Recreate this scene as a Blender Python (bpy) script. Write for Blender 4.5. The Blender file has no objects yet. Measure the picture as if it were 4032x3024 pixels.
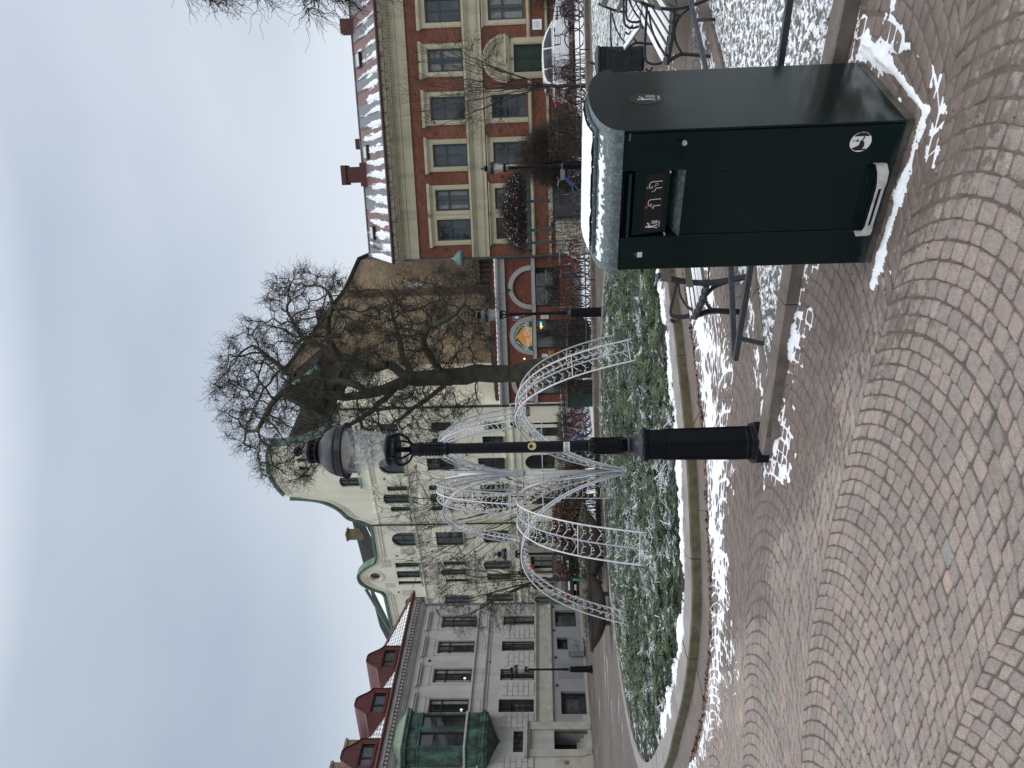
import bpy, bmesh, math, random
import numpy as np
from mathutils import Vector, Matrix, noise as mnoise
from mathutils.geometry import delaunay_2d_cdt
from mathutils.kdtree import KDTree
random.seed(7)
rng = np.random.default_rng(7)
SC = bpy.context.scene
COL = SC.collection
PI = math.pi

# ------------------------------------------------------------------ camera
# the photograph was taken with the phone on its side: the picture's left edge is up
FPX, HCAM = 3000.0, 1.6
PITCH, ROLL = math.atan(134 / 3000.0), math.radians(1.35)
_f = Vector((0, math.cos(PITCH), math.sin(PITCH)))
_r0 = Vector((1, 0, 0)); _u0 = _r0.cross(_f)
VR = _r0 * math.cos(ROLL) - _u0 * math.sin(ROLL)
VU = _r0 * math.sin(ROLL) + _u0 * math.cos(ROLL)
VF = _f
cam_d = bpy.data.cameras.new("camera"); cam = bpy.data.objects.new("camera", cam_d)
COL.objects.link(cam)
m = Matrix.Identity(4)
for i in range(3):
    m[i][0] = -VU[i]; m[i][1] = VR[i]; m[i][2] = -VF[i]
m[2][3] = HCAM
cam.matrix_world = m
cam_d.sensor_width = 36.0; cam_d.sensor_fit = 'HORIZONTAL'
cam_d.lens = FPX / 4032 * 36.0
cam_d.clip_start = 0.05; cam_d.clip_end = 2000
SC.camera = cam

# ------------------------------------------------------------------ sky and sun
SUN_EL, SUN_AZ = math.radians(50), math.radians(40)
world = bpy.data.worlds.new("World"); SC.world = world; world.use_nodes = True
nt = world.node_tree; nt.nodes.clear()
def wn(t, **k):
    n = nt.nodes.new(t)
    for a, b in k.items(): setattr(n, a, b)
    return n
wo = wn('ShaderNodeOutputWorld'); sky = wn('ShaderNodeTexSky'); sky.sky_type = 'NISHITA'
sky.sun_disc = False; sky.sun_elevation = SUN_EL; sky.sun_rotation = SUN_AZ
bg1 = wn('ShaderNodeBackground'); bg1.inputs[1].default_value = 0.03
nt.links.new(sky.outputs[0], bg1.inputs[0])
tc = wn('ShaderNodeTexCoord')
sep = wn('ShaderNodeSeparateXYZ'); nt.links.new(tc.outputs['Generated'], sep.inputs[0])
mp = wn('ShaderNodeMapping'); mp.inputs['Scale'].default_value = (1.0, 1.0, 2.4)
nt.links.new(tc.outputs['Generated'], mp.inputs[0])
nz = wn('ShaderNodeTexNoise'); nz.inputs['Scale'].default_value = 1.15; nz.inputs['Detail'].default_value = 4
nz.inputs['Roughness'].default_value = 0.4
nt.links.new(mp.outputs[0], nz.inputs['Vector'])
cr = wn('ShaderNodeValToRGB')
el = cr.color_ramp.elements
el[0].position = 0.0; el[0].color = (0.60, 0.64, 0.68, 1)
el[1].position = 1.0; el[1].color = (1.75, 1.8, 1.85, 1)
e = el.new(0.10); e.color = (0.53, 0.57, 0.61, 1)
e = el.new(0.30); e.color = (0.425, 0.465, 0.51, 1)
e = el.new(0.56); e.color = (0.48, 0.525, 0.575, 1)
e = el.new(0.75); e.color = (1.3, 1.34, 1.38, 1)
nt.links.new(sep.outputs[2], cr.inputs[0])
cr2 = wn('ShaderNodeValToRGB')
cr2.color_ramp.elements[0].position = 0.34; cr2.color_ramp.elements[0].color = (0.82, 0.87, 0.93, 1)
cr2.color_ramp.elements[1].position = 0.66; cr2.color_ramp.elements[1].color = (1.50, 1.44, 1.38, 1)
nt.links.new(nz.outputs['Fac'], cr2.inputs[0])
mx = wn('ShaderNodeMix', data_type='RGBA', blend_type='MULTIPLY'); mx.inputs[0].default_value = 1.0
nt.links.new(cr.outputs[0], mx.inputs[6]); nt.links.new(cr2.outputs[0], mx.inputs[7])
bg2 = wn('ShaderNodeBackground'); bg2.inputs[1].default_value = 0.88
nt.links.new(mx.outputs[2], bg2.inputs[0])
ad = wn('ShaderNodeAddShader'); nt.links.new(bg1.outputs[0], ad.inputs[0]); nt.links.new(bg2.outputs[0], ad.inputs[1])
nt.links.new(ad.outputs[0], wo.inputs[0])
sl = bpy.data.lights.new("sun", 'SUN'); sl.energy = 1.0; sl.angle = math.radians(30); sl.color = (1, 0.97, 0.92)
so = bpy.data.objects.new("sun", sl); COL.objects.link(so)
sd = Vector((math.sin(SUN_AZ) * math.cos(SUN_EL), -math.cos(SUN_AZ) * math.cos(SUN_EL), math.sin(SUN_EL)))
so.rotation_euler = (-sd).to_track_quat('-Z', 'Y').to_euler()
SC.view_settings.view_transform = 'Standard'; SC.view_settings.look = 'None'
SC.view_settings.exposure = 0.0; SC.view_settings.gamma = 1.0

# ------------------------------------------------------------------ helpers
def ray(x, y):
    return VR * ((3024 - y) - 1512) + VU * (2016 - x) + VF * FPX
def G(x, y, z=0.0):            # photo pixel -> point on the level plane z
    d = ray(x, y); t = (z - HCAM) / d.z
    return Vector((d.x * t, d.y * t, z))
def DP(x, y, Y):               # photo pixel -> point at depth Y
    d = ray(x, y) * (1.0 / ray(x, y).y)
    return Vector((d.x * Y, Y, HCAM + d.z * Y))

class MB:
    """collects shapes into one mesh"""
    def __init__(s): s.v = []; s.f = []; s.mi = []; s.cur = 0
    def add(s, vs, fs):
        b = len(s.v); s.v += [tuple(v) for v in vs]
        for f in fs: s.f.append([b + i for i in f]); s.mi.append(s.cur)
        return s
    def box(s, x0, x1, y0, y1, z0, z1, M=None):
        vs = [(x0,y0,z0),(x1,y0,z0),(x1,y1,z0),(x0,y1,z0),(x0,y0,z1),(x1,y0,z1),(x1,y1,z1),(x0,y1,z1)]
        if M is not None: vs = [M @ Vector(v) for v in vs]
        return s.add(vs, [(3,2,1,0),(4,5,6,7),(0,1,5,4),(1,2,6,5),(2,3,7,6),(3,0,4,7)])
    def tube(s, pts, rad, n=6, cap=True, closed=False):
        pts = [Vector(p) for p in pts]; k = len(pts)
        if isinstance(rad, (int, float)): rad = [rad] * k
        b = len(s.v); up = None
        for i, p in enumerate(pts):
            if closed: t = pts[(i + 1) % k] - pts[i - 1]
            else: t = pts[min(i + 1, k - 1)] - pts[max(i - 1, 0)]
            if t.length < 1e-9: t = Vector((0, 0, 1))
            t.normalize()
            if up is None: up = Vector((0, 0, 1)) if abs(t.z) < 0.9 else Vector((1, 0, 0))
            a = t.cross(up)
            if a.length < 1e-4: a = t.cross(Vector((0.3, 1, 0.2)))
            a.normalize(); c = a.cross(t); up = c
            for j in range(n):
                th = 2 * PI * j / n
                s.v.append(tuple(p + (a * math.cos(th) + c * math.sin(th)) * rad[i]))
        for i in range(k if closed else k - 1):
            for j in range(n):
                q = (j + 1) % n; i2 = (i + 1) % k
                s.f.append([b + i*n + j, b + i*n + q, b + i2*n + q, b + i2*n + j]); s.mi.append(s.cur)
        if cap and not closed:
            s.f.append([b + j for j in reversed(range(n))]); s.mi.append(s.cur)
            s.f.append([b + (k-1)*n + j for j in range(n)]); s.mi.append(s.cur)
        return s
    def lathe(s, prof, n=24, c=(0, 0, 0), rot=0.0, flute=None):
        b = len(s.v); k = len(prof)
        for i, (r, z) in enumerate(prof):
            for j in range(n):
                th = 2 * PI * j / n + rot
                rr = r * (1 + flute * math.cos(j * PI)) if flute else r
                s.v.append((c[0] + rr * math.cos(th), c[1] + rr * math.sin(th), c[2] + z))
        for i in range(k - 1):
            for j in range(n):
                q = (j + 1) % n
                s.f.append([b + i*n + j, b + i*n + q, b + (i+1)*n + q, b + (i+1)*n + j]); s.mi.append(s.cur)
        s.f.append([b + j for j in reversed(range(n))]); s.mi.append(s.cur)
        s.f.append([b + (k-1)*n + j for j in range(n)]); s.mi.append(s.cur)
        return s
    def prism(s, poly, a, b, axis='y'):
        """extrude a 2D outline between a and b along an axis"""
        n = len(poly)
        def P(u, w, t):
            return (u, t, w) if axis == 'y' else ((u, w, t) if axis == 'z' else (t, u, w))
        vs = [P(u, w, a) for u, w in poly] + [P(u, w, b) for u, w in poly]
        fs = [list(range(n)), list(reversed(range(n, 2*n)))]
        fs += [(i, n + i, n + (i+1) % n, (i+1) % n) for i in range(n)]
        return s.add(vs, fs)
    def sphere(s, c, r, nu=10, nv=6, sc=(1, 1, 1)):
        prof = [(max(1e-4, math.sin(PI * i / nv)) * r, -math.cos(PI * i / nv) * r) for i in range(nv + 1)]
        b = len(s.v); s.lathe(prof, nu)
        for i in range(b, len(s.v)):
            v = s.v[i]; s.v[i] = (c[0] + v[0]*sc[0], c[1] + v[1]*sc[1], c[2] + v[2]*sc[2])
        return s
    def mark(s): s.marks = getattr(s, 'marks', []) + [(len(s.v), len(s.f))]; return s
    def build_each(s, name, mats, parent=None, smooth=False):
        """one object for every marked group of shapes"""
        mk = getattr(s, 'marks', []) + [(len(s.v), len(s.f))]; out = []
        for (a, fa), (b, fb) in zip(mk[:-1], mk[1:]):
            if fb <= fa: continue
            q = MB(); q.v = s.v[a:b]; q.f = [[i - a for i in f] for f in s.f[fa:fb]]; q.mi = s.mi[fa:fb]
            out.append(q.build(name, mats, parent, smooth))
        return out
    def build(s, name, mats, parent=None, smooth=False, loc=None, fix=False):
        me = bpy.data.meshes.new(name)
        me.from_pydata(s.v, [], s.f)
        if not isinstance(mats, (list, tuple)): mats = [mats]
        for m_ in mats: me.materials.append(m_)
        if len(mats) > 1: me.polygons.foreach_set('material_index', s.mi)
        if fix:
            bm = bmesh.new(); bm.from_mesh(me); bmesh.ops.recalc_face_normals(bm, faces=bm.faces); bm.to_mesh(me); bm.free()
        if smooth:
            me.polygons.foreach_set('use_smooth', [True] * len(me.polygons))
        me.update()
        o = bpy.data.objects.new(name, me); COL.objects.link(o)
        if parent is not None: o.parent = parent
        if loc is not None: o.location = loc
        return o

def smooth_angle(o, deg=35):
    me = o.data
    me.polygons.foreach_set('use_smooth', [True] * len(me.polygons))
    try: me.set_sharp_from_angle(angle=math.radians(deg))
    except Exception: pass
    return o
def tag(o, label=None, cat=None, group=None, kind=None):
    if label: o['label'] = label
    if cat: o['category'] = cat
    if group: o['group'] = group
    if kind: o['kind'] = kind
    return o
def thing(name, label, cat, loc=(0, 0, 0), rotz=0.0, group=None):
    o = bpy.data.objects.new(name, None); COL.objects.link(o)
    o.empty_display_size = 0.1
    o.location = loc; o.rotation_euler = (0, 0, rotz)
    return tag(o, label, cat, group)
def copy_tree(o, parent=None):
    c = o.copy(); COL.objects.link(c); c.parent = parent
    for ch in list(KIDS(o)): copy_tree(ch, c)
    return c
def KIDS(o): return [q for q in bpy.data.objects if q.parent == o]
def struct(o, kind='structure'): o['kind'] = kind; return o

# numpy value noise
class VN:
    def __init__(s, seed, n=256):
        s.t = np.random.default_rng(seed).random((n, n)); s.n = n
    def __call__(s, x, y):
        x = np.asarray(x, float); y = np.asarray(y, float)
        xi = np.floor(x).astype(int); yi = np.floor(y).astype(int); fx = x - xi; fy = y - yi
        fx = fx*fx*(3-2*fx); fy = fy*fy*(3-2*fy); n = s.n; t = s.t
        a = t[xi % n, yi % n]; b = t[(xi+1) % n, yi % n]; c = t[xi % n, (yi+1) % n]; d = t[(xi+1) % n, (yi+1) % n]
        return (a*(1-fx)+b*fx)*(1-fy)+(c*(1-fx)+d*fx)*fy
    def fbm(s, x, y, o=4):
        r = 0; a = 0.5; k = 1.0
        for i in range(o): r = r + a * s(x*k + 17.3*i, y*k - 9.1*i); a *= 0.5; k *= 2.03
        return r / (1 - 0.5**o)
vn = VN(3); vn2 = VN(11)

# ------------------------------------------------------------------ materials
MATS = {}
class NB:
    def __init__(s, name):
        s.m = bpy.data.materials.new(name); s.m.use_nodes = True; s.t = s.m.node_tree
        s.b = s.t.nodes['Principled BSDF']; s.o = s.t.nodes['Material Output']
        s.tc = None
    def n(s, t, **k):
        q = s.t.nodes.new(t)
        for a, b in k.items(): setattr(q, a, b)
        return q
    def l(s, a, b): s.t.links.new(a, b)
    def obj(s):
        if s.tc is None: s.tc = s.n('ShaderNodeTexCoord')
        return s.tc.outputs['Object']
    def map(s, vec, scale=(1, 1, 1), loc=(0, 0, 0), rot=(0, 0, 0)):
        q = s.n('ShaderNodeMapping'); s.l(vec, q.inputs[0])
        q.inputs['Scale'].default_value = scale; q.inputs['Location'].default_value = loc; q.inputs['Rotation'].default_value = rot
        return q.outputs[0]
    def noise(s, vec, scale, detail=3, rough=0.55, col=False):
        q = s.n('ShaderNodeTexNoise'); s.l(vec, q.inputs['Vector'])
        q.inputs['Scale'].default_value = scale; q.inputs['Detail'].default_value = detail; q.inputs['Roughness'].default_value = rough
        return q.outputs['Color' if col else 'Fac']
    def ramp(s, fac, stops):
        q = s.n('ShaderNodeValToRGB'); s.l(fac, q.inputs[0]); e = q.color_ramp.elements
        c4 = lambda c: (c, c, c, 1) if isinstance(c, (int, float)) else (*c, 1)
        e[0].position = stops[0][0]; e[0].color = c4(stops[0][1])
        e[1].position = stops[-1][0]; e[1].color = c4(stops[-1][1])
        for p, c in stops[1:-1]:
            w = e.new(p); w.color = c4(c)
        return q.outputs[0]
    def mix(s, fac, a, b, mode='MIX'):
        q = s.n('ShaderNodeMix', data_type='RGBA', blend_type=mode)
        for i, v in ((0, fac), (6, a), (7, b)):
            if isinstance(v, (int, float)): q.inputs[i].default_value = v if i == 0 else (v, v, v, 1)
            elif isinstance(v, tuple): q.inputs[i].default_value = (*v, 1) if len(v) == 3 else v
            else: s.l(v, q.inputs[i])
        return q.outputs[2]
    def math(s, op, a, b=0.0, c=None):
        q = s.n('ShaderNodeMath', operation=op)
        for i, v in enumerate((a, b) if c is None else (a, b, c)):
            if isinstance(v, (int, float)): q.inputs[i].default_value = v
            else: s.l(v, q.inputs[i])
        return q.outputs[0]
    def sep(s, vec):
        q = s.n('ShaderNodeSeparateXYZ'); s.l(vec, q.inputs[0]); return q.outputs
    def comb(s, x, y, z):
        q = s.n('ShaderNodeCombineXYZ')
        for i, v in enumerate((x, y, z)):
            if isinstance(v, (int, float)): q.inputs[i].default_value = v
            else: s.l(v, q.inputs[i])
        return q.outputs[0]
    def bump(s, h, strength=0.3, dist=0.01):
        q = s.n('ShaderNodeBump'); q.inputs['Strength'].default_value = strength; q.inputs['Distance'].default_value = dist
        s.l(h, q.inputs['Height']); s.l(q.outputs[0], s.b.inputs['Normal'])
    def set(s, color=None, rough=None, metal=None, spec=None, emis=None, es=None, alpha=None, trans=None, ior=None):
        for nm, v in (('Base Color', color), ('Roughness', rough), ('Metallic', metal), ('Specular IOR Level', spec),
                      ('Emission Color', emis), ('Emission Strength', es), ('Alpha', alpha), ('Transmission Weight', trans), ('IOR', ior)):
            if v is None: continue
            if isinstance(v, (int, float)): s.b.inputs[nm].default_value = v
            elif isinstance(v, tuple): s.b.inputs[nm].default_value = (*v, 1) if len(v) == 3 else v
            else: s.l(v, s.b.inputs[nm])
        return s
def mat(name, color, rough=0.6, var=0.15, scale=4.0, bump=0.0, bscale=30, metal=0.0, spec=None, dirt=None, dscale=1.5, streak=False, emis=None, es=None):
    """painted / stone / metal surface with mottling, optional stains and fine bump"""
    if name in MATS: return MATS[name]
    b = NB(name); v = b.obj()
    lo = tuple(c * (1 - var) for c in color); hi = tuple(min(1, c * (1 + var)) for c in color)
    c = b.ramp(b.noise(v, scale, 5), [(0.3, lo), (0.7, hi)])
    if dirt:
        vv = b.map(v, (1, 1, 0.15)) if streak else v
        f = b.ramp(b.noise(vv, dscale, 6, 0.65), [(0.48, 0.0), (0.66, 1.0)])
        c = b.mix(b.math('MULTIPLY', f, dirt[3] if len(dirt) > 3 else 0.7), c, tuple(dirt[:3]))
    b.set(color=c, rough=rough, metal=metal, spec=spec, emis=emis, es=es)
    if rough < 0.95 and rough > 0.1:
        b.set(rough=b.ramp(b.noise(v, scale * 2.3, 4), [(0.3, max(0.02, rough - 0.1)), (0.7, min(1, rough + 0.12))]))
    if bump: b.bump(b.noise(v, bscale, 4), bump, 0.01)
    MATS[name] = b.m
    return b.m
def brickmat(name, c1, c2, mortar, w=0.25, h=0.075, ms=0.012, patch=None, bump=0.4, blotch=0.25):
    if name in MATS: return MATS[name]
    b = NB(name); s = b.sep(b.obj())
    u = b.math('ADD', s[0], s[1])
    vec = b.comb(u, s[2], 0.0)
    q = b.n('ShaderNodeTexBrick'); b.l(vec, q.inputs['Vector'])
    q.inputs['Color1'].default_value = (*c1, 1); q.inputs['Color2'].default_value = (*c2, 1); q.inputs['Mortar'].default_value = (*mortar, 1)
    q.inputs['Scale'].default_value = 1.0; q.inputs['Mortar Size'].default_value = ms
    q.inputs['Brick Width'].default_value = w; q.inputs['Row Height'].default_value = h
    q.inputs['Mortar Smooth'].default_value = 0.2; q.inputs['Bias'].default_value = -0.1
    c = q.outputs['Color']
    nn = b.noise(b.obj(), 0.9, 6, 0.6)
    c = b.mix(1.0, c, b.ramp(nn, [(0.3, 1 - blotch), (0.7, 1 + blotch * 0.6)]), 'MULTIPLY')
    n2 = b.noise(b.map(vec, (4, 13.3, 1)), 1.0, 2)
    c = b.mix(1.0, c, b.ramp(n2, [(0.3, 0.72), (0.7, 1.25)]), 'MULTIPLY')
    if patch:
        f = b.ramp(b.noise(b.map(b.obj(), (1, 1, 1.6)), 0.7, 7, 0.7), [(0.5, 0.0), (0.62, 0.8)])
        c = b.mix(f, c, patch)
    b.set(color=c, rough=0.85); b.bump(b.math('SUBTRACT', 1.0, q.outputs['Fac']), bump, 0.008)
    MATS[name] = b.m
    return b.m
# ------------------------------------------------------------------ ground and paving
def catmull(pts, n=8, closed=False):
    P = [Vector(p) for p in pts]; k = len(P); out = []
    for i in range(k if closed else k - 1):
        a = P[(i-1) % k] if closed or i > 0 else P[0]*2 - P[1]; b = P[i]; c = P[(i+1) % k]
        d = P[(i+2) % k] if closed or i < k - 2 else P[-1]*2 - P[-2]
        for j in range(n):
            t = j / n
            out.append(0.5*((2*b) + (c-a)*t + (2*a-5*b+4*c-d)*t*t + (3*b-a-3*c+d)*t**3))
    if not closed: out.append(P[-1])
    return out
def inpoly(X, Y, poly):
    X = np.asarray(X, float); Y = np.asarray(Y, float); r = np.zeros(X.shape, bool); n = len(poly)
    for i in range(n):
        x1, y1 = poly[i][:2]; x2, y2 = poly[(i+1) % n][:2]
        if y1 == y2: continue
        c = ((y1 > Y) != (y2 > Y)) & (X < (x2-x1)*(Y-y1)/(y2-y1)+x1); r ^= c
    return r
def dpoly(X, Y, poly, closed=True):
    X = np.asarray(X, float); Y = np.asarray(Y, float); D = np.full(X.shape, 1e9); n = len(poly)
    for i in range(n if closed else n - 1):
        x1, y1 = poly[i][:2]; x2, y2 = poly[(i+1) % n][:2]; dx, dy = x2-x1, y2-y1; L = dx*dx+dy*dy + 1e-12
        t = np.clip(((X-x1)*dx+(Y-y1)*dy)/L, 0, 1); D = np.minimum(D, np.hypot(X-x1-t*dx, Y-y1-t*dy))
    return D
BED = [(1.32,9.35),(0.3,8.75),(-0.54,8.37),(-1.22,8.22),(-2.2,8.15),(-2.9,8.38),(-3.55,8.78),(-4.3,9.48),(-5.31,10.51),(-6.5,12.3),
       (-7.0,14.2),(-6.8,16.4),(-5.6,18.9),(-3.4,20.9),(-1.4,21.5),(0.6,20.9),(2.4,19.2),(3.5,17.0),(3.9,14.5),(3.4,12.0),(2.4,10.3)]
bedc = [tuple(p)[:2] for p in catmull([(x, y, 0) for x, y in BED], 7, True)]
def offset(poly, d):
    n = len(poly); out = []
    for i in range(n):
        a = Vector(poly[i-1]); c = Vector(poly[(i+1) % n]); t = (c - a).normalized()
        nrm = Vector((t.y, -t.x))       # bedc runs clockwise seen from above: this points inward
        out.append(tuple(Vector(poly[i]) + nrm * d))
    return out
_c = Vector((-1.6, 14.4)); _t = offset(bedc, 0.1)[0]
SGN = 1 if (Vector(_t) - _c).length < (Vector(bedc[0]) - _c).length else -1
FOOT = offset(bedc, -0.43 * SGN); TOPIN = offset(bedc, 0.34 * SGN); BEDIN = offset(bedc, 0.5 * SGN)
TRI_OUT = [(-0.52,5.47),(0.67,4.77),(1.87,3.84),(3.0,2.85),(5.5,2.9),(7.5,6.5),(6.5,9.0),(4.9,8.4),(3.66,7.5),(2.72,6.78),(1.8,6.22),(0.83,5.86)]
TRI_IN = [(-0.25,5.48),(0.69,4.95),(1.93,4.02),(3.05,3.05),(5.4,3.05),(7.3,6.5),(6.4,8.8),(4.95,8.2),(3.75,7.33),(2.8,6.6),(1.86,6.06),(0.85,5.7)]

b = NB('far_paving'); v = b.obj(); s_ = b.sep(v)
w1 = b.math('MODULO', b.math('ADD', b.math('MULTIPLY', s_[0], 0.51), b.math('ADD', b.math('MULTIPLY', s_[1], 0.86), 400.0)), 1.4)
uu = b.math('SUBTRACT', w1, 0.7)
arc = b.math('SQRT', b.math('SUBTRACT', 0.99, b.math('MULTIPLY', uu, uu)))
al = b.math('ADD', b.math('MULTIPLY', s_[0], -0.86), b.math('MULTIPLY', s_[1], 0.51))
vv = b.math('ADD', al, arc)
bt = b.n('ShaderNodeTexBrick'); b.l(b.comb(b.math('MULTIPLY', uu, 1.1), vv, 0), bt.inputs['Vector'])
bt.inputs['Scale'].default_value = 1; bt.inputs['Brick Width'].default_value = 0.085; bt.inputs['Row Height'].default_value = 0.09
bt.inputs['Mortar Size'].default_value = 0.006; bt.inputs['Mortar Smooth'].default_value = 0.6; bt.inputs['Bias'].default_value = 0
bt.inputs['Color1'].default_value = (0.108, 0.090, 0.079, 1); bt.inputs['Color2'].default_value = (0.15, 0.128, 0.114, 1); bt.inputs['Mortar'].default_value = (0.05, 0.04, 0.033, 1)
n1 = b.noise(v, 0.35, 6, 0.6)
c = b.mix(1.0, bt.outputs['Color'], b.ramp(n1, [(0.3, 0.72), (0.7, 1.12)]), 'MULTIPLY')
snf = b.ramp(b.noise(b.map(v, (0.25, 0.9, 1)), 1.6, 7, 0.7), [(0.60, 0.0), (0.66, 0.75)])
c = b.mix(snf, c, (0.62, 0.65, 0.7))
b.set(color=c, rough=b.ramp(n1, [(0.3, 0.45), (0.65, 0.75)])); b.bump(bt.outputs['Fac'], -0.25, 0.01)
M_FAR = b.m
mb = MB(); mb.box(-300, 300, -60, 500, -0.4, -0.024)
struct(mb.build('ground', M_FAR))

# stone material: every sett has its own tone, sand film and damp on part of the square
b = NB('granite_setts'); v = b.obj()
at = b.n('ShaderNodeAttribute', attribute_name='tone')
sp = b.ramp(b.noise(v, 190, 3, 0.75), [(0.34, 0.62), (0.47, 0.93), (0.56, 1.1), (0.70, 1.55)])
c = b.mix(1.0, at.outputs['Color'], sp, 'MULTIPLY')
c = b.mix(1.0, c, b.ramp(b.noise(v, 30, 4, 0.6), [(0.3, 0.84), (0.7, 1.14)]), 'MULTIPLY')
c = b.mix(1.0, c, b.ramp(b.noise(v, 0.9, 5, 0.6), [(0.3, 0.84), (0.7, 1.10)]), 'MULTIPLY')
fg = b.n('ShaderNodeAttribute', attribute_name='film')
fm = b.math('ADD', fg.outputs['Fac'], b.math('MULTIPLY', b.math('SUBTRACT', b.noise(b.map(v, (1, 1, 1), rot=(0, 0, 0.6)), 16, 6, 0.7), 0.5), 1.3))
fm = b.ramp(fm, [(0.44, 0.0), (0.56, 1.0)])
sand = b.ramp(b.noise(v, 7, 6, 0.65), [(0.3, (0.105, 0.078, 0.066)), (0.7, (0.185, 0.147, 0.13))])
sand = b.mix(b.ramp(b.noise(v, 60, 3, 0.6), [(0.66, 0.0), (0.74, 0.8)]), sand, (0.03, 0.022, 0.018))
c = b.mix(b.math('MULTIPLY', fm, 0.93), c, sand)
b.set(color=c, rough=b.mix(fm, 0.72, 0.5)); b.bump(b.noise(v, 140, 4, 0.7), 0.5, 0.004)
M_SETT = b.m
b = NB('joint_sand'); v = b.obj()
c = b.ramp(b.noise(v, 9, 6, 0.6), [(0.3, (0.085, 0.066, 0.052)), (0.7, (0.15, 0.12, 0.096))])
c = b.mix(b.ramp(b.noise(v, 70, 3), [(0.6, 0.0), (0.72, 0.85)]), c, (0.04, 0.03, 0.025))
b.set(color=c, rough=0.9); b.bump(b.noise(v, 90, 5, 0.7), 0.8, 0.006)
M_JOINT = b.m

def grid_mesh(name, x0, x1, y0, y1, res, hfun, mat_, zmin=-0.010):
    nx = int((x1-x0)/res) + 1; ny = int((y1-y0)/res) + 1
    X, Y = np.meshgrid(np.linspace(x0, x1, nx), np.linspace(y0, y1, ny), indexing='ij')
    Z = hfun(X, Y); ok = Z > zmin
    fo = ok[:-1, :-1] | ok[1:, :-1] | ok[1:, 1:] | ok[:-1, 1:]
    idx = np.arange(nx*ny).reshape(nx, ny)
    F = np.stack([idx[:-1, :-1], idx[1:, :-1], idx[1:, 1:], idx[:-1, 1:]], -1)[fo]
    used = np.unique(F); re = -np.ones(nx*ny, int); re[used] = np.arange(len(used))
    V = np.stack([X.ravel(), Y.ravel(), Z.ravel()], 1)[used]; F = re[F]
    me = bpy.data.meshes.new(name); me.vertices.add(len(V)); me.vertices.foreach_set('co', V.reshape(-1))
    me.loops.add(F.size); me.loops.foreach_set('vertex_index', F.reshape(-1)); me.polygons.add(len(F))
    me.polygons.foreach_set('loop_start', np.arange(len(F))*4); me.polygons.foreach_set('loop_total', np.full(len(F), 4))
    me.update(calc_edges=True); me.polygons.foreach_set('use_smooth', [True]*len(F)); me.materials.append(mat_)
    o = bpy.data.objects.new(name, me); COL.objects.link(o); return o
def film_at(X, Y):
    """how much wet sand lies on the stones (0..1)"""
    d = (Y + 1.25 * X - 3.8) / 1.6
    f = 0.5 + d * 0.95 + (vn.fbm(X*1.7, Y*1.7, 4) - 0.5) * 0.9
    f = np.minimum(f, 0.5 + (5.4 + 0.42*X + (vn.fbm(X*0.7+5, Y*0.7, 3)-0.5)*2.2 - (-X)*0.0 - 0) * 0.4)
    left = np.clip((-X - 1.2) / 2.2, 0, 1)
    f = f - left * 0.38 * (vn2.fbm(X*0.8, Y*1.1, 3) > 0.42)
    return np.clip(f, 0, 1)
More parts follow.
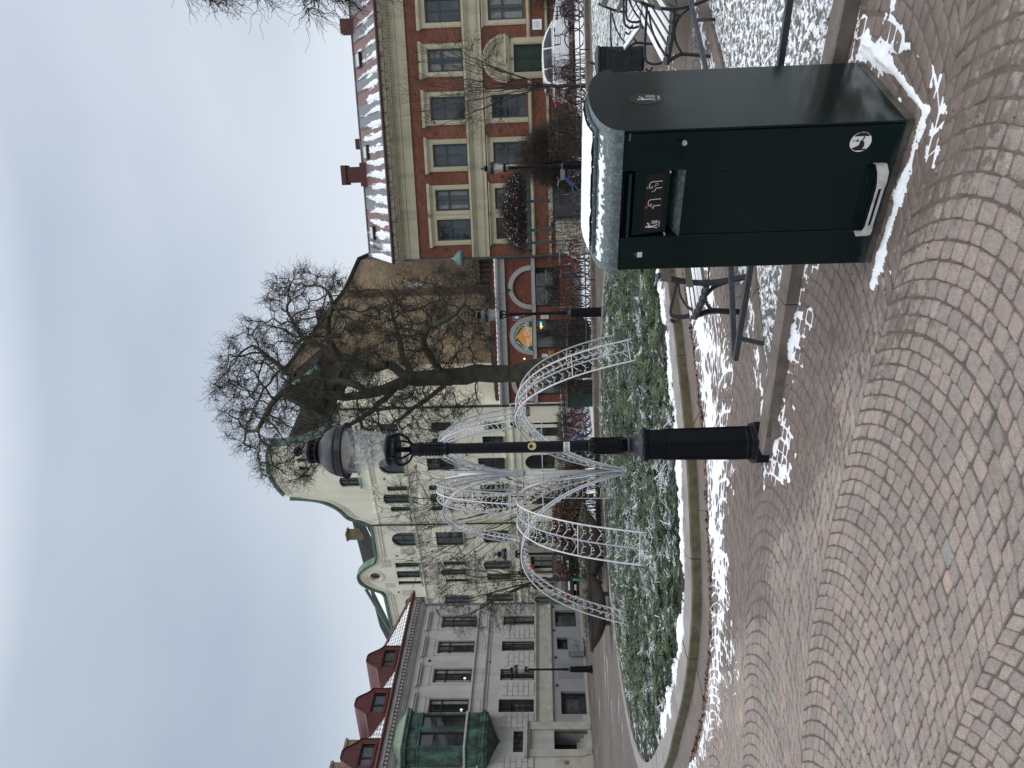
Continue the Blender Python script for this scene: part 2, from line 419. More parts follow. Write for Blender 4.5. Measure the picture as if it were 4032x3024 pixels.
def build_setts():
    dvec = np.array([-0.86, 0.51]); dvec /= np.linalg.norm(dvec); nvec = np.array([-dvec[1], dvec[0]]) * -1   # across the columns
    nvec = np.array([0.51, 0.86]) / np.hypot(0.51, 0.86)
    Wc, h = 1.4, 0.088; R = Wc / math.sqrt(2)
    NS = 18
    quads = []
    CL = np.array([tuple(p)[:2] for p in catmull([(7.5,-3.2,0),(4.5,-0.6,0),(2.5,1.1,0),(1.0,2.3,0),(0,3.0,0),(-1.0,3.68,0),(-1.9,4.16,0),(-2.7,4.36,0),(-3.6,4.5,0),(-5,4.66,0),(-8,4.9,0),(-12,5.2,0)], 24)])
    seg = np.hypot(*np.diff(CL, axis=0).T); sL = np.concatenate([[0], np.cumsum(seg)]); s0 = sL[np.argmin(np.hypot(CL[:, 0]+1.0, CL[:, 1]-3.68))]; sL = sL - s0
    TT = np.gradient(CL, axis=0); TT /= np.linalg.norm(TT, axis=1)[:, None]
    def warp(a, b_):
        x = np.interp(a, sL, CL[:, 0]); y = np.interp(a, sL, CL[:, 1]); tx = np.interp(a, sL, TT[:, 0]); ty = np.interp(a, sL, TT[:, 1])
        return np.stack([x + ty*b_, y - tx*b_], -1)
    for col in range(-3, 5):
        for k in range(-95, 120):
            ns = NS + int(rng.integers(-1, 2)); base = np.linspace(-PI/4, PI/4, ns + 1)
            cut = base.copy(); cut[1:-1] += rng.uniform(-0.2, 0.2, ns - 1) * (PI/2/ns)
            wob = rng.normal(0, 0.0022)
            for j in range(ns):
                quads.append([(k*h + h*(1-e) - R*math.cos(th) - wob, col*Wc + R*math.sin(th)) for th, e in ((cut[j], 0), (cut[j], 1), (cut[j+1], 1), (cut[j+1], 0))])
    Q = np.array(quads); Q[..., 0] += R
    Q = warp(Q[..., 0], Q[..., 1])
    cen = Q.mean(1); X, Y = cen[:, 0], cen[:, 1]
    keep = (Y > 1.9) & (Y < 10.2) & (np.abs(X) < 0.62 * Y + 1.3) & ~inpoly(X, Y, FOOT) & ~inpoly(X, Y, TRI_OUT)
    Q = Q[keep]; cen = cen[keep]; n = len(Q)
    # shrink by the joint, cut the corners, ring of 8 per stone
    e1 = Q[:, 1] - Q[:, 0]; L1 = np.linalg.norm(e1, axis=1)[:, None]; e2 = Q[:, 3] - Q[:, 0]; L2 = np.linalg.norm(e2, axis=1)[:, None]
    pts = cen[:, None] + (Q - cen[:, None]) * (1 - rng.uniform(0.07, 0.13, (n, 1, 1)))
    pts = pts + rng.normal(0, 0.0022, pts.shape)
    def ring(P, cutf, sc):
        P = cen[:, None] + (P - cen[:, None]) * sc; out = []
        for i in range(4):
            a, c0, d = P[:, (i-1) % 4], P[:, i], P[:, (i+1) % 4]
            out.append(c0 + (a - c0) * cutf[:, i:i+1]); out.append(c0 + (d - c0) * cutf[:, i:i+1])
        return np.stack(out, 1)
    cf = rng.uniform(0.05, 0.17, (n, 4))
    z0 = rng.normal(0, 0.0018, (n, 1)); tilt = rng.normal(0, 0.02, (n, 2))
    def lift(Rg, dz):
        z = z0 + ((Rg - cen[:, None]) * tilt[:, None]).sum(-1) + dz + rng.normal(0, 0.0006, Rg.shape[:2])
        return np.concatenate([Rg, z[..., None]], -1)
    r1 = lift(ring(pts, cf, 0.72), 0.0012); r2 = lift(ring(pts, cf, 0.92), -0.0006); r3 = lift(ring(pts, cf, 1.0), -0.005); r4 = lift(ring(pts, cf, 1.02), -0.026)
    V = np.concatenate([r1, r2, r3, r4], 1).reshape(-1, 3)
    fs = []
    ar = np.arange(n) * 32
    top = ar[:, None] + np.arange(8)[None]
    quad = []
    for r in range(3):
        for j in range(8):
            q = (j + 1) % 8; quad.append([r*8+8+j, r*8+8+q, r*8+q, r*8+j])
    quad = np.array(quad); qd = (ar[:, None, None] + quad[None]).reshape(-1, 4)
    me = bpy.data.meshes.new('granite_setts')
    loops = np.concatenate([top.reshape(-1), qd.reshape(-1)])
    starts = np.concatenate([np.arange(n) * 8, n * 8 + np.arange(len(qd)) * 4]); tot = np.concatenate([np.full(n, 8), np.full(len(qd), 4)])
    me.vertices.add(len(V)); me.vertices.foreach_set('co', V.reshape(-1))
    me.loops.add(len(loops)); me.loops.foreach_set('vertex_index', loops)
    me.polygons.add(len(starts)); me.polygons.foreach_set('loop_start', starts); me.polygons.foreach_set('loop_total', tot)
    me.update(calc_edges=True); me.validate()
    pal = np.array([(0.30, 0.268, 0.252), (0.325, 0.28, 0.262), (0.285, 0.265, 0.252), (0.315, 0.288, 0.27), (0.27, 0.25, 0.24), (0.335, 0.285, 0.265)])
    pc = pal[rng.integers(0, len(pal), n)] * rng.uniform(0.76, 0.92, (n, 1)) * np.array([1.02, 0.955, 0.90])
    odd = rng.random(n); pc[odd > 0.998] = (0.42, 0.32, 0.22); pc[(odd > 0.996) & (odd < 0.998)] = (0.34, 0.26, 0.22); pc[odd < 0.002] = (0.22, 0.22, 0.20)
    A = me.color_attributes.new('tone', 'FLOAT_COLOR', 'POINT')
    A.data.foreach_set('color', np.repeat(np.concatenate([pc, np.ones((n, 1))], 1), 32, 0).reshape(-1))
    F = me.attributes.new('film', 'FLOAT', 'POINT'); F.data.foreach_set('value', film_at(V[:, 0], V[:, 1]).astype(np.float32))
    me.polygons.foreach_set('use_smooth', [True] * len(me.polygons))
    me.materials.append(M_SETT)
    o = bpy.data.objects.new('pavement', me); COL.objects.link(o); struct(o)
    def joint_h(X, Y):
        z = -0.0085 + 0.0058*np.clip((film_at(X, Y)-0.35)/0.35, 0, 1) + (vn2.fbm(X*9, Y*9, 3)-0.5)*0.0025
        return np.where(inpoly(X, Y, TRI_IN), -0.05, z)
    struct(grid_mesh('pavement_joints', -8.5, 8.5, 1.4, 10.8, 0.03, joint_h, M_JOINT, -0.03))
build_setts()

# ------------------------------------------------------------------ snow
b = NB('snow'); v = b.obj()
c = b.ramp(b.noise(v, 25, 5), [(0.3, (0.74, 0.77, 0.82)), (0.7, (0.86, 0.88, 0.90))])
c = b.mix(b.ramp(b.noise(v, 55, 3, 0.7), [(0.70, 0.0), (0.76, 0.8)]), c, (0.10, 0.08, 0.07))
b.set(color=c, rough=0.6); b.b.inputs['Subsurface Weight'].default_value = 0.0; b.bump(b.noise(v, 80, 5, 0.7), 0.6, 0.006)
M_SNOW = b.m
BINP = [(1.08,3.32),(0.55,3.80),(1.0,4.33),(1.55,3.84)]
BIN_SNOW = [(0.44,3.78),(0.60,3.66),(0.93,3.37),(1.09,3.24),(1.31,3.44),(1.62,3.78)]
def snow_h(X, Y):
    n1 = vn.fbm(X*6, Y*6, 4) - 0.5; n2 = vn2.fbm(X*28, Y*28, 3) - 0.5; n3 = vn.fbm(X*1.5+9, Y*1.5, 3) - 0.5
    m_ = np.full(X.shape, -1.0)
    # band outside the kerb ring
    df = dpoly(X, Y, FOOT); inside = inpoly(X, Y, FOOT)
    lim = 0.95 + 0.30*np.clip((X+1.5)/2.0, 0, 1.2) - 0.75*np.clip((-X-2.6)/1.8, 0, 1)
    k1 = 0.46 - np.abs(df - lim*0.36)/(lim*0.80)
    k1 = np.where(inside, -1, k1); m_ = np.maximum(m_, k1*0.75 + 0.22 - 0.14*np.clip((-X-0.8)/3, 0, 1))
    # narrow ridge along the foot of the kerb, full of leaf litter
    m_ = np.maximum(m_, np.where(inside, -1, 0.50 - df/0.09) * 0.5)
    # ridge round the litter bin
    db = dpoly(X, Y, BIN_SNOW, False); m_ = np.maximum(m_, 0.62 - db/0.06)
    m_ = np.maximum(m_, 0.16 - np.abs(db-0.12)/0.30 + np.minimum(0, (X-1.0)*0.8))
    # along the near kerb of the planted triangle, and round the lamp base
    dt = dpoly(X, Y, TRI_OUT[:4], False); side = (Y < 5.5 - 0.62*(X+0.5))
    m_ = np.maximum(m_, np.where(side, 0.50 - dt/0.08, -1)); m_ = np.maximum(m_, np.where(side & (X < 0.9), 0.30 - dt/0.5, -1))
    dl = np.hypot(X+0.45, Y-5.45); m_ = np.maximum(m_, 0.30 - np.abs(dl-0.26)/0.34)
    # right of the bin: snow lies in the joints
    m_ = np.maximum(m_, np.where(side, np.minimum(0.36 - dt/0.9, 0.22) + np.minimum(0, (X-1.35)*2.0), -1))
    m_ = np.maximum(m_, np.where((X > 1.5) & side & (dt > 0.15) & (dt < 0.35), 0.12 + n1*0.4, -1))
    # behind the triangle
    dfar = dpoly(X, Y, TRI_OUT[8:] + TRI_OUT[:1], False)
    m_ = np.maximum(m_, np.where((~side), 0.30 - np.abs(dfar-0.22)/0.55, -1))
    m_ = np.where(inpoly(X, Y, TRI_OUT) | inside, -1, m_)
    g = m_ + n1*1.15 + n2*0.35 + n3*0.5
    z = -0.0115 + np.clip(g, 0, 0.10)*0.106 + np.clip(g-0.42, 0, 0.6)*0.055 + n2*0.003*(g > 0.05)
    z = z + np.where(db < 0.06, 0.006, 0) * (g > 0.1)
    return np.where(m_ <= -0.9, -0.03, z)
o = grid_mesh('snow', -4.8, 4.2, 2.7, 10.2, 0.013, snow_h, M_SNOW)
struct(o, 'stuff')
# thin snow on the far strip
def far_snow(X, Y):
    n1 = vn.fbm(X*1.1, Y*1.6, 4) - 0.5
    e = np.minimum((Y - 24.35)/0.25, (33.5 - Y)/1.5)
    return -0.02 + np.clip(np.minimum(e, 1) + n1*1.2 - 0.05, 0, 1)*0.035
o = grid_mesh('snow', -6.5, 24, 23.8, 34.0, 0.12, far_snow, M_SNOW, -0.015); struct(o, 'stuff')
b = NB('snowy_grass'); v = b.obj()
f = b.ramp(b.noise(b.map(v, (5, 2, 2)), 3.0, 6, 0.75), [(0.44, 0.0), (0.56, 1.0)])
g_ = b.ramp(b.noise(v, 3, 4), [(0.3, (0.03, 0.05, 0.02)), (0.7, (0.07, 0.09, 0.035))])
b.set(color=b.mix(f, (0.76, 0.79, 0.83), g_), rough=0.8); b.bump(b.noise(v, 60, 4), 0.5, 0.02)
M_SNGR = b.m
LAWN = [(6.2,12.5),(9.5,12.4),(16,12.6),(20,21.6),(7.6,21.6),(6.2,17.5)]
def lawn_h(X, Y):
    d = dpoly(X, Y, LAWN); i = inpoly(X, Y, LAWN)
    return np.where(i, 0.02 + np.clip(d, 0, 0.4)*0.2 + (vn.fbm(X*3, Y*3, 4)-0.5)*0.05, -0.1)
struct(grid_mesh('lawn', 6, 20.5, 12, 22, 0.12, lawn_h, M_SNGR, -0.05))

# ------------------------------------------------------------------ kerb ring and bed
M_KTOP = mat('kerb_granite', (0.27, 0.255, 0.24), 0.6, 0.2, 8, 0.4, 90, dirt=(0.14, 0.12, 0.10, 0.7), dscale=4)
M_MOSS = mat('mossy_granite', (0.098, 0.088, 0.045), 0.8, 0.35, 9, 0.5, 70, dirt=(0.15, 0.135, 0.115, 0.8), dscale=6)
M_FOOT = mat('foot_granite', (0.135, 0.11, 0.095), 0.55, 0.18, 12, 0.3, 100, dirt=(0.20, 0.17, 0.15, 0.6), dscale=2)
def sweep_blocks(poly, prof, mis, mats, name, closed=True, blk=1.0, gap=0.006, sgn=1):
    """kerb stones of about blk metres with open joints, swept along poly; prof = (inward offset, z)"""
    n = len(poly); P = [Vector(p) for p in poly]
    cum = [0]
    rng_ = n if closed else n - 1
    for i in range(rng_): cum.append(cum[-1] + (P[(i+1) % n] - P[i]).length)
    tot = cum[-1]; mbk = MB()
    def at(s):
        s = max(0, min(s, tot - 1e-6)) if not closed else s % tot
        i = 0
        lo, hi = 0, len(cum) - 1
        while hi - lo > 1:
            mid = (lo + hi) // 2
            if cum[mid] <= s: lo = mid
            else: hi = mid
        i = lo; t = (s - cum[i]) / max(1e-9, cum[i+1] - cum[i])
        a, c0 = P[i % n], P[(i+1) % n]; tn = (c0 - a).normalized()
        # smoothed tangent
        a0 = P[(i-1) % n] if closed or i > 0 else a; c1 = P[(i+2) % n] if closed or i < n - 2 else c0
        t0 = (c0 - a0).normalized(); t1 = (c1 - a).normalized(); tn = (t0*(1-t) + t1*t).normalized()
        return a.lerp(c0, t), Vector((tn.y, -tn.x)) * sgn
    s = 0.0
    while s < tot - 0.05:
        L = min(blk * random.uniform(0.9, 1.1), tot - s); sub = max(2, int(L / 0.25)); dz = random.uniform(-0.004, 0.004); do = random.uniform(-0.004, 0.004)
        base = len(mbk.v); k = len(prof)
        for q in range(sub + 1):
            p, nr = at(s + gap + (L - 2*gap) * q / sub)
            for o_, z in prof: mbk.v.append((p.x + nr.x*(o_+do), p.y + nr.y*(o_+do), z + (dz if z > 0.001 else 0)))
        for q in range(sub):
            for j in range(k - 1):
                a = base + q*k + j; mbk.f.append([a, a+1, a+k+1, a+k]); mbk.mi.append(mis[j])
        for q in (0, sub):
            mbk.f.append([base + q*k + j for j in range(k)][::(1 if q else -1)]); mbk.mi.append(mis[0])
        s += L
    return mbk.build(name, mats, fix=True)
KP = [(0, -0.02), (0.0, 0.095), (0.012, 0.112), (0.03, 0.118), (0.34, 0.125), (0.35, 0.0)]
o = sweep_blocks(bedc, KP, [1, 1, 0, 0, 0], [M_KTOP, M_MOSS], 'kerb', True, 1.25, 0.005, SGN); struct(o)
o = sweep_blocks(bedc, [(-0.43, -0.02), (-0.43, -0.001), (-0.425, 0.003), (0.0, 0.006)], [0, 0, 0], [M_FOOT], 'kerb_footing', True, 1.0, 0.004, SGN); struct(o)
# triangle kerbs
M_K2 = mat('path_kerb_granite', (0.15, 0.125, 0.105), 0.6, 0.2, 8, 0.5, 90, dirt=(0.07, 0.055, 0.045, 0.8), dscale=5)
def line_pts(pl, step=0.3):
    out = []
    for a, c0 in zip(pl[:-1], pl[1:]):
        a = Vector(a); c0 = Vector(c0); k = max(1, int((c0-a).length/step))
        out += [tuple(a.lerp(c0, i/k)) for i in range(k)]
    return out + [tuple(pl[-1])]
def sm(pl): return [tuple(p)[:2] for p in catmull([(x, y, 0) for x, y in pl], 5)]
NEARK = line_pts([(-0.55,5.47),(0.67,4.77),(1.87,3.84),(3.0,2.85),(4.2,1.8)], 0.25)
FARK = sm([(-0.45,5.44),(0.83,5.86),(1.8,6.22),(2.72,6.78),(3.66,7.5),(4.9,8.6),(6.2,9.5)])
struct(sweep_blocks(NEARK, [(0, -0.02), (0, 0.075), (0.01, 0.083), (0.14, 0.085), (0.15, 0.0)], [0]*4, [M_K2], 'kerb', False, 1.1, 0.004, -1))
struct(sweep_blocks(FARK, [(0, -0.02), (0, 0.04), (0.01, 0.046), (0.15, 0.046), (0.16, 0.0)], [0]*4, [M_K2], 'kerb', False, 1.1, 0.004, 1))
# low kerb beyond the bed, in front of the snowy strip
struct(sweep_blocks(line_pts([(-7, 24.2), (24, 24.0)], 1.0), [(0, -0.02), (0, 0.10), (0.02, 0.12), (0.25, 0.12), (0.25, 0.0)], [0]*4, [M_K2], 'kerb', False, 1.5, 0.006, -1))
# planted triangle under snow
b = NB('snow_over_ground_cover'); v = b.obj()
f = b.ramp(b.noise(v, 17, 6, 0.72), [(0.47, 0.0), (0.51, 1.0)])
f2 = b.ramp(b.noise(v, 48, 3, 0.7), [(0.56, 0.0), (0.60, 1.0)])
dk = b.ramp(b.noise(v, 9, 4), [(0.35, (0.012, 0.015, 0.008)), (0.6, (0.04, 0.045, 0.02)), (0.75, (0.09, 0.05, 0.03))])
c = b.mix(b.math('MAXIMUM', b.math('MULTIPLY', f, 0.9), b.math('MULTIPLY', f2, 0.75)), (0.80, 0.82, 0.86), dk)
b.set(color=c, rough=0.75); b.bump(b.noise(v, 40, 5, 0.7), -0.8, 0.02)
M_SNBED = b.m
def tri_h(X, Y):
    d = dpoly(X, Y, TRI_IN); i = inpoly(X, Y, TRI_IN)
    return np.where(i | (d < 0.03), 0.02 + np.clip(d, 0, 0.15)*0.25*i + (vn.fbm(X*22, Y*22, 4)-0.5)*0.035, -0.1)
struct(grid_mesh('snow_bed', -0.4, 7.4, 2.8, 9.2, 0.022, tri_h, M_SNBED, -0.05), 'stuff')
# dead leaves and stalks standing out of the snow, and litter in the gutters
b = NB('dead_leaves'); v = b.obj()
b.set(color=b.ramp(b.noise(v, 3, 3), [(0.3, (0.06, 0.025, 0.015)), (0.5, (0.13, 0.06, 0.035)), (0.7, (0.20, 0.11, 0.06))]), rough=0.8)
M_LEAF = b.m
M_STALK = mat('dark_stalks', (0.02, 0.022, 0.012), 0.8, 0.4, 20)
def scatter(n, box, test, size, zc, name, mats, flat=0.35, asp=(0.35, 0.8), stalk=0.5, seed=1):
    r = np.random.default_rng(seed + n); mbk = MB(); X = np.zeros(0); Y = np.zeros(0)
    for _ in range(60):
        x = r.uniform(box[0], box[1], 20000); y = r.uniform(box[2], box[3], 20000); k = test(x, y, r)
        X = np.concatenate([X, x[k]]); Y = np.concatenate([Y, y[k]])
        if len(X) >= n: break
    for x, y in zip(X[:n], Y[:n]):
        s = r.uniform(*size); a = r.uniform(0, 2*PI); el_ = r.uniform(-flat, flat)
        d = Vector((math.cos(a), math.sin(a), el_)) * s; w = Vector((-math.sin(a), math.cos(a), r.uniform(-flat, flat))) * s * r.uniform(*asp)
        z = zc + abs(el_)*s + 0.003; c = Vector((x, y, z))
        if r.random() < stalk:
            mbk.cur = 1; w *= 0.14
            mbk.add([c - d*0.6 - w, c + d*0.9, c - d*0.6 + w], [(0, 1, 2)])
        else:
            mbk.cur = 0
            k = c + Vector((0, 0, s*0.15))
            mbk.add([c - d, c - d*0.3 + w, c + d*0.5 + w*0.8, c + d*1.1, c + d*0.4 - w*0.9, c - d*0.4 - w*0.8, k], [(0,1,6),(1,2,6),(2,3,6),(3,4,6),(4,5,6),(5,0,6)])
    return struct(mbk.build(name, mats), 'stuff')
_tri1 = lambda x, y, r: inpoly(x, y, TRI_IN) & (y < 0.55*x + 6.5)
scatter(2600, (-0.2, 5.5, 3.0, 8), _tri1, (0.006, 0.022), 0.035, 'ground_cover', [M_STALK, M_STALK], 0.8, (0.2, 0.6), 0.55)
scatter(55, (-0.2, 5.5, 3.0, 8), _tri1, (0.018, 0.04), 0.045, 'dead_leaves', [M_LEAF, M_STALK], 0.3, (0.35, 0.7), 0.2)
_gut = lambda x, y, r: (~inpoly(x, y, FOOT)) & (dpoly(x, y, FOOT) < np.abs(r.normal(0, 0.05, x.shape)))
scatter(1500, (-4.5, 2.5, 7.4, 10), _gut, (0.008, 0.028), 0.006, 'dead_leaves', [M_LEAF, M_STALK], 0.6, (0.35, 0.8), 0.15)
_nk = lambda x, y, r: (~inpoly(x, y, TRI_OUT)) & (y < 5.6 - 0.62*(x+0.5)) & (dpoly(x, y, TRI_OUT[:4], False) < np.abs(r.normal(0, 0.16, x.shape)))
scatter(420, (-0.7, 3, 2.5, 5.6), _nk, (0.003, 0.010), 0.002, 'dead_leaves', [M_LEAF, M_STALK], 0.4, (0.4, 0.9), 0.2)
scatter(1500, (-3.5, 1.2, 2.6, 7.6), lambda x, y, r: (y + 1.25*x > 3.7) & (r.random(x.shape) < 0.25 + 0.75*(vn.fbm(x*1.3, y*1.3, 3) > 0.55)) & (~inpoly(x, y, TRI_OUT)) & (~inpoly(x, y, FOOT)), (0.0015, 0.005), 0.003, 'debris', [M_STALK, M_STALK], 0.4, (0.5, 1), 0.1)
# ------------------------------------------------------------------ fir cover of the bed
b = NB('bed_soil'); v = b.obj()
f = b.ramp(b.noise(b.map(v, (1, 1, 1)), 5, 6, 0.75), [(0.55, 0.0), (0.60, 1.0)])
gr = b.ramp(b.noise(v, 6, 5, 0.7), [(0.3, (0.006, 0.012, 0.006)), (0.7, (0.02, 0.035, 0.015))])
b.set(color=b.mix(f, gr, (0.75, 0.78, 0.82)), rough=0.9); b.bump(b.noise(v, 22, 5, 0.75), 1.0, 0.03)
def bed_h(X, Y):
    i = inpoly(X, Y, TOPIN); d = dpoly(X, Y, TOPIN)
    return np.where(i, 0.10 + np.clip(d, 0, 1.5)*0.045 + (vn.fbm(X*3, Y*3, 4)-0.5)*0.08, -0.1)
struct(grid_mesh('planting_bed', -7.2, 4.1, 8.0, 21.7, 0.08, bed_h, b.m, -0.05))
# snow rim on the inner kerb
def rim_h(X, Y):
    i = inpoly(X, Y, bedc); d = dpoly(X, Y, bedc)
    n1 = vn.fbm(X*3.5, Y*3.5, 4) - 0.5; n2 = vn2.fbm(X*18, Y*18, 3) - 0.5
    near = np.clip((13.5 - Y)/3.0, 0.0, 1)
    g = 0.13 - np.abs(d - 0.38)/0.50 + n1*0.75 + n2*0.4 + near*0.04
    g = np.where(d < 0.05, -0.2, g) - np.clip((-X - 4.6)/1.5, 0, 0.5)
    return np.where(i & (d < 0.75), 0.114 + np.clip(g, 0, 0.25)*0.16 + np.clip(d-0.33, 0, 0.4)*0.05 + n2*0.008*(g > 0) , -0.1) - np.where(g <= 0, 0.3, 0)
struct(grid_mesh('snow', -6.6, 3.4, 8.0, 15.0, 0.02, rim_h, M_SNOW, 0.1), 'stuff')

b = NB('fir_needles')
at = b.n('ShaderNodeAttribute', attribute_name='tone')
b.set(color=b.mix(1.0, at.outputs['Color'], b.ramp(b.noise(b.obj(), 3, 4), [(0.3, 0.65), (0.7, 1.3)]), 'MULTIPLY'), rough=0.6)
M_FIR = b.m
def build_fir(n, name, poly_in, box, zf, tones, lmin=0.18, lmax=0.42, seed=5, group=None, snowfrac=0.12):
    r = np.random.default_rng(seed); V = []; F = []; C = []
    pts = []
    while len(pts) < n:
        x = r.uniform(box[0], box[1], 4000); y = r.uniform(box[2], box[3], 4000)
        k = inpoly(x, y, poly_in) & (r.random(4000) < np.clip(2.2 - (y-8)/5.5, 0.28, 1))
        pts += list(zip(x[k], y[k]))
    pts = np.array(pts[:n]); ZZ = zf(pts[:, 0], pts[:, 1]); SN = vn2.fbm(pts[:, 0]*1.6, pts[:, 1]*2.2, 3)
    for (x, y), zz_, sn_ in zip(pts, ZZ, SN):
        s = r.uniform(lmin, lmax); a = r.uniform(0, 2*PI); z0 = zz_ + r.uniform(-0.01, 0.05)
        d = np.array([math.cos(a), math.sin(a), r.uniform(-0.15, 0.45)]); w = np.array([-math.sin(a), math.cos(a), r.uniform(-0.25, 0.25)])
        snow = (r.random() + (sn_-0.5)*2.6) > 1 - snowfrac
        s = s*(0.6 if snow else 1.0); col = np.array((0.66, 0.69, 0.72)) if snow else np.array(tones[r.integers(0, len(tones))]) * r.uniform(0.6, 1.5)
        P = np.array([x, y, z0]) - d*s*0.4
        m_ = 7 if y < 12 else 5
        hw = s*0.30
        for q in range(m_):
            t = (q + 0.3) / m_; o = P + d*s*t; o[2] -= t*t*s*0.25
            L = hw * (1 - 0.55*t); wd = d * s * 0.036
            for sg in (-1, 1):
                tip = o + w*sg*L + d*s*0.16 + np.array([0, 0, r.uniform(-0.02, 0.02)])
                b0 = len(V); V += [o - wd, o + wd, tip]; F.append((b0, b0+1, b0+2))
                C += [col]*3
        b0 = len(V); V += [P, P + d*s*1.05 + w*0.008, P + d*s*1.05 - w*0.008]; F.append((b0, b0+1, b0+2)); C += [col*0.8]*3
    V = np.array(V); F = np.array(F); me = bpy.data.meshes.new(name)
    me.vertices.add(len(V)); me.vertices.foreach_set('co', V.reshape(-1)); me.loops.add(F.size); me.loops.foreach_set('vertex_index', F.reshape(-1))
    me.polygons.add(len(F)); me.polygons.foreach_set('loop_start', np.arange(len(F))*3); me.polygons.foreach_set('loop_total', np.full(len(F), 3)); me.update(calc_edges=True)
    A = me.color_attributes.new('tone', 'FLOAT_COLOR', 'POINT'); A.data.foreach_set('color', np.concatenate([np.array(C), np.ones((len(C), 1))], 1).reshape(-1))
    me.materials.append(M_FIR); o = bpy.data.objects.new(name, me); COL.objects.link(o); return o
FIRPOLY = offset(bedc, 0.62*SGN)
FIRPOLY = [(x if not (x < -5.6) else -5.6 + (x+5.6)*0.35, y) for x, y in FIRPOLY]
o = build_fir(9000, 'fir_branches', FIRPOLY, (-7, 4, 8, 21), lambda X, Y: bed_h(X, Y),
              [(0.045, 0.085, 0.022), (0.065, 0.105, 0.026), (0.03, 0.06, 0.025), (0.025, 0.05, 0.032), (0.09, 0.115, 0.035), (0.05, 0.075, 0.04)])
struct(o, 'stuff')

# ------------------------------------------------------------------ illuminated fountain frame
M_ROPE = mat('clear_rope_light', (0.60, 0.62, 0.65), 0.3, 0.08, 8)
M_ROPE2 = mat('grey_rope_light', (0.36, 0.385, 0.44), 0.3, 0.1, 8)
M_ALU = mat('grey_tube', (0.36, 0.38, 0.38), 0.4, 0.1, 10)
M_NET = mat('white_wire', (0.62, 0.62, 0.60), 0.5, 0.05, 10)
M_BULB = mat('warm_bulb', (1.0, 0.6, 0.3), 0.4, 0.0, 10, emis=(1.0, 0.55, 0.25), es=0.8)
FX, FY = -1.64, 13.95
ft = thing('light_fountain', 'fountain shaped frame of white rope lights with arching jets on the round planting bed', 'light decoration', (FX, FY, 0.15))
FZ0 = 0.15
mb = MB(); mb.tube([(0, 0, 0), (0, 0, 1.98)], 0.045, 10); mb.build('pole', M_ALU, ft, True)
mb = MB(); mb.tube([(0, 0, 1.96), (0, 0, 3.1)], 0.022, 8); mb.build('upper_pole', M_ROPE, ft, True)
mb = MB(); mb.lathe([(0.03, 1.9), (0.07, 1.9), (0.07, 2.0), (0.03, 2.0)], 12); mb.build('collar', M_ALU, ft)
ARC = [(0.012, 0), (.035, .16), (.09, .40), (.165, .62), (.26, .81), (.37, .93), (.50, 1.0), (.61, .985), (.71, .90), (.80, .75), (.885, .52), (.95, .26), (1.0, 0)]
def arm(ang, R, z0, Zp, wid, zend=0.0):
    A = catmull([(r*R, 0, z0 + z*(Zp-z0) + (zend*max(0, r-0.5)*2 if True else 0)) for r, z in ARC], 4)
    ca, sa = math.cos(ang), math.sin(ang); ropes = []
    for k in (-1, 0, 1):
        pts = []
        for p in A:
            t = p.x / R; w = k * wid * (0.10 + 0.90 * min(1, t*1.25)**0.9)
            pts.append(Vector((ca*p.x - sa*w, sa*p.x + ca*w, p.z)))
        ropes.append(pts)
        mb = MB(); mb.tube(pts, 0.0128, 7); mb.build('rope_light', M_ROPE2 if (k == 0) != (R < 2) else M_ROPE, ft, True)
    n = len(A)
    for q in (int(n*0.5), int(n*0.66), int(n*0.82), n - 2):
        mb = MB(); mb.tube([ropes[0][q], ropes[1][q], ropes[2][q]], 0.009, 5); mb.build('crossbar', M_ROPE, ft, True)
    net = MB(); bulb = MB()
    step = 2
    for q in range(5, n - 1, 1):
        for u, w in ((0, 1), (1, 2)):
            a, c0 = ropes[u][q], ropes[w][q]
            L = (a - c0).length
            if L < 0.05: continue
            pp = []
            for j in range(6):
                t = j/5; p = a.lerp(c0, t); p.z -= 0.02 + 0.10*math.sin(PI*t)*random.uniform(0.4, 1.0)*min(1, L*3)
                p += Vector((random.uniform(-.008, .008),)*3); pp.append(p)
            net.tube(pp, 0.0042, 4, cap=False)
            for j in (1, 2, 3, 4):
                if random.random() < 0.8:
                    e_ = pp[j] + Vector((random.uniform(-.02, .02), random.uniform(-.02, .02), -random.uniform(0.02, 0.05)))
                    net.tube([pp[j], e_], [0.004, 0.006], 4)
                    if random.random() < 0.10: bulb.sphere(e_, 0.008, 6, 4)
    for rp in ropes: net.tube([p + Vector((0, 0, -0.016)) for p in rp[4:]], 0.004, 4, cap=False)
    nb_ = net.build('light_net', M_NET, ft)
    if bulb.v: bulb.build('bulb', M_BULB, nb_)
    mb = MB(); q = 2
    for k in (0, 2): mb.box(-0.025, 0.025, -0.04, 0.04, -0.05, 0.05, Matrix.Translation(ropes[k][1]) @ Matrix.Rotation(ang, 4, 'Z'))
    mb.build('plug_box', M_ALU, ft)
    return ropes
for a in (-107, -41, 31, 103, 171):
    arm(math.radians(a), 2.85, 0.0, 1.97, 0.27)
for a in (-107, -38, 31, 103, 171):
    arm(math.radians(a), 1.28, 2.0, 3.40, 0.19)
mb = MB()
for a in range(0, 360, 72):
    for z in (1.55,): mb.tube([(0, 0, z), (1.1*math.cos(math.radians(a-40)), 1.1*math.sin(math.radians(a-40)), z)], 0.008, 5)
mb.build('brace', M_ROPE, ft, True)

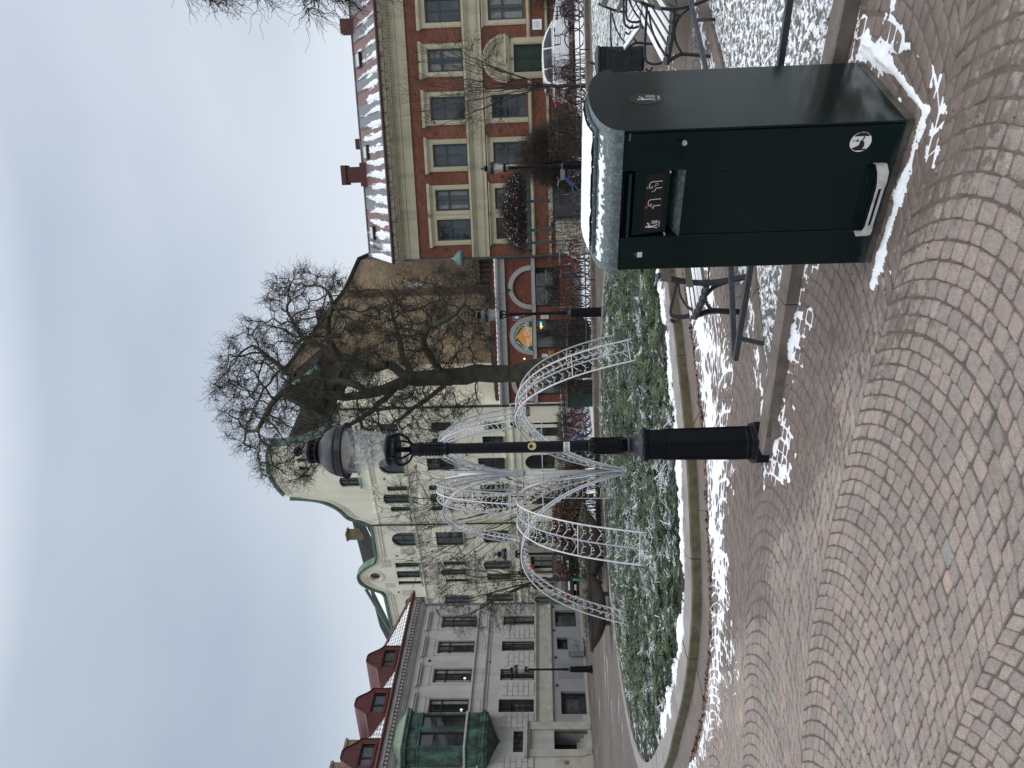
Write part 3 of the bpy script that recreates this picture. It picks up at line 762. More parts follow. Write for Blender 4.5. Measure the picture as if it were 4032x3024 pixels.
# ------------------------------------------------------------------ street lamps
M_IRON = mat('black_blue_iron', (0.002, 0.0027, 0.006), 0.4, 0.25, 14, 0.06, 60, spec=0.2, dirt=(0.010, 0.012, 0.017, 0.35), dscale=5, streak=True)
M_DUST = mat('dusty_iron', (0.014, 0.017, 0.024), 0.5, 0.3, 12, 0.15, 80)
b = NB('frosted_lantern_glass'); v = b.obj()
b.set(color=(0.92, 0.94, 0.96), rough=0.08, spec=0.4)
b.b.inputs['Transmission Weight'].default_value = 0.0
tr = b.n('ShaderNodeBsdfTransparent'); ms = b.n('ShaderNodeMixShader')
tr.inputs[0].default_value = (0.90, 0.92, 0.92, 1)
fz = b.ramp(b.noise(b.map(v, (1, 1, 1.3)), 9, 7, 0.75), [(0.40, 0.08), (0.62, 0.34)])
b.l(fz, ms.inputs[0]); b.l(tr.outputs[0], ms.inputs[1]); b.l(b.b.outputs[0], ms.inputs[2]); b.l(ms.outputs[0], b.o.inputs['Surface'])
M_GLASS = b.m
M_REFL = mat('white_reflector', (0.55, 0.55, 0.52), 0.45, 0.1, 8)
def make_lamp(label, group, hi=True, rot=0.35):
    t = thing('street_lamp', label, 'street lamp', group=group)
    n8 = 6
    mb = MB(); mb.lathe([(0.172, -0.02), (0.172, 0.085), (0.165, 0.095), (0.150, 0.10), (0.145, 0.115), (0.137, 0.12)], n8, rot=rot)
    mb.build('plinth', M_IRON, t)
    mb = MB(); mb.lathe([(0.139, 0.118), (0.139, 0.15), (0.133, 0.155), (0.124, 0.735), (0.131, 0.74), (0.131, 0.757), (0.124, 0.76), (0.125, 0.865), (0.140, 0.872), (0.140, 0.895), (0.115, 0.905)], n8, rot=rot)
    for k in range(n8):                       # raised edges of the panels
        a = rot + 2*PI*k/n8
        mb.tube([(0.133*math.cos(a), 0.133*math.sin(a), 0.155), (0.1235*math.cos(a), 0.1235*math.sin(a), 0.735)], 0.007, 5)
    mb.build('base_column', M_IRON, t)
    mb = MB(); mb.lathe([(0.115, 0.900), (0.095, 0.912), (0.070, 0.935), (0.059, 0.965), (0.058, 0.985), (0.066, 0.99), (0.066, 1.005), (0.056, 1.01)], 28)
    mb.build('base_cap', M_DUST, t, True)
    mb = MB(); mb.lathe([(0.056, 1.005), (0.058, 1.05), (0.053, 1.28), (0.047, 1.30)], 24)
    if hi:                                     # cast leaf scrolls
        for k in range(5):
            a0 = 2*PI*k/5
            for sgn in (-1, 1):
                pts = []
                for q in range(9):
                    s = q/8; a = a0 + sgn*(0.06 + 0.5*math.sin(s*PI*0.9)); pts.append((0.059*math.cos(a), 0.059*math.sin(a), 1.03 + 0.24*s))
                mb.tube(pts, 0.006, 5)
            for q in range(7):
                z = 1.05 + q*0.032; a = a0
                mb.tube([(0.058*math.cos(a-0.45), 0.058*math.sin(a-0.45), z+0.025), (0.062*math.cos(a), 0.062*math.sin(a), z), (0.058*math.cos(a+0.45), 0.058*math.sin(a+0.45), z+0.025)], 0.0045, 4)
        mb.tube([(0.062*math.cos(0.02*q)+0, 0, 1.03) for q in range(2)], 0.004, 4)
    mb.build('lower_sleeve', M_IRON, t, True)
    mb = MB(); mb.lathe([(0.047, 1.29), (0.044, 1.31), (0.0395, 2.33), (0.0395, 2.36)], 24); mb.build('shaft', M_IRON, t, True)
    mb = MB(); mb.lathe([(0.040, 2.34), (0.048, 2.345), (0.048, 2.36), (0.044, 2.37), (0.050, 2.53), (0.053, 2.545), (0.056, 2.56), (0.050, 2.58), (0.050, 2.60), (0.045, 2.63)], 24)
    if hi:
        for k in range(6):
            a = 2*PI*k/6
            for q in range(6):
                z = 2.385 + q*0.024
                mb.tube([(0.046*math.cos(a-0.4), 0.046*math.sin(a-0.4), z+0.022), (0.052*math.cos(a), 0.052*math.sin(a), z), (0.046*math.cos(a+0.4), 0.046*math.sin(a+0.4), z+0.022)], 0.0045, 4)
    mb.build('upper_sleeve', M_IRON, t, True)
    for k in range(4):                         # scrolled brackets under the lantern
        a = rot + 0.5 + PI/2*k; mb = MB(); pts = []
        for r, z in ((0.030, 2.60), (0.060, 2.625), (0.100, 2.65), (0.128, 2.69), (0.133, 2.73), (0.122, 2.765), (0.100, 2.775), (0.086, 2.76), (0.092, 2.745)):
            pts.append((r*math.cos(a), r*math.sin(a), z))
        mb.tube(catmull(pts, 3), 0.009, 6); mb.build('bracket', M_IRON, t, True)
    mb = MB(); mb.lathe([(0.022, 2.61), (0.020, 2.70), (0.026, 2.74), (0.026, 2.80)], 14); mb.build('neck', M_IRON, t, True)
    mb = MB(); mb.lathe([(0.10, 2.722), (0.121, 2.722), (0.124, 2.735), (0.118, 2.745), (0.118, 2.775), (0.123, 2.78), (0.123, 2.80), (0.112, 2.806), (0.100, 2.806)], 36)
    mb.build('lantern_collar', M_IRON, t, True)
    mb = MB(); b0 = len(mb.v)                  # slightly conical glass, open shell
    prof = [(0.110, 2.806), (0.118, 2.815), (0.176, 3.11), (0.177, 3.125)]; n = 40
    for r, z in prof:
        for j in range(n): mb.v.append((r*math.cos(2*PI*j/n), r*math.sin(2*PI*j/n), z))
    for i in range(3):
        for j in range(n): mb.f.append([i*n+j, i*n+(j+1) % n, (i+1)*n+(j+1) % n, (i+1)*n+j]); mb.mi.append(0)
    mb.build('glass', M_GLASS, t, True)
    mb = MB(); mb.lathe([(0.150, 3.135), (0.172, 3.122), (0.207, 3.106), (0.216, 3.11), (0.216, 3.118), (0.199, 3.128), (0.201, 3.140), (0.196, 3.145), (0.197, 3.162), (0.190, 3.168)], 44)
    mb.build('lantern_rim', M_IRON, t, True)
    mb = MB(); mb.lathe([(0.192, 3.165), (0.188, 3.19), (0.174, 3.225), (0.150, 3.26), (0.120, 3.285), (0.095, 3.30), (0.088, 3.31)], 44); mb.build('lantern_roof', M_DUST, t, True)
    mb = MB(); mb.lathe([(0.080, 3.305), (0.080, 3.325), (0.092, 3.33), (0.092, 3.342), (0.078, 3.345), (0.078, 3.36), (0.092, 3.363), (0.095, 3.40), (0.088, 3.405)], 32)
    for k in range(12):
        a = 2*PI*k/12; mb.box(0.078, 0.090, -0.008, 0.008, 3.34, 3.366, Matrix.Rotation(a, 4, 'Z'))
    mb.build('vent_drum', M_IRON, t, True)
    mb = MB(); mb.lathe([(0.090, 3.403), (0.080, 3.41), (0.035, 3.438), (0.016, 3.45), (0.014, 3.462)], 28); mb.build('vent_cap', M_DUST, t, True)
    mb = MB()
    for k in range(4):
        a = PI/4*k; mb.tube([(0.032*math.cos(q)*math.cos(a), 0.032*math.cos(q)*math.sin(a), 3.492 + 0.031*math.sin(q)) for q in [2*PI*i/16 for i in range(16)]], 0.005, 5, closed=True)
    mb.sphere((0, 0, 3.495), 0.012, 8, 6); mb.build('finial', M_IRON, t, True)
    mb = MB(); mb.lathe([(0.158, 3.128), (0.12, 3.12), (0.07, 3.118), (0.04, 3.10), (0.03, 3.07), (0.012, 3.065)], 28); mb.build('reflector', M_REFL, t, True)
    return t
lamp = make_lamp('nearest and largest black iron street lamp, at the tip of the snowy triangular bed', 'park street lamps')
lamp.location = (-0.475, 5.70, 0); lamp.rotation_euler = (0, 0, math.radians(17))
def lathe_patch(r, z0, z1, a0, a1, n=10):
    mb = MB(); k = n + 1
    for i in range(k):
        a = a0 + (a1-a0)*i/n
        mb.v.append((r*math.cos(a), r*math.sin(a), z0)); mb.v.append((r*math.cos(a), r*math.sin(a), z1))
    for i in range(n): mb.f.append([2*i, 2*i+2, 2*i+3, 2*i+1]); mb.mi.append(0)
    return mb
M_WSTK = mat('white_sticker', (0.62, 0.62, 0.60), 0.5, 0.05, 20)
M_YSTK = mat('yellow_print', (0.50, 0.42, 0.10), 0.5, 0.1, 20)
M_BSTK = mat('black_print', (0.012, 0.012, 0.012), 0.5, 0.1, 20)
# text with real letters, laid on a plane
def text_mesh(txt, size, name, mat_, parent, M, extr=0.0, align='CENTER', condense=1.0, bold=0.0):
    cu = bpy.data.curves.new(name, 'FONT'); cu.body = txt; cu.size = size; cu.extrude = extr; cu.align_x = align; cu.offset = bold
    cu.resolution_u = 3
    ob = bpy.data.objects.new(name + '_tmp', cu); COL.objects.link(ob)
    dg = bpy.context.evaluated_depsgraph_get(); me = bpy.data.meshes.new_from_object(ob.evaluated_get(dg)); bpy.data.objects.remove(ob)
    me.name = name; me.transform(M @ Matrix.Diagonal((condense, 1, 1, 1))); me.materials.clear(); me.materials.append(mat_)
    o = bpy.data.objects.new(name, me); COL.objects.link(o); o.parent = parent; return o
XZ = Matrix.Rotation(PI/2, 4, 'X')                # text plane facing -Y
a0 = -PI/2 - math.radians(17)
st = lathe_patch(0.0455, 1.435, 1.482, a0 - 1.0, a0 + 0.9).build('sticker', M_WSTK, lamp)
mb = MB()
for i in range(9):
    p = lathe_patch(0.0462, 1.443 + (i % 3)*0.004, 1.470, a0 - 0.85 + i*0.19, a0 - 0.85 + i*0.19 + 0.07, 1); mb.add(p.v, p.f)
mb.build('print', M_BSTK, st)
def disc_on(r, zc, ac, rad, name, m_, par, inner=0):
    mb = MB(); n = 24; vs = []
    for i in range(n):
        q = 2*PI*i/n; aa = ac + rad*math.cos(q)/r; vs.append((r*math.cos(aa), r*math.sin(aa), zc + rad*math.sin(q)))
    vs.append((r*math.cos(ac), r*math.sin(ac), zc))
    mb.add(vs, [(i, (i+1) % n, n) for i in range(n)]); return mb.build(name, m_, par)
rs = disc_on(0.0463, 1.715, a0 + 0.25, 0.031, 'round_sticker', M_WSTK, lamp)
disc_on(0.0468, 1.715, a0 + 0.25, 0.027, 'print', M_YSTK, rs)
disc_on(0.0473, 1.722, a0 + 0.22, 0.014, 'print', M_BSTK, rs)
l2 = make_lamp('black iron street lamp with glass lantern in front of the restaurant bicycle racks', 'park street lamps', False)
l2.location = (1.87, 20.45, 0)
lab = ['black iron street lamp before the arched pergola and the brown hedge on the right', 'black iron street lamp before the grey corner house on the left',
       'far street lamp just right of the small bare tree, before the dark cars', 'black street lamp standing behind the boat shaped planters, left of the fountain top',
       'far street lamp in front of the cream building door, behind the bicycle row']
for i, (x, y, s) in enumerate([(6.91, 24.33, 1.0), (-11.75, 31.3, 0.98), (-10.6, 42.8, 1.0), (-5.9, 26.4, 1.0), (-2.0, 38.0, 1.0)]):
    c_ = copy_tree(l2); c_.location = (x, y, 0); c_['label'] = lab[i]; c_.scale = (s, s, s); c_.rotation_euler.z = i*0.4
# ------------------------------------------------------------------ litter bin with foot pedal
b = NB('green_black_enamel'); v = b.obj()
c = b.ramp(b.noise(v, 3, 5), [(0.3, (0.0016, 0.0080, 0.0085)), (0.7, (0.0026, 0.0108, 0.0108))])
c = b.mix(b.ramp(b.noise(v, 160, 2, 0.6), [(0.72, 0.0), (0.80, 0.35)]), c, (0.06, 0.07, 0.07))
b.set(color=c, rough=b.ramp(b.noise(b.map(v, (1, 1, 0.3)), 6, 5), [(0.3, 0.13), (0.7, 0.24)]), spec=0.30)
b.b.inputs['Specular Tint'].default_value = (0.84, 1.0, 1.02, 1)
b.bump(b.noise(v, 3.0, 2), 0.06, 0.02)
M_BIN = b.m
M_BINTOP = mat('wet_green_steel', (0.05, 0.075, 0.08), 0.3, 0.2, 30, 0.15, 160, dirt=(0.20, 0.24, 0.25, 0.6), dscale=60)
M_SEAM = mat('dark_seam', (0.002, 0.003, 0.003), 0.7, 0.1, 10)
M_STEEL = mat('worn_steel', (0.55, 0.54, 0.52), 0.42, 0.12, 40, 0.2, 200, dirt=(0.28, 0.26, 0.24, 0.7), dscale=25)
M_CONC = mat('wet_concrete', (0.10, 0.09, 0.075), 0.7, 0.3, 14, 0.6, 60, dirt=(0.03, 0.025, 0.02, 0.8), dscale=8)
M_WHITE = mat('white_print', (0.80, 0.80, 0.80), 0.4, 0.03, 20)
M_RED = mat('red_print', (0.55, 0.03, 0.03), 0.4, 0.05, 20)
M_GRN = mat('green_print', (0.05, 0.33, 0.08), 0.4, 0.05, 20)
M_BLK = mat('black_print_panel', (0.004, 0.005, 0.005), 0.25, 0.05, 20)
bA = Vector((0.55, 3.80, 0)); bB = Vector((1.08, 3.32, 0)); brz = math.atan2((bB-bA).y, (bB-bA).x)
bn = thing('litter_bin', 'large dark green steel litter bin with snowy curved top and a steel foot pedal', 'litter bin', bA, brz)
BW, BD, BH = 0.715, 0.69, 1.232
mb = MB(); mb.box(-0.005, BW+0.005, 0.01, BD, -0.02, 0.035); mb.build('concrete_base', M_CONC, bn)
def rbox(mb, x0, x1, y0, y1, z0, z1, r=0.006, n=3):
    poly = []
    for cx, cy, a0_ in ((x1-r, y0+r, -PI/2), (x1-r, y1-r, 0), (x0+r, y1-r, PI/2), (x0+r, y0+r, PI)):
        for i in range(n+1): a = a0_ + PI/2*i/n; poly.append((cx + r*math.cos(a), cy + r*math.sin(a)))
    mb.prism(poly, z0, z1, 'z')
OX0, OX1 = 0.187, 0.528           # recessed middle panel of the front
mb = MB()
# body: three front panels around the recessed centre, sides and back
rbox(mb, 0.0, OX0, 0.0, BD-0.004, 0.035, BH, 0.007)
rbox(mb, OX1, BW-0.012, 0.0, BD-0.004, 0.035, BH, 0.004)
mb.box(OX0, OX1, 0.030, BD-0.004, 0.035, 0.955)
mb.box(OX0, OX1, 0.16, BD-0.004, 0.955, BH)
mb.box(OX0, OX1, 0.0, 0.030, 0.035, 0.10)
mb.build('body', M_BIN, bn, fix=True)
mb = MB(); rbox(mb, BW-0.008, BW+0.002, 0.004, BD, 0.028, BH+0.004, 0.003); mb.build('side_panel', M_BIN, bn, fix=True)
mb = MB(); mb.box(BW-0.012, BW-0.008, 0.012, BD-0.01, 0.04, BH)
mb.box(OX0-0.002, OX0+0.002, -0.0006, 0.03, 0.10, 0.96); mb.box(OX1-0.002, OX1+0.002, -0.0006, 0.03, 0.10, 0.96)
mb.build('seam', M_SEAM, bn)
mb = MB(); mb.box(OX0+0.003, OX1-0.003, 0.006, 0.03, 0.102, 0.955); mb.build('door', M_BIN, bn)
# sloping sill below the flap, flap with handle lip
mb = MB(); mb.prism([(0.0, 0.957), (0.16, 1.015), (0.16, 0.95), (0.0, 0.95)], OX0+0.001, OX1-0.001, 'x'); mb.build('sill', M_BINTOP, bn, fix=True)
mb = MB(); mb.prism([(0.028, 1.012), (0.010, 1.175), (0.024, 1.18), (0.05, 1.018)], OX0+0.006, OX1-0.006, 'x')
mb.build('flap', M_BIN, bn, fix=True)
mb = MB(); mb.prism([(0.010, 1.183), (-0.012, 1.192), (-0.010, 1.203), (0.02, 1.216), (0.04, 1.216), (0.03, 1.183)], OX0+0.006, OX1-0.006, 'x'); mb.build('flap_lip', M_BIN, bn, fix=True)
mb = MB(); mb.box(OX0+0.004, OX1-0.004, 0.05, 0.16, 1.01, BH); mb.build('chute', M_SEAM, bn)
for x in (OX0+0.010, OX1-0.010):
    mb = MB(); mb.tube([(x, 0.0, 1.018), (x, 0.02, 1.018)], 0.004, 8); mb.build('hinge_pin', M_STEEL, bn)
# sticker on the flap: slanted plane
fang = math.atan2(0.018, 0.163)
FM = Matrix.Translation((OX0+0.006, 0.0262, 1.016)) @ Matrix.Rotation(fang, 4, 'X') @ Matrix.Identity(4)   # x along, z up the flap, y out
def flat(mb, poly, y): mb.add([(u, y, w) for u, w in poly], [list(range(len(poly)))])
def stroke(pts, w):
    """thin ribbon outlines in the x,z plane"""
    res = []
    for a, c0 in zip(pts[:-1], pts[1:]):
        a = Vector(a); c0 = Vector(c0); d = (c0-a)
        if d.length < 1e-6: continue
        d.normalize(); n_ = Vector((-d.y, d.x))*w/2; e_ = d*w*0.35
        res.append([tuple(a-e_-n_), tuple(c0+e_-n_), tuple(c0+e_+n_), tuple(a-e_+n_)])
    return res
def circ(cx, cz, r, n=20, a0=0, a1=2*PI): return [(cx + r*math.cos(a0+(a1-a0)*i/n), cz + r*math.sin(a0+(a1-a0)*i/n)) for i in range(n if a1-a0 > 6.28 else n+1)]
def rrect(x0, x1, z0, z1, r, n=5):
    out = []
    for cx, cz, a in ((x1-r, z0+r, -PI/2), (x1-r, z1-r, 0), (x0+r, z1-r, PI/2), (x0+r, z0+r, PI)):
        out += [(cx + r*math.cos(a+PI/2*i/n), cz + r*math.sin(a+PI/2*i/n)) for i in range(n+1)]
    return out
def decal(name, polys, y, m_, par, M):
    mb = MB()
    for p in polys: flat(mb, p, y)
    for i, v_ in enumerate(mb.v): mb.v[i] = tuple(M @ Vector(v_))
    return mb.build(name, m_, par)
def tidy_man(x, z, h):
    """the throw-your-litter-away pictogram: figure and basket"""
    k = h/100.0; P = []
    T = lambda pts: [(x + a*k, z + b_*k) for a, b_ in pts]
    P.append([(x + 18*k + 8*k*math.cos(2*PI*i/16), z + 90*k + 8*k*math.sin(2*PI*i/16)) for i in range(16)])
    P.append(T([(8, 78), (22, 80), (26, 72), (24, 40), (12, 38), (8, 50)]))
    P.append(T([(22, 80), (46, 70), (52, 76), (50, 70), (44, 62), (24, 68)]))
    P.append(T([(12, 40), (18, 40), (6, 0), (-2, 0)])); P.append(T([(17, 40), (24, 40), (34, 0), (26, 0)]))
    P.append(T([(40, 82), (52, 88), (58, 80), (50, 74)]))
    for i in range(5): P += [[(a, b_) for a, b_ in q] for q in stroke(T([(44+i*6.5, 48), (46+i*5.5, 0)]), 2.2*k)]
    for j in range(6): P += stroke(T([(44+j*0.4, 48-j*9.6), (70-j*0.4, 48-j*9.6)]), 2.2*k)
    return P
FL = OX1 - OX0 - 0.012
st = decal('sticker', [rrect(0.012, FL-0.016, 0.020, 0.108, 0.016)], -0.0012, M_BLK, bn, FM)
decal('print', tidy_man(0.030, 0.038, 0.058), -0.0018, M_WHITE, st, FM)
text_mesh('FINBIN', 0.0105, 'lettering', M_WHITE, st, FM @ Matrix.Translation((0.052, -0.0018, 0.026)) @ XZ)
def hood(x, z, k):
    T = lambda pts: [(x + a*k, z + b_*k) for a, b_ in pts]
    return stroke(T([(0, 0), (0, 26)]), 2.6*k) + stroke(T([(-10, 0), (-10, 18), (-4, 30), (8, 38), (26, 40), (32, 36), (32, -14)]), 3*k)
def hood2(x, z, k, open_):
    T = lambda pts: [(x + a*k, z + b_*k) for a, b_ in pts]
    P = stroke(T([(36, -24), (36, 26), (32, 34), (22, 38), (8, 38), (2, 34), (2, 26)]), 3.4*k)
    P += stroke(T([(4, 24), (12, 24)]), 3*k)
    P += stroke(T([(0, -24), (0, 4)]), 3.4*k)
    if open_: P += stroke(T([(0, 4), (-16, 12)]), 3.2*k) + stroke(T([(-14, 18), (-20, 24)]), 2.5*k) + stroke(T(circ(20, 2, 7, 10) + [circ(20, 2, 7, 10)[0]]), 1.5*k) + stroke(T([(14, 8), (8, 12)]), 2*k)
    else: P += stroke(T([(0, 4), (-16, 14)]), 3.2*k) + stroke(T(circ(0, 18, 7, 10) + [circ(0, 18, 7, 10)[0]]), 1.5*k)
    return P
K = 0.00092
decal('print', hood2(0.150, 0.055, K, False), -0.0018, M_WHITE, st, FM); decal('print', hood2(0.240, 0.055, K, True), -0.0018, M_WHITE, st, FM)
decal('red_mark', [circ(0.146, 0.097, 0.0075)], -0.0018, M_RED, st, FM); decal('green_mark', [circ(0.246, 0.097, 0.0075)], -0.0018, M_GRN, st, FM)
decal('print', stroke([(0.142, 0.093), (0.150, 0.101)], 0.0015) + stroke([(0.142, 0.101), (0.150, 0.093)], 0.0015), -0.0022, M_BLK, st, FM)
decal('print', stroke([(0.241, 0.097), (0.245, 0.093), (0.251, 0.101)], 0.0015), -0.0022, M_BLK, st, FM)
I4 = Matrix.Identity(4)
# pedal sticker
ps = decal('round_sticker', [circ(0.630, 0.210, 0.0475, 36)], -0.001, M_BSTK, bn, I4)
ps = decal('round_sticker', [circ(0.630, 0.210, 0.0455, 36)], -0.0016, M_WHITE, bn, I4)
decal('print', [[(0.652, 0.236), (0.660, 0.243), (0.6735, 0.222), (0.6735, 0.198), (0.662, 0.178), (0.656, 0.178), (0.656, 0.236)],      # pedal block
                [(0.590, 0.224), (0.600, 0.245), (0.615, 0.215), (0.634, 0.213), (0.640, 0.206), (0.630, 0.195), (0.612, 0.190), (0.598, 0.197), (0.600, 0.180), (0.592, 0.186)],
                [(0.640, 0.207), (0.656, 0.200), (0.652, 0.194), (0.638, 0.201)]] + stroke([(0.636, 0.246), (0.636, 0.226)], 0.003) + [[(0.628, 0.228), (0.644, 0.228), (0.636, 0.217)]], -0.0022, M_BSTK, ps, I4)
# side pictogram
SM = Matrix.Translation((BW + 0.0022, 0, 0)) @ Matrix.Rotation(PI/2, 4, 'Z')      # local x runs along the depth, -y outwards
ov = decal('oval_sticker', [[(0.345 + 0.062*math.cos(2*PI*i/32), 1.105 + 0.078*math.sin(2*PI*i/32)) for i in range(32)]], -0.0008, M_BLK, bn, SM)
decal('print', tidy_man(0.322, 1.062, 0.085), -0.0014, mat('grey_print', (0.45, 0.5, 0.5), 0.4, 0.02), ov, SM)
text_mesh('FINBIN', 0.014, 'lettering', M_WHITE, ov, SM @ Matrix.Translation((0.352, -0.0014, 1.040)) @ XZ)
# maker's plate, lock, handle, hint sticker
mp_ = MB(); mp_.box(0.668, 0.713, -0.0015, 0.001, 1.204, 1.216); mp_ = mp_.build('plate', M_BLK, bn)
text_mesh('FINBIN', 0.010, 'lettering', mat('grey_letters', (0.3, 0.32, 0.32), 0.4, 0.02), mp_, Matrix.Translation((0.690, -0.0018, 1.2065)) @ XZ)
mb = MB(); mb.prism([(0.585, 0.985), (0.668, 0.985), (0.672, 1.0), (0.668, 1.008), (0.640, 1.003), (0.585, 1.0)], -0.010, 0.002, 'y'); mb.build('pull_handle', M_BIN, bn, fix=True)
LM = Matrix.Translation((0.655, 0, 0.971)) @ Matrix.Rotation(PI/2, 4, 'X')
mb = MB(); mb.lathe([(0.0125, -0.002), (0.0125, 0.003), (0.0105, 0.0055), (0.008, 0.0045), (0.0075, 0.0035)], 20)
for i, v_ in enumerate(mb.v): mb.v[i] = tuple(LM @ Vector(v_))
lk = mb.build('lock', M_STEEL, bn, True)
ht = decal('sticker', [rrect(0.070, 0.106, 1.112, 1.158, 0.002)], -0.0008, M_BLK, bn, I4)
decal('print', [rrect(0.075, 0.104, 1.118, 1.142, 0.001)], -0.0012, M_WSTK, ht, I4)
decal('print', [circ(0.092, 1.151, 0.003)], -0.0012, M_YSTK, ht, I4)
# foot pedal: bent strip with a long slot
mb = MB()
def plate(mb, pts, w0, w1, thick=0.004):
    pass
pl = [(0.180, 0.000, 0.150), (0.192, -0.050, 0.118), (0.235, -0.070, 0.105), (0.45, -0.070, 0.102), (0.495, -0.055, 0.112), (0.522, 0.000, 0.150)]
def strip(mb, path, zlo, zhi, th=0.005):
    n = len(path)
    vs = []
    for (x, y), a, c0 in zip(path, zlo, zhi): vs += [(x, y, a), (x, y, c0), (x, y+th, a), (x, y+th, c0)]
    fs = []
    for i in range(n-1):
        o_ = 4*i; fs += [(o_, o_+4, o_+5, o_+1), (o_+2, o_+3, o_+7, o_+6), (o_+1, o_+5, o_+7, o_+3), (o_, o_+2, o_+6, o_+4)]
    fs += [(0, 1, 3, 2), (4*n-4, 4*n-2, 4*n-1, 4*n-3)]
    mb.add(vs, fs)
strip(mb, [(0.186, 0.004), (0.176, -0.035), (0.200, -0.064), (0.232, -0.072), (0.255, -0.074)], [0.090, 0.080, 0.076, 0.078, 0.082], [0.128, 0.128, 0.124, 0.118, 0.114])
strip(mb, [(0.255, -0.074), (0.44, -0.074)], [0.082, 0.082], [0.092, 0.092]); strip(mb, [(0.255, -0.074), (0.44, -0.074)], [0.106, 0.106], [0.115, 0.115])
strip(mb, [(0.44, -0.074), (0.468, -0.073), (0.510, -0.060), (0.536, -0.030), (0.526, 0.004)], [0.082, 0.078, 0.076, 0.080, 0.090], [0.115, 0.118, 0.124, 0.128, 0.128])
mb.build('foot_pedal', M_STEEL, bn, fix=True)
# curved lid
mb = MB(); NA = 16; prof = []
for i in range(NA+1):
    a = PI*i/NA; prof.append((BD/2 - 0.0 - (BD/2+0.012)*math.cos(a), BH + 0.004 + 0.135*math.sin(a)**0.85))
lid = [(-0.012, BH+0.004)] + prof[1:-1] + [(BD+0.012, BH+0.004)]
mb.prism(lid, -0.012, BW+0.012, 'x'); lo = mb.build('lid', M_BINTOP, bn, fix=True); smooth_angle(lo, 40)
mb = MB(); mb.prism([(y, z) for y, z in lid], BW+0.0125, BW+0.014, 'x'); mb.build('lid_end', M_BIN, bn, fix=True)
# raised plate on the lid with rivets, and its snow
mb = MB(); pp = []
def lidz(y): return BH + 0.004 + 0.135*max(0.0, math.sin(math.acos(max(-1, min(1, (BD/2 - y)/(BD/2+0.012))))))**0.85
ys = [0.105 + i*(0.48/12) for i in range(13)]
poly = [(y, lidz(y)+0.002) for y in ys] + [(y, lidz(y)+0.012) for y in reversed(ys)]
mb.prism(poly, 0.035, BW-0.03, 'x'); mb.build('lid_plate', M_BINTOP, bn, fix=True)
for x in (0.07, 0.21, 0.355, 0.50, 0.645):
    mb = MB(); mb.sphere((x, 0.116, lidz(0.116)+0.0125), 0.0045, 8, 5); mb.build('rivet', M_STEEL, bn, True)
for y in (0.17, 0.24):
    mb = MB(); mb.sphere((BW-0.042, y, lidz(y)+0.0125), 0.0045, 8, 5); mb.build('rivet', M_STEEL, bn, True)
nx, ny = 70, 60; mb = MB(); xs = np.linspace(0.045, BW-0.05, nx); yy = np.linspace(0.12, 0.60, ny)
for x in xs:
    for y in yy:
        e_ = min(x-0.03, BW-0.035-x, (y-0.105), 0.62-y); nz_ = float(vn.fbm(x*30, y*30, 3))-0.5
        h_ = min(1, max(0, e_/0.018 + nz_*1.1 - 0.1)); mb.v.append((x, y, lidz(y) + 0.009 + 0.016*h_**0.5*(1 if h_ > 0 else 0) + 0.003*nz_))
for i in range(nx-1):
    for j in range(ny-1): mb.f.append([i*ny+j, (i+1)*ny+j, (i+1)*ny+j+1, i*ny+j+1]); mb.mi.append(0)
so_ = mb.build('snow', M_SNOW, None, True); so_.matrix_world = Matrix.Translation(bA) @ Matrix.Rotation(brz, 4, 'Z'); struct(so_, 'stuff')
# dusting along the front of the lid
nx, ny = 120, 14; mb = MB()
xs = np.linspace(0.03, BW-0.04, nx); yy = np.linspace(0.028, 0.09, ny)
for x in xs:
    for y in yy:
        g_ = 0.55 - abs(y-0.062)/0.035 + (float(vn2.fbm(x*45, y*60, 3))-0.5)*2.0 - (0.3 if x > 0.55 else 0)
        mb.v.append((x, y, lidz(y) + (-0.004 if g_ < 0 else 0.0015 + 0.004*min(1, g_))))
for i in range(nx-1):
    for j in range(ny-1): mb.f.append([i*ny+j, (i+1)*ny+j, (i+1)*ny+j+1, i*ny+j+1]); mb.mi.append(0)
so_ = mb.build('snow', M_SNOW, None, True); so_.matrix_world = Matrix.Translation(bA) @ Matrix.Rotation(brz, 4, 'Z'); struct(so_, 'stuff')

# ------------------------------------------------------------------ knee rail of the planted triangle
M_RAIL = mat('grey_painted_steel', (0.035, 0.042, 0.052), 0.45, 0.2, 15, 0.1, 80, dirt=(0.08, 0.085, 0.09, 0.5), dscale=20)
kr = thing('knee_rail', 'low dark grey steel knee rail round the snowy planted triangle', 'low rail', (0.2, 5.47, 0))
def bar(mb, a, c0, w=0.018, h=0.028, roll=0):
    a = Vector(a); c0 = Vector(c0); t = (c0-a).normalized(); s = t.cross(Vector((0, 0, 1))).normalized(); u = s.cross(t)
    vs = []
    for p in (a, c0):
        for i, j in ((-w, -h), (w, -h), (w, h), (-w, h)): vs.append(p + s*i + u*j)
    mb.add(vs, [(0, 1, 2, 3), (7, 6, 5, 4), (0, 4, 5, 1), (1, 5, 6, 2), (2, 6, 7, 3), (3, 7, 4, 0)])
RZ = 0.265
tip = G(2896, 1416, RZ); off = Vector((0.2, 5.47, 0))
nr = [tip, G(2953, 1060, RZ), G(3070, 268, RZ), G(3118, -60, RZ)]
fr = [tip + Vector((0.02, 0.03, 0)), G(2878, 1060, RZ), G(2781, 280, RZ), G(2736, 80, RZ), G(2705, -60, RZ)]
for pl in (nr, fr):
    mb = MB()
    for a, c0 in zip(pl[:-1], pl[1:]): bar(mb, a-off, c0-off, 0.017, 0.017)
    mb.build('rail', M_RAIL, kr)
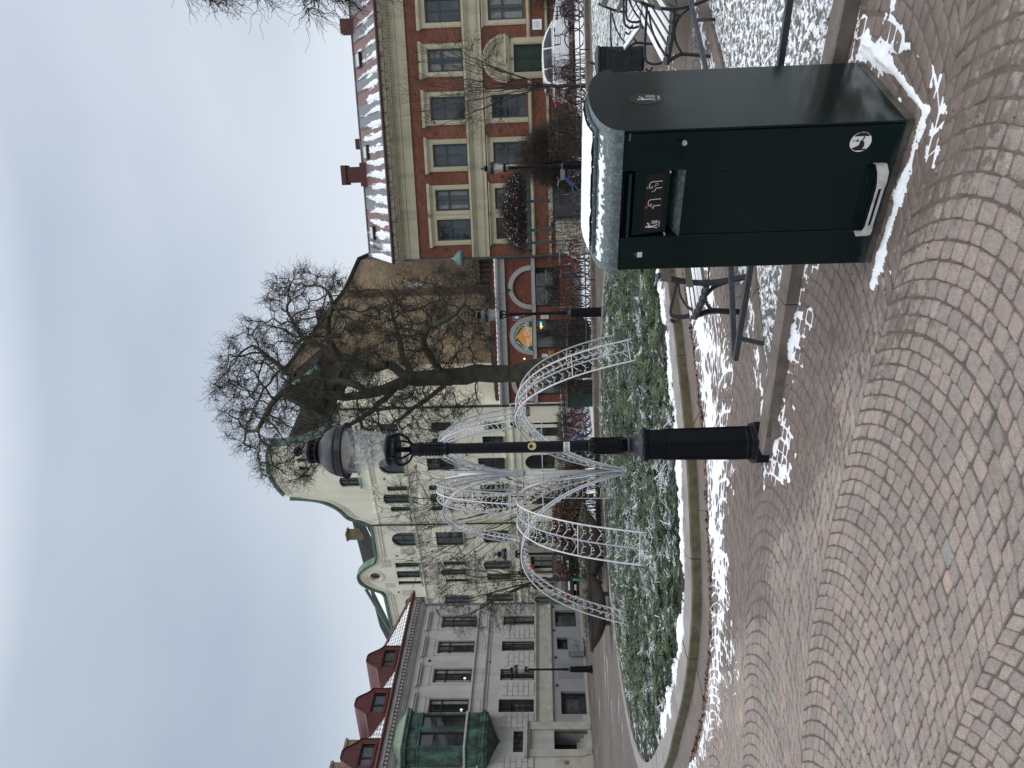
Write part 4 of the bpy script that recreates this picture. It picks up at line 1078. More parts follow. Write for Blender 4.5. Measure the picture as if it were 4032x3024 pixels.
for p, q in ((Vector((0.22, 5.45, -0.02)), fr[0].lerp(fr[1], 0.22)), (G(2834, 75, 0), fr[3]), (G(3100, 250, 0) + Vector((0.75, -0.5, 0)), nr[3])):
    mb = MB(); bar(mb, p-off, Vector((q.x, q.y, RZ-0.015))-off, 0.014, 0.014); mb.build('post', M_RAIL, kr)

# ------------------------------------------------------------------ park benches
M_CAST = mat('black_cast_iron', (0.010, 0.012, 0.015), 0.42, 0.3, 18, 0.15, 70, dirt=(0.03, 0.035, 0.04, 0.6), dscale=8)
b = NB('weathered_slats'); v = b.obj()
c = b.ramp(b.noise(b.map(v, (0.6, 14, 14)), 3, 6, 0.65), [(0.3, (0.10, 0.085, 0.07)), (0.7, (0.19, 0.17, 0.145))])
b.set(color=c, rough=0.8); b.bump(b.noise(b.map(v, (1, 30, 30)), 3, 5), 0.4, 0.004)
M_SLAT = b.m
def bench(label, loc, rz, L=1.8, snow=True):
    """local +x along the seat, sitter looks to -y; origin at the near end frame"""
    t = thing('park_bench', label, 'bench', loc, rz, 'park benches with cast iron ends round the planting')
    for x in (0.0, L):
        mb = MB()
        F = lambda pts, r=0.014: mb.tube(catmull([(x, y, z) for y, z in pts], 4), r, 6)
        def fl(pts, w=0.022, h=0.013):
            P = catmull([(x, y, z) for y, z in pts], 4)
            for a, c0 in zip(P[:-1], P[1:]): bar(mb, a, c0 + (c0-a)*0.08, w, h)
        fl([(0.34, 0.0), (0.27, 0.18), (0.23, 0.40), (0.26, 0.60), (0.33, 0.78), (0.355, 0.83)])   # back leg and upright
        fl([(-0.22, 0.0), (-0.20, 0.16), (-0.19, 0.30), (-0.25, 0.41)])             # front leg
        fl([(-0.28, 0.425), (0.0, 0.395), (0.24, 0.40)], 0.028, 0.017)               # seat bearer
        fl([(-0.19, 0.28), (-0.08, 0.35), (0.02, 0.38)], 0.014, 0.010); fl([(0.25, 0.22), (0.17, 0.33), (0.06, 0.38)], 0.014, 0.010)
        fl([(-0.24, 0.43), (-0.27, 0.53), (-0.25, 0.62), (-0.18, 0.655), (0.06, 0.66), (0.27, 0.66)], 0.018, 0.011)   # arm rest
        fl([(-0.20, 0.43), (-0.10, 0.52), (0.06, 0.60), (0.22, 0.64)], 0.010, 0.009)
        fl([(-0.31, 0.64), (-0.34, 0.60), (-0.30, 0.57)], 0.014, 0.009)
        mb.build('end_frame', M_CAST, t)
    for i, (y, z) in enumerate(((-0.235, 0.448), (-0.135, 0.436), (-0.035, 0.424), (0.065, 0.418), (0.165, 0.418))):
        mb = MB(); mb.box(-0.03, L+0.03, y-0.036, y+0.036, z-0.014, z+0.014); sl_ = mb.build('seat_slat', M_SLAT, t)
        if snow:
            mb = MB(); n = 60; vs = []
            for q in range(n+1):
                xx = -0.03 + (L+0.06)*q/n; j = random.uniform(-0.002, 0.002)
                vs.append([(xx, y-0.034+j, z+0.013), (xx, y-0.028+j, z+0.024+j), (xx, y+0.028+j, z+0.026+j), (xx, y+0.034+j, z+0.013)])
            for q in range(n): mb.add(vs[q]+vs[q+1], [(0, 4, 5, 1), (1, 5, 6, 2), (2, 6, 7, 3)])
            mb.build('snow_cover', M_SNOW, sl_, True)
    for (y, z) in ((0.345, 0.765), (0.262, 0.56)):
        mb = MB(); M_ = Matrix.Translation((0, y-0.012, z)) @ Matrix.Rotation(math.radians(-17), 4, 'X'); mb.box(-0.04, L+0.04, -0.016, 0.016, -0.045 if z > 0.7 else -0.03, 0.045 if z > 0.7 else 0.03, M_); mb.build('back_slat', M_SLAT, t)
    mb = MB(); mb.tube([(0.0, 0.0, 0.37), (L*0.5, 0.05, 0.20), (L, 0.0, 0.37)], 0.007, 5); mb.tube([(0, 0.26, 0.2), (L/2, 0.05, 0.2), (L, 0.26, 0.2)], 0.007, 5); mb.build('stretcher', M_CAST, t)
    return t
def bench_near(label, near, ax, L, sc=0.9):
    """near end frame position, seat axis direction ax; the sitter looks to the left of ax"""
    ax = Vector(ax).normalized(); o_ = Vector((near[0], near[1], 0)) + Vector((ax.x, ax.y, 0))*L*sc
    t = bench(label, o_, math.atan2(-ax.y, -ax.x), L); t.scale = (sc,)*3; return t
bench_near('park bench half hidden behind the litter bin, its iron end showing left of it', (0.63, 6.02), (0.87, 0.49), 1.75, 0.90)
bench_near('nearest park bench right of the litter bin, with snow on its slats', (3.17, 7.05), (0.6, 0.8), 1.9, 0.93)
t = bench('snowy park bench standing next to the small black bin, beyond the nearest right bench', (4.75, 10.35, 0), math.atan2(-0.96, -0.27), 1.8); t.scale = (0.93,)*3
t = bench('far park bench seen just over the left half of the litter bin lid', (2.97, 17.6, 0), -0.10, 1.7); t.scale = (0.85,)*3
t = bench('far park bench seen just over the right half of the litter bin lid', (5.0, 15.2, 0), math.atan2(-0.96, 0.29), 1.9); t.scale = (0.85,)*3

# small cast iron bin
t = thing('park_bin', 'small black cast iron bin with slotted rim standing beside the snowy bench', 'bin', (5.02, 11.95, 0), math.radians(-24))
mb = MB(); w = 0.19
def taper(mb, w0, w1, z0, z1, c=0.03):
    def sq(w): return [(w, -w+c), (w, w-c), (w-c, w), (-w+c, w), (-w, w-c), (-w, -w+c), (-w+c, -w), (w-c, -w)]
    mb.add([(x, y, z0) for x, y in sq(w0)] + [(x, y, z1) for x, y in sq(w1)], [tuple(reversed(range(8))), tuple(range(8, 16))] + [(i, (i+1) % 8, 8+(i+1) % 8, 8+i) for i in range(8)])
taper(mb, w*0.93, w, 0, 0.56); taper(mb, w*0.97, w*0.97, 0.02, 0.05); taper(mb, w*1.03, w*1.03, 0.52, 0.545)
for s in (-1, 1):
    mb.box(-0.13, 0.13, s*w*1.0-0.004, s*w*1.0+0.004, 0.18, 0.20); mb.box(-0.13, 0.13, s*w-0.004, s*w+0.004, 0.42, 0.44)
mb.build('body', M_CAST, t)
mb = MB()
for a in range(4):
    R_ = Matrix.Rotation(PI/2*a, 4, 'Z')
    for k in range(9):
        mb.box(-0.17+k*0.0425-0.008, -0.17+k*0.0425+0.008, -w-0.006, -w+0.012, 0.56, 0.66, R_)
    mb.box(-0.19, 0.19, -w-0.004, -w+0.01, 0.60, 0.615, R_)
mb.box(-0.165, 0.165, -0.165, 0.165, 0.54, 0.66); mb.build('slotted_rim', M_CAST, t)
mb = MB(); taper(mb, w*1.12, w*1.12, 0.66, 0.685); taper(mb, w*1.05, w*0.6, 0.685, 0.715); mb.build('lid', M_CAST, t)

# ------------------------------------------------------------------ bicycles
M_TYRE = mat('tyre_rubber', (0.014, 0.014, 0.014), 0.8, 0.2, 20)
M_CHR = mat('bike_metal', (0.42, 0.42, 0.42), 0.3, 0.2, 20, metal=0.7)
M_SAD = mat('saddle_black', (0.012, 0.012, 0.012), 0.6, 0.2, 20)
M_REFLO = mat('orange_reflector', (0.55, 0.18, 0.03), 0.4, 0.1, 20)
M_REFLR = mat('red_reflector', (0.45, 0.02, 0.02), 0.4, 0.1, 20)
M_BASK = mat('basket_wire', (0.02, 0.018, 0.016), 0.6, 0.2, 20)
def make_bike(label, mcol, basket=False, rimc=None):
    t = thing('bicycle', label, 'bicycle', group='bicycles parked in the racks')
    R = 0.335
    def wheel(x):
        mb = MB(); mb.tube([(x + R*0.955*math.cos(a), 0, R + R*0.955*math.sin(a)) for a in [2*PI*i/28 for i in range(28)]], 0.009, 4, closed=True)
        for k in range(14):
            a = 2*PI*k/14; mb.tube([(x, 0, R), (x + R*0.95*math.cos(a), 0.0, R + R*0.95*math.sin(a))], 0.0025, 3, cap=False)
        mb.tube([(x, -0.045, R), (x, 0.045, R)], 0.02, 6); w_ = mb.build('wheel', rimc or M_CHR, t)
        mb = MB(); mb.tube([(x + R*math.cos(a), 0, R + R*math.sin(a)) for a in [2*PI*i/28 for i in range(28)]], 0.021, 6, closed=True); mb.build('tyre', M_TYRE, w_)
    wheel(-0.53); wheel(0.53)
    mb = MB()
    bb = (-0.09, 0, 0.29); st_ = (-0.22, 0, 0.80); hd = (0.36, 0, 0.84); hb = (0.39, 0, 0.72); ra = (-0.53, 0, R)
    mb.tube([bb, (-0.20, 0, 0.72)], 0.017, 6); mb.tube([hb, bb], 0.02, 6); mb.tube([(0.375, 0, 0.79), (0.1, 0, 0.55), (-0.16, 0, 0.52)], 0.017, 6); mb.tube([hd, hb], 0.02, 6)
    for s in (-1, 1): mb.tube([bb, (-0.53, 0.05*s, R)], 0.010, 5); mb.tube([(-0.20, 0, 0.70), (-0.53, 0.05*s, R)], 0.009, 5)
    mb.build('frame', mcol, t)
    mb = MB()
    for s in (-1, 1): mb.tube([(0.395, 0.03*s, 0.70), (0.43, 0.05*s, 0.60), (0.53, 0.05*s, R)], 0.011, 5)
    mb.build('fork', mcol, t)
    mb = MB(); mb.tube([hd, (0.345, 0, 1.0)], 0.012, 6); mb.tube([(0.20, -0.29, 1.02), (0.30, -0.24, 1.04), (0.36, -0.08, 1.01), (0.36, 0.08, 1.01), (0.30, 0.24, 1.04), (0.20, 0.29, 1.02)], 0.012, 6); mb.build('handlebar', M_CHR, t)
    for s in (-1, 1):
        mb = MB(); mb.tube([(0.26, 0.262*s, 1.03), (0.17, 0.30*s, 1.012)], 0.018, 6); mb.build('grip', M_SAD, t)
    mb = MB(); mb.tube([(-0.20, 0, 0.70), (-0.235, 0, 0.90)], 0.012, 6); mb.build('seat_post', M_CHR, t)
    mb = MB(); mb.prism([(-0.37, -0.09), (-0.37, 0.09), (-0.25, 0.075), (-0.10, 0.02), (-0.10, -0.02), (-0.25, -0.075)], 0.895, 0.945, 'z'); mb.build('saddle', M_SAD, t)
    for x, a0_, a1_ in ((-0.53, 0.05*PI, 1.05*PI), (0.53, 0.2*PI, 0.95*PI)):
        mb = MB(); pts = [(x + (R+0.035)*math.cos(a0_ + (a1_-a0_)*i/12), 0, R + (R+0.035)*math.sin(a0_ + (a1_-a0_)*i/12)) for i in range(13)]
        n = len(pts)
        vs = []
        for p in pts: vs += [(p[0], -0.028, p[2]), (p[0], 0.028, p[2])]
        mb.add(vs, [(2*i, 2*i+2, 2*i+3, 2*i+1) for i in range(n-1)]); mb.build('mudguard', mcol if not basket else M_SAD, t)
    mb = MB(); mb.tube([(-0.36, -0.05, 0.72), (-0.70, -0.05, 0.73), (-0.70, 0.05, 0.73), (-0.36, 0.05, 0.72)], 0.007, 4); mb.tube([(-0.53, 0.05, R), (-0.60, 0.05, 0.73)], 0.006, 4); mb.build('carrier', M_SAD, t)
    mb = MB(); mb.box(-0.93, -0.915, -0.03, 0.03, 0.48, 0.53); mb.tube([(-0.925, 0, 0.5), (-0.84, 0, 0.5)], 0.01, 4); mb.build('rear_light', M_REFLR, t)
    for x in (-0.45, 0.45):
        mb = MB(); mb.box(x-0.03, x+0.03, -0.012, 0.012, R+0.13, R+0.19); mb.build('spoke_reflector', M_REFLO, t)
    mb = MB(); mb.tube([(bb[0]+0.12*math.cos(a), -0.05, bb[2]+0.12*math.sin(a)) for a in [2*PI*i/14 for i in range(14)]], 0.008, 4, closed=True); mb.tube([bb, (0.02, -0.08, 0.17)], 0.010, 4); mb.tube([bb, (-0.20, 0.08, 0.41)], 0.010, 4); mb.box(-0.03, 0.07, -0.16, -0.08, 0.16, 0.18); mb.build('crankset', M_SAD, t)
    if basket:
        mb = MB()
        for z, r in ((0.82, 0.0), (0.90, 0.01), (0.98, 0.02), (1.04, 0.03)): mb.tube([(0.42-r, -0.16-r, z), (0.68+r, -0.16-r, z), (0.68+r, 0.16+r, z), (0.42-r, 0.16+r, z)], 0.006, 4, closed=True)
        for i in range(9):
            y = -0.16+i*0.04; mb.tube([(0.42, y, 0.82), (0.40, y*1.15, 1.04)], 0.004, 3); mb.tube([(0.68, y, 0.82), (0.71, y*1.15, 1.04)], 0.004, 3)
        mb.build('basket', M_BASK, t)
    return t
bcol = [mat('bike_black', (0.012, 0.012, 0.014), 0.35, 0.1), mat('bike_white', (0.55, 0.55, 0.55), 0.35, 0.05), mat('bike_blue', (0.03, 0.06, 0.22), 0.35, 0.1),
        mat('bike_red', (0.35, 0.02, 0.03), 0.35, 0.1), mat('bike_green', (0.02, 0.08, 0.06), 0.35, 0.1), mat('bike_purple', (0.10, 0.03, 0.10), 0.35, 0.1)]
cn = ['black', 'white', 'blue', 'red', 'dark green', 'plum']
protos = [make_bike('', bcol[i], i in (0, 1), None) for i in range(6)]
spots = []
row = [4, 0, 5, 0, 1, 0, 3, 1, 2]
words = ['first from the restaurant end', 'second from the restaurant end', 'third from the restaurant end', 'fourth from the restaurant end', 'middle one', 'fourth from the lamp post end', 'third from the lamp post end', 'second from the lamp post end', 'nearest the lamp post end']
for i in range(9):
    f = i/8; spots.append((-0.25 - 1.75*f, 30.9 - 4.1*f, math.atan2(-0.72, -0.69), row[i], f'{cn[row[i]]} bicycle in the row beside the cream wall, {words[i]}'))
for x, y, a, c_, w_ in ((12.4, 26.3, 2.6, 0, 'black bicycle of the right rack, in front of the white car bonnet'), (12.9, 26.0, -0.5, 5, 'plum bicycle of the right rack, just right of the white car bonnet'),
                    (13.5, 26.6, 2.5, 2, 'blue bicycle at the far right rack, second from the edge of the picture'), (14.0, 26.1, -0.4, 0, 'black bicycle at the far right edge of the picture'),
                    (10.2, 26.2, 0.5, 0, 'black bicycle against the slim tree, below the rear window of the white car'), (9.6, 26.6, 0.3, 1, 'white bicycle just left of the slim tree trunk'),
                    (8.9, 26.3, 2.8, 0, 'black bicycle in the brown twigs right of the bushy hedge'), (8.1, 26.0, 0.15, 0, 'black bicycle seen side on in front of the bushy hedge'),
                    (6.6, 26.0, 0.3, 2, 'blue bicycle left of the lamp, in front of the pergola doors'),
                    (4.35, 27.0, 0.7, 1, 'white bicycle in the twiggy hedge right of the restaurant lamp'), (3.95, 26.2, 0.4, 3, 'red bicycle beside the blue one, right of the restaurant lamp'),
                    (3.4, 25.9, 0.25, 2, 'blue bicycle nearest the restaurant lamp, on its right side'), (2.3, 26.1, 0.6, 4, 'dark green bicycle just left of the restaurant lamp')):
    spots.append((x, y, a, c_, w_))
done = set()
for x, y, a, c_, w_ in spots:
    if c_ in done: o = copy_tree(protos[c_])
    else: o = protos[c_]; done.add(c_)
    o.location = (x, y, 0.0); o.rotation_euler = (random.uniform(-0.05, 0.05), 0, a + random.uniform(-0.08, 0.08)); o['label'] = w_; o['group'] = 'bicycles parked in the racks'
# ------------------------------------------------------------------ cars
M_TAIL = mat('tail_light', (0.5, 0.01, 0.01), 0.2, 0.1, 20)
b = NB('car_glass'); b.set(color=b.ramp(b.noise(b.obj(), 1.2, 3), [(0.4, (0.015, 0.02, 0.02)), (0.6, (0.06, 0.075, 0.075))]), rough=0.04, spec=0.7); M_CGL = b.m
M_ALLOY = mat('alloy_wheel', (0.28, 0.28, 0.29), 0.35, 0.1, 20, metal=0.6)
def make_car(label, paint, loc, rz, L=4.3, W_=1.75, H_=1.45):
    t = thing('parked_car', label, 'car', loc, rz)
    k = L/4.3
    # side outline (x forward) lower body and glasshouse
    low = [(-2.12, 0.38), (-2.15, 0.62), (-2.10, 0.90), (-2.02, 0.98), (-1.2, 0.98), (0.75, 0.94), (1.2, 0.90), (1.85, 0.80), (2.08, 0.66), (2.14, 0.45), (2.10, 0.28), (1.72, 0.24), (1.66, 0.5), (1.40, 0.62), (1.12, 0.5), (1.05, 0.22),
           (-0.98, 0.22), (-1.06, 0.5), (-1.33, 0.62), (-1.60, 0.5), (-1.68, 0.24), (-2.08, 0.28)]
    roof = [(-2.00, 0.97), (-1.78, 1.28), (-1.45, 1.42), (-0.6, 1.47), (0.1, 1.44), (0.55, 1.28), (1.10, 0.93)]
    mb = MB()
    def shell(poly, w0, w1, zref0, zref1, n=1):
        vs = []; kk = len(poly)
        for s in (-1, 1):
            for x, z in poly:
                f = min(1, max(0, (z-zref0)/(zref1-zref0))); w = w0 + (w1-w0)*f
                xe = 1 - 0.06*max(0, abs(x)-1.5)/0.65*1.2
                vs.append((x*k, s*w*xe, z*H_/1.47))
        b0 = vs
        fs = [list(range(kk)), list(reversed(range(kk, 2*kk)))] + [(i, kk+i, kk+(i+1) % kk, (i+1) % kk) for i in range(kk)]
        mb.add(vs, fs)
    hw = W_/2
    shell(low, hw, hw*0.94, 0.5, 1.0); shell(roof, hw*0.90, hw*0.68, 0.95, 1.47)
    o = mb.build('body', paint, t, fix=True)
    md = o.modifiers.new('bevel', 'BEVEL'); md.width = 0.05; md.segments = 3; md.angle_limit = math.radians(25); o.data.polygons.foreach_set('use_smooth', [True]*len(o.data.polygons))
    zs = H_/1.47
    for s in (-1, 1):
        def gy(z): return s*(hw*0.90 + (hw*0.68-hw*0.90)*min(1, max(0, (z-0.95)/0.52)) + 0.008)
        for gl in ([(-1.78, 1.02), (-1.62, 1.25), (-1.35, 1.35), (-1.12, 1.37), (-1.12, 1.02)], [(-1.06, 1.02), (-1.06, 1.375), (-0.6, 1.395), (-0.22, 1.39), (-0.22, 1.02)], [(-0.15, 1.02), (-0.15, 1.39), (0.08, 1.365), (0.46, 1.22), (0.85, 1.02)]):
            mb = MB(); mb.add([(x*k, gy(z), z*zs) for x, z in gl], [list(range(len(gl)))]); mb.build('side_window', M_CGL, t)
        for x in (-1.33, 1.39):
            mb = MB()
            for i, (r, y) in enumerate(((0.32, 0.0),)): mb.lathe([(0.30, -0.10), (0.32, -0.07), (0.32, 0.07), (0.30, 0.10)], 24)
            for i, v_ in enumerate(mb.v): mb.v[i] = (x*k + v_[0], s*(hw-0.10) + v_[2], 0.32 + v_[1])
            w_ = mb.build('wheel', M_TYRE, t)
            mb = MB(); yy = s*(hw+0.002)
            for q in range(7):
                a = 2*PI*q/7; mb.add([(x*k + 0.04*math.cos(a-0.6), yy, 0.32+0.04*math.sin(a-0.6)), (x*k + 0.205*math.cos(a-0.16), yy, 0.32+0.205*math.sin(a-0.16)), (x*k+0.205*math.cos(a+0.16), yy, 0.32+0.205*math.sin(a+0.16)), (x*k+0.04*math.cos(a+0.6), yy, 0.32+0.04*math.sin(a+0.6))], [(0, 1, 2, 3)])
            mb.tube([(x*k + 0.215*math.cos(a), yy, 0.32+0.215*math.sin(a)) for a in [2*PI*i/24 for i in range(24)]], 0.015, 4, closed=True); mb.build('rim', M_ALLOY, w_)
        mb = MB(); mb.sphere((0.62*k, s*(hw+0.08), 0.99*zs), 0.09, 8, 6, (0.7, 1, 0.75)); mb.build('mirror', paint, t, True)
        mb = MB(); mb.box(-2.16*k, -2.0*k, s*hw*0.62, s*hw*0.92, 0.68*zs, 0.90*zs) if s > 0 else mb.box(-2.16*k, -2.0*k, -hw*0.92, -hw*0.62, 0.68*zs, 0.90*zs); mb.build('tail_light', M_TAIL, t)
        mb = MB(); mb.box(-0.35*k, -0.2*k, s*(hw+0.002)-0.012, s*(hw+0.002)+0.012, 0.80*zs, 0.83*zs); mb.box(-1.2*k, -1.05*k, s*(hw+0.002)-0.012, s*(hw+0.002)+0.012, 0.80*zs, 0.83*zs); mb.build('door_handle', paint, t)
    mb = MB(); mb.add([(-1.985*k, -hw*0.72, 1.02*zs), (-1.985*k, hw*0.72, 1.02*zs), (-1.80*k, hw*0.62, 1.30*zs), (-1.80*k, -hw*0.62, 1.30*zs)], [(0, 1, 2, 3)]); mb.build('rear_window', M_CGL, t)
    mb = MB(); mb.add([(1.07*k, -hw*0.74, 0.98*zs), (1.07*k, hw*0.74, 0.98*zs), (0.57*k, hw*0.64, 1.30*zs), (0.57*k, -hw*0.64, 1.30*zs)], [(0, 1, 2, 3)]); mb.build('windscreen', M_CGL, t)
    mb = MB(); mb.box(-2.165*k, -2.14*k, -0.26, 0.26, 0.52*zs, 0.63*zs); mb.build('number_plate', M_WHITE, t)
    return t
M_CWH = mat('white_car_paint', (0.62, 0.63, 0.65), 0.25, 0.04, 2, spec=0.5); M_CBK = mat('black_car_paint', (0.012, 0.013, 0.015), 0.2, 0.1, 2)
make_car('white hatchback parked in front of the green door of the brick house', M_CWH, (15.1, 34.7, 0), 0.0)
make_car('black car seen from behind with red tail light, behind the far street lamp', M_CBK, (-11.3, 46.6, 0), math.radians(108), 4.3, 1.8, 1.5)
make_car('dark grey car tucked in at the corner of the grey house', mat('grey_car_paint', (0.05, 0.055, 0.06), 0.25, 0.1, 2), (-12.9, 45.8, 0), math.radians(125), 4.0, 1.7, 1.4)

# ------------------------------------------------------------------ electric scooters
M_MINT = mat('mint_green_plastic', (0.03, 0.42, 0.27), 0.4, 0.08, 8)
def scooter(label, loc, rz):
    t = thing('electric_scooter', label, 'scooter', loc, rz, 'hire scooters left by the planters')
    mb = MB(); mb.box(-0.45, 0.25, -0.08, 0.08, 0.10, 0.15); mb.build('deck', M_SAD, t)
    mb = MB(); mb.tube([(0.42, 0, 0.14), (0.30, 0, 0.62), (0.24, 0, 0.92)], 0.030, 8); mb.build('stem', M_MINT, t, True)
    mb = MB(); mb.tube([(0.24, 0, 0.92), (0.22, 0, 1.10)], 0.022, 6); mb.tube([(0.20, -0.24, 1.12), (0.22, 0, 1.10), (0.20, 0.24, 1.12)], 0.016, 6); mb.build('handlebar', M_SAD, t)
    mb = MB(); mb.box(-0.62, -0.42, -0.05, 0.05, 0.20, 0.24); mb.box(0.34, 0.50, -0.045, 0.045, 0.22, 0.26); mb.build('mudguard', M_MINT, t)
    for x in (-0.53, 0.44):
        mb = MB(); mb.tube([(x+0.09*math.cos(a), 0, 0.115+0.09*math.sin(a)) for a in [2*PI*i/16 for i in range(16)]], 0.024, 6, closed=True); mb.lathe([(0.07, -0.02), (0.07, 0.02)], 10)
        for i in range(len(mb.v)-20, len(mb.v)): v_ = mb.v[i]; mb.v[i] = (x+v_[0], v_[2], 0.115+v_[1])
        mb.build('wheel', M_TYRE, t)
    return t
p1 = G(2375, 2262); scooter('mint green electric scooter leaning between the two boat shaped planters', (p1.x, p1.y, 0), 2.4)
p2 = G(2330, 2165); t = scooter('mint green electric scooter behind the planters, beside the far black lamp base', (p2.x, p2.y, 0), 0.5)

# ------------------------------------------------------------------ boat shaped planters
M_CORT = mat('brown_grey_steel', (0.055, 0.048, 0.038), 0.55, 0.25, 6, 0.2, 40, dirt=(0.09, 0.08, 0.065, 0.5), dscale=3)
def planter(label, loc, rz, seed, pl):
    t = thing('planter', label, 'planter', loc, rz, 'boat shaped planters on the square')
    L, Wd, Hh = 2.35, 0.42, 0.50; mb = MB(); NS_ = 24; NP = 8; 
    for i in range(NS_+1):
        u = -1 + 2*i/NS_; w = Wd*max(0.0, 1-abs(u)**2.2)**0.8 + 0.004; d = Hh*max(0, 1-abs(u)**2.4)
        for j in range(NP+1):
            a = PI*j/NP; mb.v.append((u*L/2, -w*math.cos(a), Hh + 0.06 - d*math.sin(a)**0.8 - (0.0)))
    for i in range(NS_):
        for j in range(NP): a = i*(NP+1)+j; mb.f.append([a, a+NP+1, a+NP+2, a+1]); mb.mi.append(0)
    mb.build('hull', M_CORT, t, True)
    mb = MB(); pts = []
    for i in range(NS_+1): u = -1+2*i/NS_; pts.append((u*L/2, -Wd*max(0, 1-abs(u)**2.2)**0.8, Hh+0.06))
    pts2 = [(x, -y, z) for x, y, z in reversed(pts)]
    mb.tube(pts+pts2, 0.014, 4, closed=True); mb.build('rim', M_CORT, t)
    mb = MB(); mb.prism([(p[0], p[1]) for p in pts] + [(p[0], p[1]) for p in pts2], Hh-0.02, Hh+0.02, 'z'); mb.build('soil', M_STALK, t)
    for sx in (-0.4, 0.4): mb = MB(); mb.box(sx-0.04, sx+0.04, -0.12, 0.12, 0, 0.14); mb.build('foot', M_CAST, t)
    poly = [(p[0]*0.93, p[1]*1.15) for p in pts] + [(p[0]*0.93, p[1]*1.15) for p in pts2]
    o = build_fir(260, 'winter_plants', poly, (-1.2, 1.2, -0.5, 0.5), lambda X, Y: X*0 + Hh + 0.10 + 0.10*np.random.rand(*X.shape), [(0.06, 0.09, 0.03), (0.10, 0.10, 0.04), (0.16, 0.13, 0.06), (0.04, 0.06, 0.03)], 0.14, 0.30, seed, snowfrac=0.1)
    tag(o, pl, 'plants', 'winter plants in the boat shaped planters'); o.matrix_world = Matrix.Translation(loc) @ Matrix.Rotation(rz, 4, 'Z')
    return t
a_ = G(2400, 2440); planter('left one of two brown boat shaped planters, its tip toward the grey house', (a_.x+0.25, a_.y+0.2, 0), math.radians(28), 31, 'evergreen and heather sprigs in the left boat shaped planter')
a_ = G(2385, 2160); planter('right one of two brown boat shaped planters, behind the fountain jets', (a_.x, a_.y+0.2, 0), math.radians(20), 32, 'evergreen and heather sprigs in the right boat shaped planter')

# ------------------------------------------------------------------ electric cabinet with graffiti (grey house corner side)
b = NB('scrawled_grey_paint'); v = b.obj(); s_ = b.sep(v)
c = b.ramp(b.noise(v, 5, 4), [(0.3, (0.20, 0.21, 0.21)), (0.7, (0.29, 0.30, 0.30))])
b.set(color=c, rough=0.6); M_CAB = b.m
# ================================================================== buildings
def tri2d(outline, holes):
    """triangles of an outline with holes (lists of (x,z))"""
    P = []; E_ = []
    for loop in [outline] + holes:
        b0 = len(P); n = len(loop); P += [Vector(p) for p in loop]; E_ += [(b0+i, b0+(i+1) % n) for i in range(n)]
    vs, es, fs, _, _, _ = delaunay_2d_cdt(P, E_, [], 0, 1e-5)
    out = []
    vs = [(v.x, v.y) for v in vs]
    cx = [sum(vs[i][0] for i in f)/3 for f in fs]; cz = [sum(vs[i][1] for i in f)/3 for f in fs]
    ok = inpoly(cx, cz, outline)
    for h in holes: ok &= ~inpoly(cx, cz, h)
    for f, k in zip(fs, ok):
        if k:
            a, b_, c_ = [vs[i] for i in f]
            if (b_[0]-a[0])*(c_[1]-a[1]) - (b_[1]-a[1])*(c_[0]-a[0]) < 0: f = [f[0], f[2], f[1]]
            out.append(tuple(f))
    return vs, out
def wall(name, outline, holes, m_, par, y=0.0, reveal=0.18, mrev=None, thick=0.0):
    """facade sheet facing -y with real recesses"""
    mb = MB(); vs, fs = tri2d(outline, holes)
    mb.add([(x, y, z) for x, z in vs], fs)
    mb.cur = 1 if mrev else 0
    for h in holes:
        n = len(h); mb.add([(x, y, z) for x, z in h] + [(x, y+reveal, z) for x, z in h], [(i, (i+1) % n, n+(i+1) % n, n+i) for i in range(n)])
    if thick:
        mb.cur = 0; n = len(outline); mb.add([(x, y, z) for x, z in outline] + [(x, y+thick, z) for x, z in outline], [(i, n+i, n+(i+1) % n, (i+1) % n) for i in range(n)])
        vs2, fs2 = tri2d(outline, holes); mb.add([(x, y+thick, z) for x, z in vs2], [tuple(reversed(f)) for f in fs2])
    return mb.build(name, [m_, mrev] if mrev else m_, par)
def rect(x0, x1, z0, z1): return [(x0, z0), (x1, z0), (x1, z1), (x0, z1)]
def arched(x0, x1, z0, z1, rise=None, n=10):
    """opening with a round or segmental head; z1 = crown"""
    w = (x1-x0)/2; cx = (x0+x1)/2
    if rise is None: rise = w
    return [(x0, z0), (x1, z0)] + [(cx + w*math.cos(PI*i/n), z1 - rise + rise*math.sin(PI*i/n)) for i in range(n+1)]
b = NB('window_glass'); v = b.obj()
c = b.ramp(b.noise(b.map(v, (0.8, 1, 0.7)), 1.3, 5, 0.6), [(0.35, (0.006, 0.008, 0.010)), (0.55, (0.025, 0.03, 0.035)), (0.75, (0.07, 0.08, 0.085))])
b.set(color=c, rough=0.03, spec=0.9); b.bump(b.noise(v, 1.6, 2), 0.03, 0.02)
M_GL = b.m
M_CURT = mat('pale_curtain', (0.20, 0.20, 0.19), 0.9, 0.25, 6)
M_LAMPW = mat('lit_lampshade', (0.9, 0.85, 0.75), 0.5, 0.0, 5, emis=(1.0, 0.85, 0.6), es=0.9)
